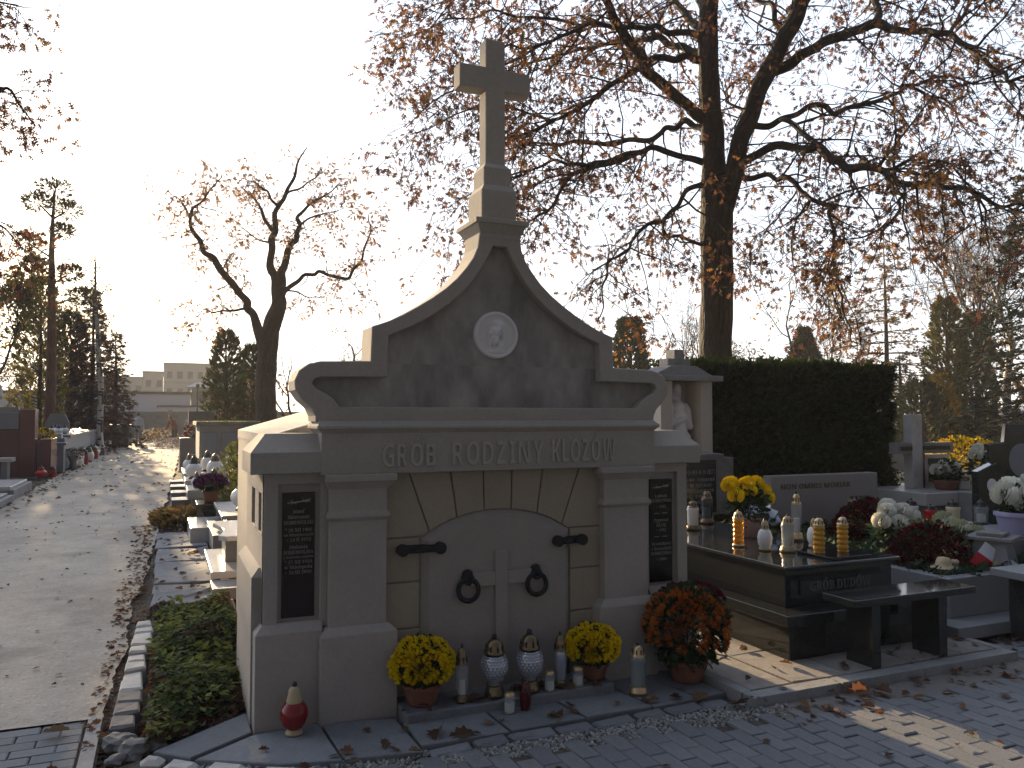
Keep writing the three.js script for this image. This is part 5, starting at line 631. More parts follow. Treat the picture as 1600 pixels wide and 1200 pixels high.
function broadleaf(name, label, [x, z], h, r, { bark = M.barkWarm, cols, sd, trunkF = 0.3, depth = 4, spread = 0.75, kids = [2, 3], per = 1.6, size = [0.1, 0.18], leafN = [3, 8], dens = 0.6, lean = 0, shape = OVAL, twig = [0.5, 1.3], fork = 2, group, lift = 0.1, spr = 0.25 }) {
  reseed(sd); const limbs = []; grow(limbs, V(0, -0.15, 0), V(lean, 1, 0).normalize(), h * trunkF, r, depth, { spread, lift, kids });
  const top = Math.max(...limbs.flat().map((p) => p[1])), s = h / top; for (const L of limbs) for (const p of L) { p[1] *= s; p[0] *= s; p[2] *= s; }
  const t = thing(name, label, 'tree', [x, 0, z], 0, group), trunk = new Mass(), wood = new Mass(), leaves = new Mass(); trunk.tube(limbs[0], 9, 3, 0.05); for (const L of limbs.slice(1)) wood.tube(L, 6, 2, 0.04);
  clothe(limbs.slice(1), wood, leaves, { from: 0.1, per, len: twig, leafN, size, cols, shape, droop: 0.1, fork, dens, spread: spr }); part('trunk', trunk.geo(), bark, t); part('limbs', wood.geo(), bark, t); if (leaves.p.length) part('foliage', leaves.geo(), M.leaf, t); return t;
}
// evergreen with a given outline: columns, cones, clipped domes
function evergreen(name, label, [x, z], h, R, { cols, sd, n = 3600, prof = (f) => Math.pow(Math.sin(Math.PI * Math.min(1, f * 0.92 + 0.1)), 0.6), size = [0.12, 0.3], base = 0.1, trunkR = 0.12, group, up = 0.9, lobes = 0.22, cat = 'tree' }) {
  reseed(sd); const t = thing(name, label, cat, [x, 0, z], 0, group), m = new Mass(), tr = new Mass(), ph = rr(0, 6), ph2 = rr(0, 6); tr.tube([[0, -0.15, 0, trunkR], [0.05, h * 0.5, 0.03, trunkR * 0.6], [0, h * 0.92, 0, 0.02]], 8, 3);
  for (let k = 0; k < n; k++) { const f = rnd(), y = base + (h - base) * f, a = rr(0, 6.2832), lob = 1 + lobes * (Math.sin(a * 3 + ph + y * 1.3) * 0.5 + Math.sin(a * 5 - y * 2.1 + ph2) * 0.3 + Math.sin(y * 4.3 + ph) * 0.3), rad = R * prof(f) * lob * Math.sqrt(rr(0.12, 1.05)); m.leaf(SPRAY, [Math.cos(a) * rad, y, Math.sin(a) * rad], [Math.cos(a) * 0.8 + rr(-0.4, 0.4), up + rr(-0.5, 0.5), Math.sin(a) * 0.8 + rr(-0.4, 0.4)], rr(...size), rr(-1.5, 1.5), vary(pick(cols), 0.35), 0.15); }
  for (let k = 0; k < 24; k++) { const f = rr(0.1, 0.85), a = rr(0, 6.28), rad = R * prof(f) * 0.8, y = base + (h - base) * f; tr.tube([[0, y * 0.95, 0, trunkR * 0.25], [Math.cos(a) * rad * 0.5, y, Math.sin(a) * rad * 0.5, 0.02], [Math.cos(a) * rad, y + 0.2 * up, Math.sin(a) * rad, 0.008]], 4, 1); }
  part('trunk', tr.geo(), M.bark, t); part('foliage', m.geo(), M.needle, t); return t;
}
const coneP = (f) => Math.max(0.02, 1 - f), colP = (f) => Math.pow(Math.max(0.02, Math.sin(Math.PI * (0.12 + f * 0.86))), 0.55);
// spruce / larch with whorled boughs
function conifer(name, label, [x, z], h, R, { cols, sd, tiers = 16, per = 7, bark = M.bark, sprays = 26, size = [0.12, 0.26], droop = -0.2, base = 0.8, trunkR = 0.16, group }) {
  reseed(sd); const t = thing(name, label, 'tree', [x, 0, z], 0, group), w = new Mass(), m = new Mass(), trunk = new Mass(); trunk.tube([[0, -0.15, 0, trunkR], [0.06, h * 0.5, 0, trunkR * 0.55], [0, h, 0, 0.01]], 9, 3);
  for (let k = 0; k < tiers; k++) { const f = k / tiers, y = base + (h - base) * f; for (let b = 0; b < per; b++) { const a = rr(0, 6.2832), l = R * (1 - f) * rr(0.65, 1.1) + 0.15, e = [Math.cos(a) * l, y + droop * l + rr(-0.1, 0.1), Math.sin(a) * l], c = [e[0] * 0.5, y + droop * l * 0.25, e[2] * 0.5]; w.tube([[0, y, 0, 0.03 * (1 - f) + 0.008], [...c, 0.015 * (1 - f) + 0.005], [...e, 0.004]], 4, 2, 0); for (let s = 0; s < sprays * (0.35 + 0.65 * (1 - f)); s++) { const q = Math.sqrt(rr(0.02, 1)), px = e[0] * q, pz = e[2] * q, py = y + (e[1] - y) * q * q; m.leaf(SPRAY, [px + rr(-0.12, 0.12), py + rr(-0.12, 0.06), pz + rr(-0.12, 0.12)], [Math.cos(a) + rr(-0.9, 0.9), rr(-0.7, 0.35), Math.sin(a) + rr(-0.9, 0.9)], rr(...size), rr(-1, 1), vary(pick(cols), 0.35), 0.2); } } }
  part('trunk', trunk.geo(), bark, t); part('boughs', w.geo(), bark, t); part('foliage', m.geo(), M.needle, t); return t;
}
// ------------------------------------------------------------------ trees of the background
const GRN = [[0.045, 0.06, 0.02], [0.06, 0.075, 0.022], [0.035, 0.048, 0.02]], DKG = [[0.025, 0.038, 0.02], [0.032, 0.045, 0.024], [0.02, 0.03, 0.018]], YGR = [[0.17, 0.15, 0.03], [0.22, 0.17, 0.03], [0.13, 0.12, 0.03]], BRN = [[0.12, 0.065, 0.035], [0.09, 0.05, 0.03], [0.07, 0.055, 0.028]], ORA = [[0.34, 0.17, 0.045], [0.4, 0.22, 0.05], [0.28, 0.12, 0.04]];
evergreen('thuja_tree', 'columnar thuja left of the half bare tree, the taller of two', [1.52, -25.6], 4.55, 0.62, { cols: GRN, sd: 21, n: 2600, prof: colP, size: [0.14, 0.3], group: 'columnar thujas by the road' });
evergreen('thuja_tree', 'columnar thuja directly beside the half bare trunk, the shorter of two', [2.62, -27.4], 4.2, 0.6, { cols: GRN, sd: 22, n: 2400, prof: colP, size: [0.14, 0.3], group: 'columnar thujas by the road' });
broadleaf('orange_shrub', 'orange leaved shrub low behind the half bare trunk', [2.75, -25.0], 3.7, 0.06, { cols: ORA, sd: 23, dens: 0.9, size: [0.12, 0.2], depth: 3, trunkF: 0.25, spread: 0.9 });
broadleaf('small_bare_tree', 'small bare branching tree over the left scroll of the tomb', [3.2, -18.5], 3.8, 0.07, { cols: BRN, sd: 24, dens: 0.12, depth: 3, trunkF: 0.3, per: 1.2 });
broadleaf('distant_bare_tree', 'thin bare treetop peeping over the gable curve', [8.5, -36], 7.6, 0.12, { cols: BRN, sd: 25, dens: 0.15, depth: 4, trunkF: 0.3, per: 1 });
conifer('conifer_tree', 'reddish brown conifer with the birch trunk in front, left of road', [-3.5, -36.5], 7.6, 1.35, { cols: [[0.17, 0.08, 0.045], [0.12, 0.06, 0.035], [0.08, 0.055, 0.03]], sd: 31, tiers: 26, per: 10, sprays: 15, size: [0.18, 0.4], base: 0.4, group: 'conifers left of the road' });
conifer('conifer_tree', 'dark conifer at the right end of the left tree row', [-2.75, -40.5], 6.0, 1.15, { cols: [[0.09, 0.055, 0.032], [0.06, 0.05, 0.028]], sd: 32, tiers: 20, per: 10, sprays: 14, size: [0.18, 0.38], base: 0.4, group: 'conifers left of the road' });
evergreen('thuja_tree', 'dark narrow thuja just left of the reddish conifer', [-4.45, -37.5], 6.3, 0.95, { cols: [[0.07, 0.05, 0.03], [0.05, 0.05, 0.025]], sd: 33, n: 2300, prof: colP, size: [0.18, 0.36] });
evergreen('thuja_tree', 'yellowish thuja behind the pine trunk at the left', [-5.3, -34.5], 7.4, 1.0, { cols: YGR, sd: 34, n: 2000, prof: colP, size: [0.18, 0.36] });
treeFrom('birch_tree', 'slender leaning birch with pale trunk before the reddish conifer', gnarl([[[-2.85, 0, -33.6, 0.13], [-2.9, 2, -33.6, 0.115], [-3.02, 4, -33.6, 0.1], [-3.1, 5.6, -33.6, 0.08], [-3.2, 7, -33.6, 0.055], [-3.24, 8.6, -33.6, 0.02]], [[-3.05, 4.6, -33.6, 0.035], [-2.6, 5.6, -33.4, 0.02], [-2.3, 6.2, -33.3, 0.008]], [[-3.1, 5.2, -33.6, 0.035], [-3.6, 6.2, -33.9, 0.02], [-3.9, 6.6, -34, 0.008]], [[-3.15, 6.2, -33.6, 0.03], [-2.8, 7.1, -33.8, 0.015], [-2.7, 7.6, -33.8, 0.006]], [[-3.2, 7, -33.6, 0.025], [-3.5, 7.8, -33.4, 0.012], [-3.6, 8.4, -33.4, 0.006]]], 0.05, 35), M.barkBirch, { from: 0.2, per: 5, len: [0.4, 1.0], leafN: [3, 7], size: [0.08, 0.14], cols: YGR, shape: OVAL, droop: 0.4, fork: 3, dens: 0.8, clotheTrunk: true }, 35, 8);
{ // pine: bare trunk, tufts at the top
  reseed(36); const t = thing('pine_tree', 'tall pine with bare trunk and a tuft of needles at the top', 'tree', [-4.6, 0, -31.4]), tr = new Mass(), m = new Mass(), w = new Mass(); tr.tube([[0, -0.15, 0, 0.2], [0.1, 3, 0, 0.18], [0.05, 6.5, 0.1, 0.14], [0.02, 9.2, 0, 0.07], [0.1, 10.6, 0, 0.02]], 12, 4);
  for (const [x, y, z, s] of [[0.05, 10.5, 0, 0.62], [-0.5, 9.9, 0.2, 0.5], [0.55, 9.8, -0.2, 0.5], [-0.8, 8.3, 0.3, 0.5], [-0.6, 7.6, -0.4, 0.42], [0.7, 7.2, 0.3, 0.45], [1.1, 6.4, -0.2, 0.5], [-1.2, 6.2, 0.2, 0.55], [0.4, 8.8, 0.4, 0.4]]) { w.tube([[0, y - 0.5, 0, 0.05], [x * 0.6, y - 0.2, z * 0.6, 0.035], [x, y, z, 0.012]], 5, 2); for (let k = 0; k < 420; k++) { const d = onSphere(), q = Math.cbrt(rnd()) * s; m.leaf(SPRAY, [x + d[0] * q, y + d[1] * q * 0.65, z + d[2] * q], [d[0], d[1] + 0.5, d[2]], rr(0.1, 0.24), rr(-1, 1), vary(pick([[0.07, 0.07, 0.025], [0.1, 0.08, 0.03]]), 0.3), 0.1); } }
  part('trunk', tr.geo(), M.barkPine, t); part('boughs', w.geo(), M.barkPine, t); part('foliage', m.geo(), M.needle, t); }
broadleaf('yellowing_tree', 'yellowing broadleaf tree at the left picture edge', [-6.2, -29.5], 7.6, 0.16, { cols: [...YGR, [0.16, 0.14, 0.03]], sd: 137, dens: 0.95, depth: 4, per: 2.0, leafN: [5, 10], size: [0.12, 0.22], kids: [3, 3] });
broadleaf('yellowing_tree', 'yellowing broadleaf tree between pine trunk and reddish conifer', [-5.0, -39], 8.6, 0.2, { cols: [...YGR, ORA[1]], sd: 38, dens: 0.95, depth: 4, per: 2.0, leafN: [5, 10], size: [0.12, 0.24], kids: [3, 3] });
broadleaf('brown_tree', 'brown leaved tree furthest left behind the statue', [-7.6, -33], 9, 0.22, { cols: [...BRN, ...YGR], sd: 39, dens: 0.9, depth: 4, per: 1.7, leafN: [5, 9], size: [0.14, 0.24], kids: [3, 3] });
{ // tree just outside the left edge, boughs reaching into the picture
  const L = [[[-3.75, 0, -5.6, 0.2], [-3.7, 2, -5.6, 0.18], [-3.65, 3.6, -5.7, 0.15], [-3.6, 5, -5.8, 0.12], [-3.6, 6.5, -5.8, 0.08], [-3.5, 8, -5.7, 0.03]], [[-3.62, 4.3, -5.75, 0.06], [-3.1, 4.8, -6.1, 0.045], [-2.62, 5.2, -6.35, 0.03], [-2.2, 5.45, -6.5, 0.018], [-1.9, 5.05, -6.56, 0.006]], [[-3.6, 5.2, -5.8, 0.05], [-3.0, 5.9, -6.2, 0.035], [-2.5, 6.3, -6.4, 0.02], [-2.05, 6.45, -6.5, 0.006]], [[-3.66, 3.1, -5.7, 0.045], [-3.1, 3.7, -6.1, 0.03], [-2.6, 3.95, -6.4, 0.02], [-2.2, 3.8, -6.5, 0.012], [-1.95, 3.5, -6.55, 0.004]], [[-3.6, 4.6, -5.8, 0.07], [-4.4, 5.4, -5.4, 0.05], [-5.2, 5.9, -5.0, 0.02]], [[-3.6, 5.6, -5.8, 0.06], [-3.9, 6.6, -5.0, 0.04], [-4.2, 7.4, -4.3, 0.015]]];
  treeFrom('roadside_tree', 'russet boughs reaching in at the upper left picture edge', gnarl(L, 0.08, 77), M.bark, { from: 0.3, per: 6, len: [0.2, 0.5], leafN: [5, 9], size: [0.07, 0.12], cols: OAKCOL, droop: 0.35, fork: 3, dens: 0.85, spread: 0.12 }, 1007, 8);
}
// far line of trees that closes the view
{
  let k = 0; const proto = []; for (let s = 0; s < 3; s++) { reseed(600 + s); const t = broadleaf('distant_tree', 'distant brownish tree closing the view beyond the graves', [0, 0], 9 - s, 0.2, { cols: s === 1 ? [...BRN, ...YGR] : [...BRN, ...DKG], sd: 640 + s, dens: s === 2 ? 0.5 : 0.85, depth: 4, per: 1.0, leafN: [4, 7], size: [0.22, 0.42], kids: [3, 3], twig: [0.6, 1.4], group: 'distant trees closing the view', spr: 0.4 }); proto.push(t); }
  reseed(650); const spots = []; for (let i = 0; i < 8; i++) spots.push([-34 + i * 3.6 + rr(-1, 1), -66 - rr(0, 20)]); for (let i = 0; i < 14; i++) spots.push([9 + i * 4.4 + rr(-1.2, 1.2), -84 + i * 3.4 - rr(0, 8)]); for (let i = 0; i < 7; i++) spots.push([70 + rr(-4, 4), -40 + i * 7]);
  spots.forEach(([x, z], i) => { const p = proto[i % 3]; if (i < 3) { p.position.set(x, 0, z); p.rotation.y = rr(0, 6); } else copyOf(p, [x, 0, z], rr(0, 6), p.userData.label, rr(0.7, 1.05)); });
}
// ------------------------------------------------------------------ far buildings
{
  const t = thing('apartment_block', 'hazy pale apartment block on the horizon above the white hall', 'building', [0, 0, -132]); const wallM = flat([0.6, 0.58, 0.54], 0.9), winM = flat([0.09, 0.10, 0.12], 0.25), band = flat([0.5, 0.48, 0.45], 0.9);
  const blocks = [[-14, -3.6, 7.4], [-3.6, -0.6, 8.3], [-0.6, 16, 9.7]]; for (const [a, b, h] of blocks) { const w = part('wall', join(box(a + 0.02, b - 0.02, 0, h, -12, 0, 0)), wallM, t); part('parapet', join(box(a - 0.05, b + 0.05, h, h + 0.3, -12, 0.12, 0)), band, w); for (let y = h - 2.1; y > 0.5; y -= 2.7) { part('floor_band', join(box(a + 0.03, b - 0.03, y - 0.85, y - 0.6, -0.1, 0.06, 0)), band, w); for (let x = a + 0.5; x < b - 0.8; x += 1.5) { part('window', join(box(x, x + 0.75, y - 0.1, y + 1.0, -0.1, 0.05, 0)), winM, w); } } }
  const h = thing('white_hall', 'long low white hall with dark roof edge at the road end', 'building', [0, 0, -72]); const white = flat([0.8, 0.81, 0.84], 0.85), dark = flat([0.05, 0.05, 0.055], 0.7);
  part('wall', join(box(-14, 1.7, 0, 3.5, -8, 0, 0)), white, h); part('roof_edge', join(frustum(3.5, [-14.2, 1.9, -8.2, 0.2], 3.72, [-14.2, 1.9, -8.2, 0.2])), dark, h); part('lower_wing', join(box(-0.9, 4.4, 0, 2.35, 0.01, 3, 0)), white, h); part('wing_roof', join(box(-1.0, 4.5, 2.35, 2.5, -0.1, 3.2, 0)), dark, h); part('door', join(box(2.2, 3.1, 0, 1.9, 3.0, 3.05, 0)), dark, h);
  const g = thing('gatehouse', 'small gatehouse with flat pale roof right of the white hall', 'building', [3.2, 0, -76]); part('wall', join(box(-1.3, 2.2, 0, 4.3, -3, 0, 0)), flat([0.36, 0.38, 0.36], 0.9), g); part('window', join(box(-0.9, 1.9, 3.1, 3.9, -0.1, 0.04, 0)), winM, g); part('roof', join(frustum(4.3, [-1.8, 2.8, -3.6, 0.6], 4.75, [-1.0, 2.0, -2.6, -0.4])), flat([0.5, 0.47, 0.44], 0.8), g); part('lamp', new THREE.SphereGeometry(0.22, 10, 8).translate(0.3, 4.9, -0.8), white, g);
  const w = thing('perimeter_wall', 'grey cemetery wall across the far end of the road', 'wall', [0, 0, -64]); for (let k = 0; k < 9; k++) { const x = -16 + k * 4; part('wall_panel', join(box(x + 0.16, x + 3.84, 0, 1.95, -0.2, 0, 0.01)), M.kerb, w); part('pillar', join(box(x - 0.15, x + 0.15, 0, 2.1, -0.3, 0.1, 0.01)), M.kerb, w); }
  const lp = thing('lamp_post', 'thin dark post standing before the white hall', 'post', [1.55, 0, -52]); part('pole', new THREE.CylinderGeometry(0.05, 0.08, 3.6, 10).translate(0, 1.8, 0), dark, lp); part('lamp_head', join(box(-0.12, 0.12, 3.5, 3.7, -0.12, 0.12, 0.03)), dark, lp);
}
// ------------------------------------------------------------------ people at the end of the road
function person(label, [x, z], turn, { coat, legs, bend = 0, s = 1 }) {
  const t = thing('person', label, 'person', [x, -0.05, z], turn); t.scale.setScalar(s); const b = bend, P = [0, 0.98 + 0.42 * Math.cos(b), 0.42 * Math.sin(b)], hd = [0, P[1] + 0.24 * Math.cos(b), P[2] + 0.26 * Math.sin(b)];
  const g = bodyGeo([[-0.1, 0.95, 0, 0.1, -0.11, 0.5, 0.02, 0.075], [-0.11, 0.5, 0.02, 0.075, -0.12, 0.08, 0, 0.05], [0.1, 0.95, 0, 0.1, 0.11, 0.5, 0.06, 0.075], [0.11, 0.5, 0.06, 0.075, 0.12, 0.08, 0.0, 0.05], [-0.12, 0.05, 0.0, 0.045, -0.13, 0.04, 0.16, 0.04], [0.12, 0.05, 0.0, 0.045, 0.13, 0.04, 0.16, 0.04], [0, 1.0, 0, 0.16, P[0], P[1], P[2], 0.15], [-0.15, P[1] + 0.02, P[2], 0.075, 0.15, P[1] + 0.02, P[2], 0.075], [-0.2, P[1], P[2], 0.06, -0.25, P[1] - 0.3, P[2] + 0.05, 0.05], [-0.25, P[1] - 0.3, P[2] + 0.05, 0.05, -0.18, P[1] - 0.5, P[2] + 0.2, 0.038], [0.2, P[1], P[2], 0.06, 0.25, P[1] - 0.3, P[2] + 0.05, 0.05], [0.25, P[1] - 0.3, P[2] + 0.05, 0.05, 0.18, P[1] - 0.5, P[2] + 0.2, 0.038], [P[0], P[1] + 0.06, P[2], 0.055, ...hd, 0.06], [hd[0], hd[1] + 0.06, hd[2] + 0.02, 0.085, 0.115, 0.1]], [0, 0.86, 0.1], 0.95, 76, 0.03);
  const c = new Float32Array(g.attributes.position.count * 3), q = g.attributes.position; for (let i = 0; i < q.count; i++) { const y = q.getY(i), z2 = q.getZ(i), col = y < 0.1 ? [0.02, 0.02, 0.02] : y < 0.84 ? legs : y > hd[1] - 0.02 ? (z2 > hd[2] + 0.03 && y < hd[1] + 0.1 ? [0.42, 0.26, 0.19] : [0.06, 0.04, 0.03]) : coat; c.set(col, i * 3); } g.setAttribute('color', new THREE.BufferAttribute(c, 3));
  part('body', g, new THREE.MeshPhysicalMaterial({ vertexColors: true, roughness: 0.9 }), t); return t;
}
person('person in pale blue coat and grey trousers walking at the road end', [-1.75, -45], 2.6, { coat: [0.34, 0.37, 0.45], legs: [0.16, 0.16, 0.19], s: 1.03 });
person('person in dark red jacket bending over flowers at the road end', [0.15, -46.2], -0.8, { coat: [0.17, 0.035, 0.03], legs: [0.03, 0.03, 0.04], bend: 0.55, s: 1.03 });
person('person in light jacket standing right of the red jacket', [0.95, -46.5], 3.3, { coat: [0.36, 0.42, 0.45], legs: [0.05, 0.05, 0.07], s: 0.96 });
{ const t = thing('waste_bin', 'green square waste container beside the road end', 'bin', [-2.6, -0.05, -43]); part('body', join(frustum(0, [-0.42, 0.42, -0.42, 0.42], 1.12, [-0.52, 0.52, -0.5, 0.5])), flat([0.05, 0.085, 0.055], 0.6), t); part('lid', join(box(-0.56, 0.56, 1.121, 1.2, -0.55, 0.55, 0.02)), flat([0.035, 0.06, 0.04], 0.5), t); for (const x of [-0.35, 0.35]) part('wheel', new THREE.CylinderGeometry(0.08, 0.08, 0.05, 14).rotateZ(Math.PI / 2).translate(x, 0.06, 0.4), blackPlastic, t); }

// ------------------------------------------------------------------ graves along the road, left side
{
  const red = thing('red_granite_tomb', 'dark red granite tomb with pillars at the left picture edge', 'tomb', [0, -0.05, -20.6]);
  for (const x of [-3.98, -5.6]) part('pillar', join(box(x, x + 0.36, 0, 1.83, -0.5, 0.1, 0.015)), M.graniteRed, red);
  part('wall', join(box(-7.4, -3.99, 0, 1.3, -0.45, -0.05, 0.01)), M.graniteRed, red); part('lintel', join(box(-7.5, -4.0, 1.3, 1.75, -0.48, 0.06, 0.01)), M.graniteGrey, red); part('side_stone', join(box(-3.55, -3.25, 0, 1.02, -1.4, -0.1, 0.01)), M.graniteRed, red);
  const st = bodyGeo([[0, 1.02, 0, 0.11, 0.14, 0.12], [0, 1.07, -0.03, 0.13, 0.13, 0.12], [0, 0.9, 0, 0.06, 0, 0.8, 0, 0.1], [-0.2, 0.74, 0, 0.1, 0.2, 0.74, 0, 0.1], [0, 0.7, 0, 0.19, 0, 0.3, 0, 0.22], [0, 0.3, 0, 0.25, 0, 0.02, 0, 0.3], [-0.27, 0.68, 0.02, 0.08, -0.28, 0.42, 0.14, 0.07], [-0.28, 0.42, 0.14, 0.07, 0, 0.46, 0.26, 0.05], [0.27, 0.68, 0.02, 0.08, 0.28, 0.42, 0.14, 0.07], [0.28, 0.42, 0.14, 0.07, 0, 0.46, 0.26, 0.05], [0, 0.99, 0.11, 0.025, 0.035, 0.03]], [0, 0.6, 0], 0.68, 52, 0.05);
  const s = solo('grave_statue', st, M.stoneWhite, 'grey stone half figure of a praying woman above the red tomb', 'statue'); s.position.set(-4.8, 1.7, -20.8); s.rotation.y = 0.4;
  const pier = thing('stone_pier', 'square grey stone pier behind the praying statue', 'pier', [-5.5, 0, -21.6]); part('shaft', join(box(-0.42, 0.42, 0, 3.05, -0.3, 0.3, 0.01)), M.graniteGrey, pier); part('cap', join(box(-0.5, 0.5, 3.05, 3.18, -0.38, 0.38, 0.02)), M.graniteGrey, pier);
  const sb = thing('stone_bench', 'small pale stone bench before the red tomb', 'bench', [-4.35, -0.05, -18.9]); part('seat', join(box(-0.8, 0.5, 0.52, 0.62, -0.25, 0.25, 0.01)), M.graniteWhite, sb); for (const x of [-0.5, 0.25]) part('leg', join(box(x, x + 0.14, 0, 0.52, -0.2, 0.2, 0.01)), M.graniteGrey, sb);
  lantern({ label: 'white lantern on the small pale bench by the red tomb', pos: [-4.75, 0.572, -18.9], h: 0.36, r: 0.11, kind: 'globe', capM: brass, glassM: milk });
  lantern({ label: 'small white candle jar on the pale bench by the red tomb', pos: [-4.42, 0.572, -18.9], h: 0.16, r: 0.06, kind: 'jar', capM: gold, glassM: milk });
  lantern({ label: 'bright red ball lantern on the ground right of the red tomb', pos: [-3.42, -0.05, -20.2], h: 0.34, r: 0.15, kind: 'globe', capM: glassRed, glassM: flat([0.5, 0.012, 0.012], 0.25) });
  lantern({ label: 'smaller red lantern beside the bright red ball lantern', pos: [-3.18, -0.05, -20.5], h: 0.3, r: 0.09, kind: 'drop', capM: glassDark, glassM: flat([0.32, 0.01, 0.012], 0.25) });
  const sl = thing('grave_slab', 'pale flat grave slab with kerb at the left road edge', 'grave', [0, -0.05, 0]); part('kerb', join(box(-6.2, -3.12, 0, 0.2, -16.3, -14.0, 0.01)), M.kerb, sl); part('cover', join(box(-6.1, -3.2, 0.2, 0.26, -16.2, -14.1, 0.01)), M.graniteWhite, sl);
  const s2 = thing('grave_slab', 'lower pale grave slab nearest the camera at the left road edge', 'grave', [0, -0.05, 0]); part('kerb', join(box(-6.2, -3.1, 0, 0.12, -13.9, -11.2, 0.01)), M.kerb, s2); part('cover', join(box(-6.1, -3.2, 0.12, 0.16, -13.85, -11.3, 0.01)), M.graniteGrey, s2);
  const bt = thing('vault_tomb', 'blue grey granite vault with end block along the left of road', 'tomb', [0, -0.05, 0]); part('end_block', join(box(-4.3, -3.16, 0, 0.78, -23.4, -22.8, 0.01), box(-4.36, -3.1, 0.78, 0.86, -23.46, -22.74, 0.01)), M.graniteBlue, bt); part('side_wall', join(box(-4.6, -3.2, 0, 0.98, -40.5, -23.4, 0.01)), M.graniteBlue, bt); part('coping', join(box(-4.7, -3.12, 0.98, 1.06, -40.6, -24.2, 0.01)), M.graniteGrey, bt); part('balustrade', join(box(-4.9, -3.3, 0.87, 1.12, -23.9, -23.5, 0.01), ...Array.from({ length: 8 }, (_, k) => box(-4.75 + k * 0.18, -4.68 + k * 0.18, 0.9, 1.04, -23.5, -23.46, 0))), M.stoneWhite, bt);
  reseed(4711); const lk = ['globe', 'slim', 'tube', 'drop', 'jar']; const ORD = ['first', 'second', 'third', 'fourth', 'fifth', 'sixth', 'seventh', 'eighth', 'ninth', 'tenth', 'eleventh', 'twelfth', 'thirteenth', 'fourteenth', 'fifteenth', 'sixteenth', 'seventeenth', 'eighteenth', 'nineteenth', 'twentieth'], many = 'lanterns lined up along the blue grey vault';
  for (let k = 0; k < 20; k++) { const z = -24.2 - k * 0.78, red2 = k % 5 === 3; lantern({ label: `${red2 ? 'red' : 'white'} lantern along the blue grey vault, ${ORD[k]} from the near end`, pos: [-2.98 + rr(-0.12, 0.12), -0.05, z], h: rr(0.4, 0.6), r: rr(0.12, 0.17), kind: lk[k % 5], capM: k % 3 ? brass : blackPlastic, glassM: red2 ? flat([0.34, 0.02, 0.02], 0.3) : milk, group: many }); }
  mound({ label: 'white and pink flower bowl at the near end of the vault', pos: [-3.0, 0.35, -23.9], rx: 0.28, ry: 0.22, cols: [[0.7, 0.62, 0.58], [0.6, 0.4, 0.38], WHT[0]], n: 120, size: 0.06, sd: 921 });
  part('stand', lathe([[0, -0.4], [0.14, -0.4], [0.08, -0.2], [0.2, 0.05], [0, 0.05]], 14), M.graniteGrey, scene.children[scene.children.length - 1]);
  mound({ label: 'yellow chrysanthemum mound behind the red tomb', pos: [-3.75, 0.95, -23.0], rx: 0.32, ry: 0.26, cols: YEL, n: 120, size: 0.06, sd: 922 });
  for (const [x, z, k] of [[-3.5, -24.6, 0], [-3.75, -25.2, 1], [-3.45, -25.9, 2], [-3.8, -26.6, 3]]) lantern({ label: ['white lantern on the vault coping, first from the near end', 'white lantern on the vault coping, second from the near end', 'white lantern on the vault coping, third from the near end', 'white lantern on the vault coping, fourth from the near end'][k], pos: [x, 1.011, z], h: 0.32, r: 0.11, kind: 'globe', capM: blackPlastic, glassM: milk });
  for (const [x, z, h, w, lab] of [[-4.2, -31, 1.7, 0.8, 'grey headstone under the conifers beside the birch'], [-5.2, -27, 1.9, 0.9, 'grey headstone behind the vault under the pine'], [-3.9, -42, 1.5, 0.9, 'grey headstone beyond the far end of the vault']]) { const hs = thing('headstone', lab, 'headstone', [x, 0, z]); part('stone', join(extrude([[-w / 2, 0.2], [w / 2, 0.2], [w / 2, h * 0.8], [w * 0.3, h], [-w * 0.3, h], [-w / 2, h * 0.8]], 0.16, 0.01)), M.graniteGrey, hs); part('base', join(box(-w * 0.65, w * 0.65, -0.1, 0.2, -0.15, 0.35, 0.01)), M.kerb, hs); }
}
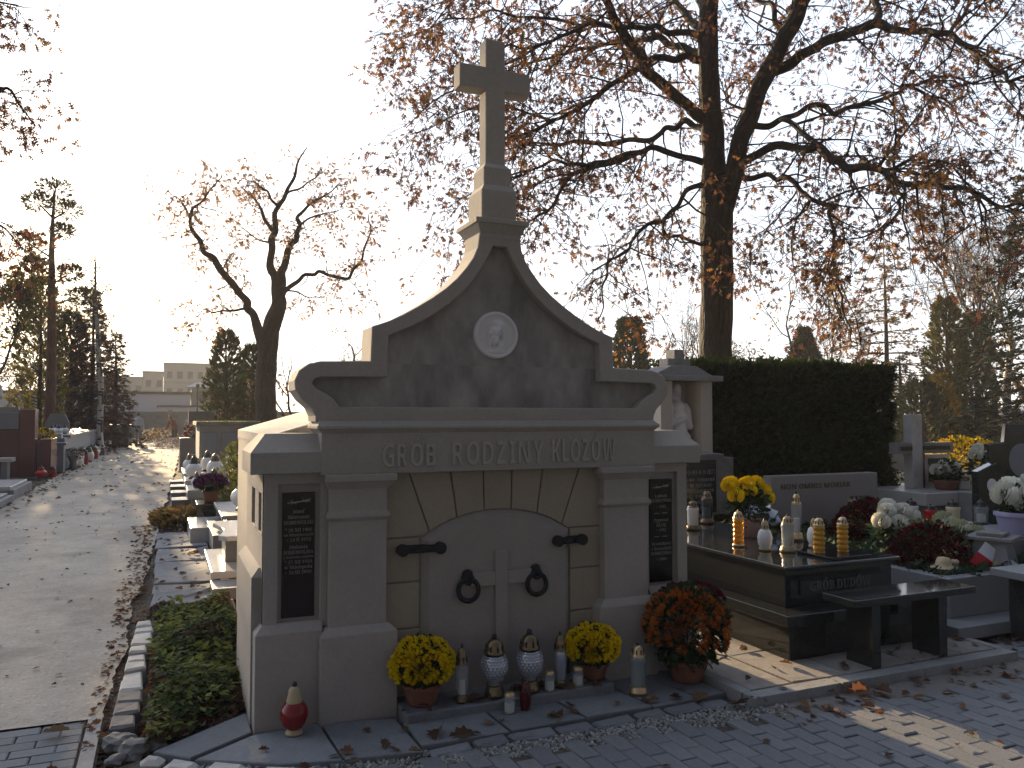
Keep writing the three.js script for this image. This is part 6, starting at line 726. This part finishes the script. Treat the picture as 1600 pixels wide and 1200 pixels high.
// ------------------------------------------------------------------ graves along the road, right side (beyond the ivy)
{
  const g1 = thing('grave_table', 'pale polished grave table with curved edge just past the ivy', 'grave');
  part('foot_step', join(box(-0.03, 0.9, -0.05, 0.06, -3.72, -3.3, 0.01)), M.graniteGrey, g1); part('white_step', join(box(-0.02, 0.85, 0.06, 0.13, -5.15, -3.74, 0.01)), M.graniteWhite, g1); part('pier', join(box(0.14, 0.75, 0.13, 0.41, -4.8, -4.25, 0.01)), M.graniteGrey, g1);
  const ed = [[1.3, -3.76], [0.12, -3.76]]; for (let i = 0; i <= 8; i++) { const a = i / 8; ed.push([0.05 + 0.07 * Math.sin(a * Math.PI), -3.85 - a * 1.0]); } ed.push([0.1, -5.0], [1.3, -5.0]); part('table_top', slabGeo(ed, 0.41, 0.455, 0.008), M.graniteWhite, g1);
  const g2 = thing('grave_slab', 'grey raised grave slab carrying the big white lantern', 'grave'); part('base', join(box(0.1, 1.4, -0.05, 0.2, -7.6, -5.7, 0.01)), M.graniteGrey, g2); part('body', join(box(0.26, 1.4, 0.2, 0.36, -7.45, -5.85, 0.01)), M.blackPolish, g2); part('cover', join(box(0.2, 1.45, 0.36, 0.41, -7.5, -5.8, 0.01)), M.graniteGrey, g2); part('white_step', join(box(-0.12, 0.12, -0.05, 0.17, -7.9, -6.7, 0.01)), M.graniteWhite, g2); part('black_block', join(box(0.0, 0.26, -0.05, 0.34, -8.6, -7.95, 0.01)), M.blackPolish, g2);
  lantern({ label: 'big white globe lantern with black cap on the grey slab', pos: [0.5, 0.411, -6.3], h: 0.44, r: 0.17, kind: 'globe', capM: blackPlastic, glassM: milk });
  mum({ label: 'purple chrysanthemum in dark pot beside the road graves', pos: [0.2, 0.34, -8.25], r: 0.24, h: 0.26, potR: 0.12, potH: 0.16, cols: [[0.16, 0.02, 0.17], [0.12, 0.015, 0.13]], n: 90, size: 0.04, sd: 504, low: -0.1 });
  { reseed(515); const t = thing('heather_tuft', 'dry golden brown grass tuft hanging over the road edge', 'plant', [-0.2, -0.05, -9.0]), m = new Mass(); for (let k = 0; k < 900; k++) { const a = rr(0, 6.28), q = Math.sqrt(rnd()) * 0.42; m.leaf(OVAL, [Math.cos(a) * q * 0.8, rr(0, 0.22) * (1 - q), Math.sin(a) * q * 1.6], [Math.cos(a), rr(0.1, 1), Math.sin(a)], rr(0.08, 0.18), rr(-2, 2), vary(pick([[0.2, 0.12, 0.04], [0.13, 0.08, 0.03], [0.26, 0.17, 0.05]]), 0.3), 0.1); } part('blades', m.geo(), M.leaf, t); }
  evergreen('golden_bush', 'round golden green conifer bush behind the purple flowers', [0.95, -10.2], 1.12, 0.52, { cols: [[0.16, 0.17, 0.025], [0.2, 0.19, 0.03], [0.1, 0.12, 0.025]], sd: 61, n: 1500, prof: (f) => Math.sqrt(Math.max(0.05, 1 - (f * 1.1 - 0.25) ** 2)), size: [0.06, 0.14], base: 0.02, trunkR: 0.04, cat: 'bush' });
  let k = 0; const labs = ['pale grave slab behind the golden bush, nearest the camera', 'pale grave slab second behind the golden bush', 'pale grave slab third behind the golden bush', 'pale grave slab just before the mossy vault'];
  for (const [z, h] of [[-10.9, 0.34], [-12.4, 0.4], [-13.9, 0.44], [-15.3, 0.42]]) { const t = thing('grave_slab', labs[k++], 'grave', [0, -0.05, z]); part('base', join(box(0.02, 1.9, 0, h * 0.55, -1.15, 0, 0.01)), M.graniteGrey, t); part('cover', join(box(-0.05, 1.95, h * 0.55, h, -1.12, -0.03, 0.01)), M.graniteWhite, t); part('kerb_step', join(box(-0.3, 0.0, 0, 0.15, -0.9, -0.3, 0.01)), M.graniteGrey, t); }
  const W = 'white lanterns on the roadside graves', where = ['left', 'middle', 'right']; let i = 0;
  for (const [x, z, y, h, r] of [[0.12, -11.4, 0.29, 0.3, 0.1], [0.42, -11.5, 0.29, 0.34, 0.12], [0.75, -11.4, 0.29, 0.32, 0.12], [0.12, -12.9, 0.35, 0.48, 0.16], [0.52, -13.0, 0.35, 0.5, 0.17], [0.98, -12.9, 0.35, 0.52, 0.17], [0.08, -14.4, 0.39, 0.42, 0.14], [0.45, -14.5, 0.39, 0.45, 0.15], [0.95, -14.4, 0.39, 0.46, 0.15]]) { lantern({ label: `white lantern on the ${['first', 'second', 'third'][Math.floor(i / 3)]} slab behind the golden bush, ${where[i % 3]} of three`, pos: [x, y, z], h, r, kind: ['globe', 'angel', 'tube'][i % 3], capM: i % 2 ? blackPlastic : brass, glassM: milk, group: W }); i++; }
  mound({ label: 'cream flower bowl on the slab before the mossy vault', pos: [0.5, 0.37, -15.9], rx: 0.3, ry: 0.24, cols: [WHT[0], [0.6, 0.5, 0.3]], n: 110, size: 0.05, sd: 923 });
  const v = thing('vault_tomb', 'grey concrete vault with mossy flat top beside the half bare tree', 'tomb'); part('wall', join(box(0.36, 1.75, -0.1, 1.36, -19.2, -16.8, 0.01)), M.kerb, v); for (const x of [0.42, 0.86, 1.3]) part('panel', join(box(x, x + 0.36, 0.2, 1.2, -16.8, -16.775, 0.01)), M.graniteBlue, v); part('top_slab', join(box(0.28, 1.85, 1.36, 1.46, -19.3, -16.7, 0.01)), M.stoneDark, v); reseed(888); const ms = new Mass(); for (let q = 0; q < 900; q++) { const a = rr(0, 6.28); ms.leaf(OVAL, [rr(0.3, 1.83), 1.46, rr(-19.2, -16.75)], [Math.cos(a), rr(0.1, 0.8), Math.sin(a)], rr(0.03, 0.07), rr(-1, 1), vary([0.1, 0.11, 0.025], 0.3), 0.1); } part('moss', ms.geo(), M.leaf, v).userData.kind = 'stuff';
  const rl = thing('low_railing', 'thin metal grave railing behind the mossy vault', 'railing', [1.9, 0, -15.6]); for (let q = 0; q < 4; q++) part('post', new THREE.CylinderGeometry(0.025, 0.025, 1.62, 8).translate(q * 0.42 - 0.2, 0.75, 0), M.iron, rl); part('rail', new THREE.CylinderGeometry(0.018, 0.018, 1.5, 8).rotateZ(Math.PI / 2).translate(0.43, 1.4, 0), M.iron, rl);
  mound({ label: 'white and pink flowers heaped at the road end by the people', pos: [0.2, -0.05, -41.5], rx: 1.0, ry: 0.42, cols: [WHT[0], [0.62, 0.45, 0.45], [0.55, 0.5, 0.45]], n: 240, size: 0.11, sd: 924, name: 'flower_heap' });
  mound({ label: 'yellow and brown flowers heaped at the far road junction', pos: [-0.8, -0.05, -48], rx: 1.3, ry: 0.85, cols: [[0.55, 0.38, 0.06], [0.3, 0.16, 0.06], WHT[1]], n: 260, size: 0.13, sd: 925, name: 'flower_heap' });
  mound({ label: 'white and red flowers on a stand left of the vault', pos: [0.45, 0.95, -22], rx: 0.34, ry: 0.42, cols: [WHT[0], [0.4, 0.03, 0.03]], n: 130, size: 0.08, sd: 926 });
  const hs = thing('headstone', 'dark headstone carrying red and white flowers beyond the vault', 'headstone', [0.6, 0, -22.3]); part('stone', join(box(-0.35, 0.4, -0.05, 1.75, -0.4, -0.15, 0.02)), M.stoneDark, hs); part('base', join(box(-0.6, 0.7, -0.1, 0.94, -0.14, 0.55, 0.02)), M.graniteGrey, hs);
}
// ------------------------------------------------------------------ right-hand background
evergreen('dark_conifer', 'dark bushy conifer showing over the right gable shoulder', [15.4, -21.1], 5.1, 1.15, { cols: DKG, sd: 71, n: 3200, prof: (f) => Math.pow(Math.max(0.02, 1 - f * 0.95), 0.55), size: [0.18, 0.4] });
broadleaf('orange_shrub', 'small orange leaved shrub before the dark conifer', [14.3, -19.6], 3.6, 0.06, { cols: ORA, sd: 72, dens: 0.9, depth: 3, size: [0.12, 0.22] });
evergreen('cone_conifer', 'dark green clipped cone conifer rising over the hedge', [23.7, -21.0], 5.1, 1.75, { cols: DKG, sd: 73, n: 4200, prof: (f) => Math.max(0.02, 1 - f) ** 0.8, size: [0.18, 0.36], lobes: 0.06, base: 0.3 });
broadleaf('birch_tree', 'thin birch with yellow leaves above the hedge, behind the cone conifer', [25.8, -25.0], 9.6, 0.12, { bark: M.barkWarm, cols: [ORA[1], YGR[1], ORA[0]], sd: 74, trunkF: 0.6, depth: 4, dens: 0.45, size: [0.14, 0.24], spread: 0.6, per: 1.4 });
broadleaf('bare_thicket_tree', 'bare many stemmed tree just right of the oak trunk', [21.5, -25.0], 7.2, 0.12, { cols: ORA, sd: 75, trunkF: 0.2, depth: 4, dens: 0.1, kids: [3, 4], spread: 0.55, per: 1.0, lift: 0.2 });
broadleaf('bare_thicket_tree', 'bare many stemmed tree right of the cone conifer', [28, -23.5], 8.0, 0.12, { cols: ORA, sd: 76, trunkF: 0.25, depth: 4, dens: 0.3, kids: [3, 4], spread: 0.6, per: 1.2, lift: 0.2, size: [0.14, 0.22] });
conifer('larch_tree', 'orange brown larch with level boughs above the hedge end', [24.2, -17.4], 8.4, 3.4, { cols: [[0.3, 0.17, 0.05], [0.22, 0.12, 0.045], [0.16, 0.1, 0.04]], sd: 77, tiers: 17, per: 7, sprays: 34, size: [0.14, 0.28], droop: -0.08, base: 1.5, trunkR: 0.14, bark: M.barkWarm });
broadleaf('tall_bare_tree', 'tall misty bare tree with fine twigs right of the larch', [30.5, -19.5], 11.6, 0.2, { cols: [[0.26, 0.19, 0.14]], sd: 78, trunkF: 0.3, depth: 5, dens: 0.12, kids: [3, 3], spread: 0.6, per: 1.5, fork: 3, lift: 0.16 });
broadleaf('tall_bare_tree', 'tall bare tree behind the golden columnar thujas', [33.5, -18.0], 11.0, 0.2, { cols: [[0.26, 0.17, 0.1]], sd: 79, trunkF: 0.3, depth: 5, dens: 0.15, kids: [3, 3], spread: 0.6, per: 1.4, fork: 3, lift: 0.16 });
evergreen('columnar_thuja', 'golden green columnar thuja, left one of the right pair', [23.2, -14.1], 5.4, 0.6, { cols: [[0.1, 0.1, 0.025], [0.16, 0.13, 0.03], [0.05, 0.06, 0.022]], sd: 81, n: 2200, prof: colP, size: [0.16, 0.34], group: 'columnar thujas at right' });
evergreen('columnar_thuja', 'green columnar thuja, right one of the right pair', [24.7, -14.2], 5.0, 0.56, { cols: [[0.06, 0.07, 0.025], [0.04, 0.05, 0.022]], sd: 82, n: 2000, prof: colP, size: [0.16, 0.34], group: 'columnar thujas at right' });
conifer('spruce_tree', 'dark blue green spruce at the right picture edge', [18.2, -7.9], 7.6, 1.9, { cols: [[0.022, 0.034, 0.028], [0.03, 0.042, 0.034], [0.018, 0.026, 0.022]], sd: 83, tiers: 24, per: 9, sprays: 30, size: [0.12, 0.26], droop: -0.3, base: 0.5 });
broadleaf('birch_tree', 'leaning white birch trunk left of the dark spruce', [26.6, -14.6], 9.6, 0.17, { bark: M.barkBirch, cols: [ORA[0], ORA[1]], sd: 84, trunkF: 0.6, depth: 4, dens: 0.25, lean: 0.06, per: 1.2 });
conifer('small_conifer', 'small grey green conifer between hedge and thujas', [23.5, -16.2], 3.9, 0.9, { cols: [[0.045, 0.06, 0.045], [0.06, 0.07, 0.05]], sd: 85, tiers: 16, per: 8, sprays: 14, size: [0.12, 0.24], base: 0.3 });
evergreen('round_bush', 'dark rounded evergreen behind the concrete cross', [20.5, -12.9], 2.6, 0.85, { cols: DKG, sd: 86, n: 2000, prof: (f) => Math.pow(Math.max(0.02, 1 - f ** 3), 0.5), size: [0.12, 0.26], cat: 'bush' });
evergreen('golden_bush', 'sunlit golden shrub at the foot of the thujas', [21.9, -13.3], 2.8, 0.5, { cols: [[0.3, 0.19, 0.03], [0.22, 0.15, 0.03]], sd: 87, n: 1500, prof: colP, size: [0.12, 0.26], cat: 'bush' });
evergreen('golden_bush', 'yellow green shrub beneath the dark spruce', [22.6, -10.6], 2.3, 0.7, { cols: [[0.1, 0.1, 0.03], [0.07, 0.075, 0.025]], sd: 88, n: 1500, prof: (f) => Math.pow(Math.max(0.02, 1 - f ** 2), 0.5), size: [0.1, 0.22], cat: 'bush' });
{
  const t = thing('small_house', 'small cream chapel like house far right among the graves', 'building', [36, 0, -22]); part('wall', join(box(-1.6, 1.6, 0, 1.35, -1.4, 1.2, 0.01)), flat([0.48, 0.43, 0.34], 0.9), t); part('gable_roof', join(extrude([[-1.75, 1.3], [1.75, 1.3], [0, 1.95]], 2.9, 0.01).translate(0, 0, -1.55)), flat([0.12, 0.1, 0.09], 0.8), t); part('door', join(box(-1.1, -0.5, 0, 1.0, 1.2, 1.24, 0.005)), flat([0.05, 0.04, 0.04], 0.7), t);
  const s = thing('white_roof_shed', 'low shed with bright white roof behind the small house', 'building', [40.3, 0, -22.5]); part('wall', join(box(-2.2, 2.2, 0, 1.5, -1.5, 1.2, 0.01)), flat([0.3, 0.31, 0.34], 0.9), s); part('roof', join(frustum(1.5, [-2.5, 2.5, -1.8, 1.5], 2.0, [-2.3, 2.3, -1.2, -0.9])), flat([0.75, 0.75, 0.76], 0.6), s);
}
// graves of the right-hand field
{
  const t = thing('cross_grave', 'pale concrete grave with tall cross and framed headstone', 'grave', [0, -0.1, 0]);
  part('base', join(box(7.95, 9.6, 0, 0.62, -3.6, -2.55, 0.01)), M.kerb, t); part('ledge', join(box(7.88, 9.7, 0.621, 0.78, -3.65, -2.45, 0.012)), M.graniteWhite, t);
  part('cross_upright', join(box(8.30, 8.48, 0.781, 1.72, -3.12, -2.98, 0.01)), M.stoneWhite, t); part('cross_bar', join(box(8.02, 9.06, 1.22, 1.36, -3.1, -2.99, 0.008)), M.kerb, t); part('dark_inlay', join(box(8.1, 8.295, 1.265, 1.315, -2.99, -2.975, 0.003), box(8.5, 8.98, 1.265, 1.315, -2.99, -2.975, 0.003)), M.blackPolish, t); part('dark_side', join(box(8.48, 8.53, 0.781, 1.66, -3.11, -2.99, 0.004)), M.graniteRed, t);
  const h = part('headstone', join(box(8.6, 9.06, 0.781, 1.2, -3.2, -3.05, 0.008)), M.graniteWhite, t); part('name_plate', join(box(8.66, 9.0, 1.07, 1.15, -3.05, -3.035, 0.003)), M.granite, h); for (const x of [8.66, 8.85]) part('name_plate', join(box(x, x + 0.15, 0.85, 1.02, -3.05, -3.035, 0.003)), M.granite, h);
  balls({ label: 'white ball chrysanthemums in clay pot below the concrete cross', pos: [8.55, 0.682, -2.72], list: [[-0.16, 0.24, 0], [-0.05, 0.26, 0.05], [0.02, 0.29, -0.03], [0.1, 0.27, 0.04], [0.18, 0.24, 0]], col: WHT, size: 0.085, sd: 931, wrap: [0.2, 0.07, 0.045], potR: 0.15, potH: 0.12 });
  balls({ label: 'pale ball chrysanthemums at the right end of the cross grave ledge', pos: [8.62, 0.682, -2.25], list: [[-0.14, 0.45, 0], [0.0, 0.47, 0.05], [0.14, 0.46, 0], [0.02, 0.5, -0.08]], col: WHT, size: 0.09, sd: 932, potH: 0.2 });
  part('stand', join(box(-0.2, 0.2, -0.72, -0.002, -0.2, 0.2, 0.01)), M.kerb, scene.children[scene.children.length - 1]);
  lantern({ label: 'clear round glass lantern before the pale ball chrysanthemums', pos: [8.72, 0.682, -2.6], h: 0.2, r: 0.09, kind: 'jar', capM: dullGold, glassM: glassClear });
  mound({ label: 'orange flowers between pot and plates on the cross grave', pos: [8.86, 0.682, -2.75], rx: 0.17, ry: 0.16, cols: [[0.45, 0.2, 0.05], [0.55, 0.35, 0.05]], n: 60, size: 0.04, sd: 933 });
  mound({ label: 'wide yellow chrysanthemum mound right of the cross grave', pos: [9.85, 0.88, -3.45], rx: 0.55, ry: 0.4, cols: YEL, n: 300, size: 0.05, sd: 934 });
  solo('grave_plinth', join(box(9.45, 10.5, -0.1, 0.85, -3.7, -2.75, 0.01)), M.graniteGrey, 'grey plinth under the wide yellow chrysanthemum mound', 'grave');
  mound({ label: 'crimson flowers behind the wide yellow mound', pos: [11.2, 1.0, -3.5], rx: 0.3, ry: 0.35, cols: [[0.3, 0.02, 0.06]], n: 90, size: 0.07, sd: 935 });
  solo('grave_plinth', join(box(10.8, 11.8, -0.1, 1.0, -4.1, -3.2, 0.01)), M.stoneDark, 'dark plinth under the crimson flowers', 'grave');
  const d = thing('dark_cross_stone', 'dark polished cross shaped gravestone with pale oval near the right edge', 'gravestone', [7.85, 0, -1.3], -0.75); part('cross_slab', join(extrude([[-0.14, 0.3], [0.14, 0.3], [0.16, 0.95], [0.3, 1.0], [0.32, 1.3], [0.16, 1.33], [0.14, 1.52], [-0.14, 1.52], [-0.16, 1.33], [-0.32, 1.3], [-0.3, 1.0], [-0.16, 0.95]], 0.14, 0.012)), M.granite, d); part('oval', new THREE.CylinderGeometry(0.14, 0.14, 0.02, 28).rotateX(Math.PI / 2).scale(0.85, 1.25, 1).translate(0, 1.14, 0.15), M.graniteGrey, d); part('base', join(box(-0.4, 0.4, -0.1, 0.3, -0.2, 0.35, 0.01)), M.stoneDark, d);
  const d2 = thing('dark_stone', 'small slanted dark gravestone with oval portrait left of the dark cross stone', 'gravestone', [7.5, 0, -1.42], -0.5); part('slab', join(extrude([[-0.14, 0.2], [0.14, 0.2], [0.14, 1.06], [0.05, 1.12], [-0.14, 1.02]], 0.12, 0.01)), M.granite, d2); part('portrait', new THREE.CylinderGeometry(0.06, 0.06, 0.015, 24).rotateX(Math.PI / 2).scale(0.8, 1.2, 1).translate(0, 0.88, 0.13), M.marble, d2);
  const d3 = thing('rough_stone', 'rough golden brown boulder gravestone with white oval at right edge', 'gravestone', [9.2, 0, -1.7], -0.6); { const g = new THREE.IcosahedronGeometry(0.62, 3), p = g.attributes.position; for (let i = 0; i < p.count; i++) { const f = 1 + 0.08 * Math.sin(p.getX(i) * 9) + 0.07 * Math.cos(p.getY(i) * 11 + p.getZ(i) * 7); p.setXYZ(i, p.getX(i) * f * 1.05, p.getY(i) * f * 0.6, p.getZ(i) * f * 0.3); } g.computeVertexNormals(); g.translate(0, 0.86, 0); part('boulder', metreUV(g), surf({ map: concreteTex([0.2, 0.13, 0.05], [0.08, 0.06, 0.03], 1701, 0.6), bump: bumpRough, bumpScale: 0.01, rough: 0.6 }), d3); part('oval', new THREE.CylinderGeometry(0.09, 0.09, 0.02, 24).rotateX(Math.PI / 2).scale(0.8, 1.2, 1).translate(-0.1, 0.86, 0.22), M.marble, d3); part('base', join(box(-0.6, 0.6, -0.1, 0.55, -0.3, 0.3, 0.01)), M.stoneDark, d3); }
  balls({ label: 'big white ball chrysanthemums in lilac wrap at right edge', pos: [6.42, 0.55, -0.32], list: [[-0.2, 0.36, 0.0, 1.1], [-0.06, 0.4, -0.04, 1.1], [-0.05, 0.31, 0.1, 1.2], [0.14, 0.42, 0.02, 1.2], [0.2, 0.33, 0.1, 1.1], [0.27, 0.4, -0.05, 1.1]], col: WHT, size: 0.11, sd: 936, wrap: [0.3, 0.28, 0.42], potR: 0.2, potH: 0.22 });
  const u = thing('stone_vase', 'square stone vase on the planted grave below the white chrysanthemums', 'vase', [5.75, 0.34, -0.1], 0.4); part('body', join(frustum(0, [-0.16, 0.16, -0.16, 0.16], 0.26, [-0.11, 0.11, -0.11, 0.11])), M.graniteGrey, u); part('rim', join(box(-0.17, 0.17, 0.26, 0.29, -0.17, 0.17, 0.008), box(-0.1, 0.1, 0.29, 0.32, -0.1, 0.1, 0.008)), M.stoneDark, u);
  solo('vase_plinth', join(box(5.9, 7.0, 0.3, 0.55, -0.95, -0.2, 0.01)), M.graniteGrey, 'grey stone block under the big white ball chrysanthemums', 'plinth');
  const wr = [[6.1, 0.62, -0.82, 'first'], [5.88, 0.6, -0.5, 'second'], [5.98, 0.55, -0.42, 'third'], [5.58, 0.5, -0.3, 'fourth']]; const gb = ballGeo(0.13, [0.6, 0.6, 0.42]); const wt = thing('flower_wreath', 'wreath of creamy green ball flowers with woven ribbon frame', 'wreath', [0, 0, 0]); for (const [x, y, z] of wr) { const b = part('bloom', gb, M.petal, wt); b.position.set(x, y, z); b.scale.setScalar(0.85); } { const gs = []; for (let k = 0; k < 5; k++) gs.push(box(5.62 + k * 0.07, 5.635 + k * 0.07, 0.55, 0.56, -0.75, -0.4, 0), box(5.58, 5.95, 0.562, 0.57, -0.74 + k * 0.075, -0.725 + k * 0.075, 0)); part('woven_frame', join(gs).rotateX(0), flat([0.55, 0.55, 0.5], 0.6), wt); const m = new Mass(); reseed(66); mumFoliage(m, 5.85, 0.46, -0.55, 0.34, 0.12, 300, 0.1); part('leaves', m.geo(), M.needle, wt); }
  let k = 0; for (const [x, z, c, lab] of [[6.5, -1.5, milk, 'white lantern with dark cap beside hedge foot, leftmost of four'], [6.62, -1.38, flat([0.5, 0.02, 0.02], 0.3), 'little red lantern beside the hedge foot'], [6.78, -1.25, flat([0.6, 0.5, 0.32], 0.3), 'cream lantern with dark cap right of the little red one'], [7.05, -1.15, glassClear, 'clear lantern with dark cap, rightmost of the four by the hedge']]) lantern({ label: lab, pos: [x, 0.5, z], h: k++ === 1 ? 0.22 : 0.27, r: 0.07, kind: 'tube', capM: blackPlastic, glassM: c });
  solo('low_grave', join(box(6.3, 7.3, -0.1, 0.5, -1.8, -1.0, 0.01)), M.graniteGrey, 'low grey grave carrying four lanterns at the hedge foot', 'grave');
  lantern({ label: 'foil trimmed glass lantern half hidden by the hedge end', pos: [6.5, 0.34, -2.2], h: 0.36, r: 0.11, kind: 'jar', capM: gold, glassM: glassAmber });
  mound({ label: 'yellow and crimson flowers cut by the right picture edge', pos: [6.55, 0.5, 0.12], rx: 0.24, ry: 0.26, cols: [YEL[0], [0.35, 0.03, 0.06]], n: 110, size: 0.05, sd: 937 });
  solo('low_grave', join(box(6.25, 7.6, -0.1, 0.5, -0.18, 0.4, 0.01)), M.graniteGrey, 'low grey grave under the yellow and crimson flowers', 'grave');
  // further graves seen between the stones
  reseed(3131); const spots = []; for (let i = 0; i < 26; i++) spots.push([rr(10.5, 26), rr(-13.5, -3.2)]); for (let i = 0; i < 9; i++) spots.push([4.6 + (i % 3) * 2.3 + rr(-0.3, 0.3), -10.5 - Math.floor(i / 3) * 3.4 + rr(-0.4, 0.4)]);
  spots.forEach(([x, z], i) => { if (x > 16.6 && x < 19.8 && z > -9.6 && z < -6.2) return; const g = thing('far_grave', 'distant low grave with upright stone in the right hand field', 'grave', [x, -0.1, z], rr(-0.5, 0.1), 'distant graves at right'); const h = rr(0.9, 1.45), w = rr(0.5, 0.8), mt = pick([M.graniteGrey, M.granite, M.stoneDark, M.graniteWhite, M.kerb]); part('stone', join(extrude([[-w / 2, 0.3], [w / 2, 0.3], [w / 2, h * 0.85], [w * 0.2, h], [-w * 0.2, h], [-w / 2, h * 0.85]], 0.14, 0.01)), mt, g); part('kerb', join(box(-w * 0.7, w * 0.7, 0, 0.35, -0.05, 1.6, 0.01)), pick([M.kerb, M.graniteGrey]), g);
    if (rnd() < 0.8) mound({ label: 'distant bowl of flowers on a grave in the right hand field', pos: [x + rr(-0.2, 0.2), 0.25, z + rr(0.5, 1.1)], rx: rr(0.2, 0.34), ry: rr(0.3, 0.5), cols: pick([WHT, YEL, [[0.4, 0.05, 0.1]], ORA, WHT]), n: 70, size: 0.07, sd: 4000 + i, group: 'distant flower bowls at right' }); reseed(3200 + i); });
}
renderer.render(scene, camera);
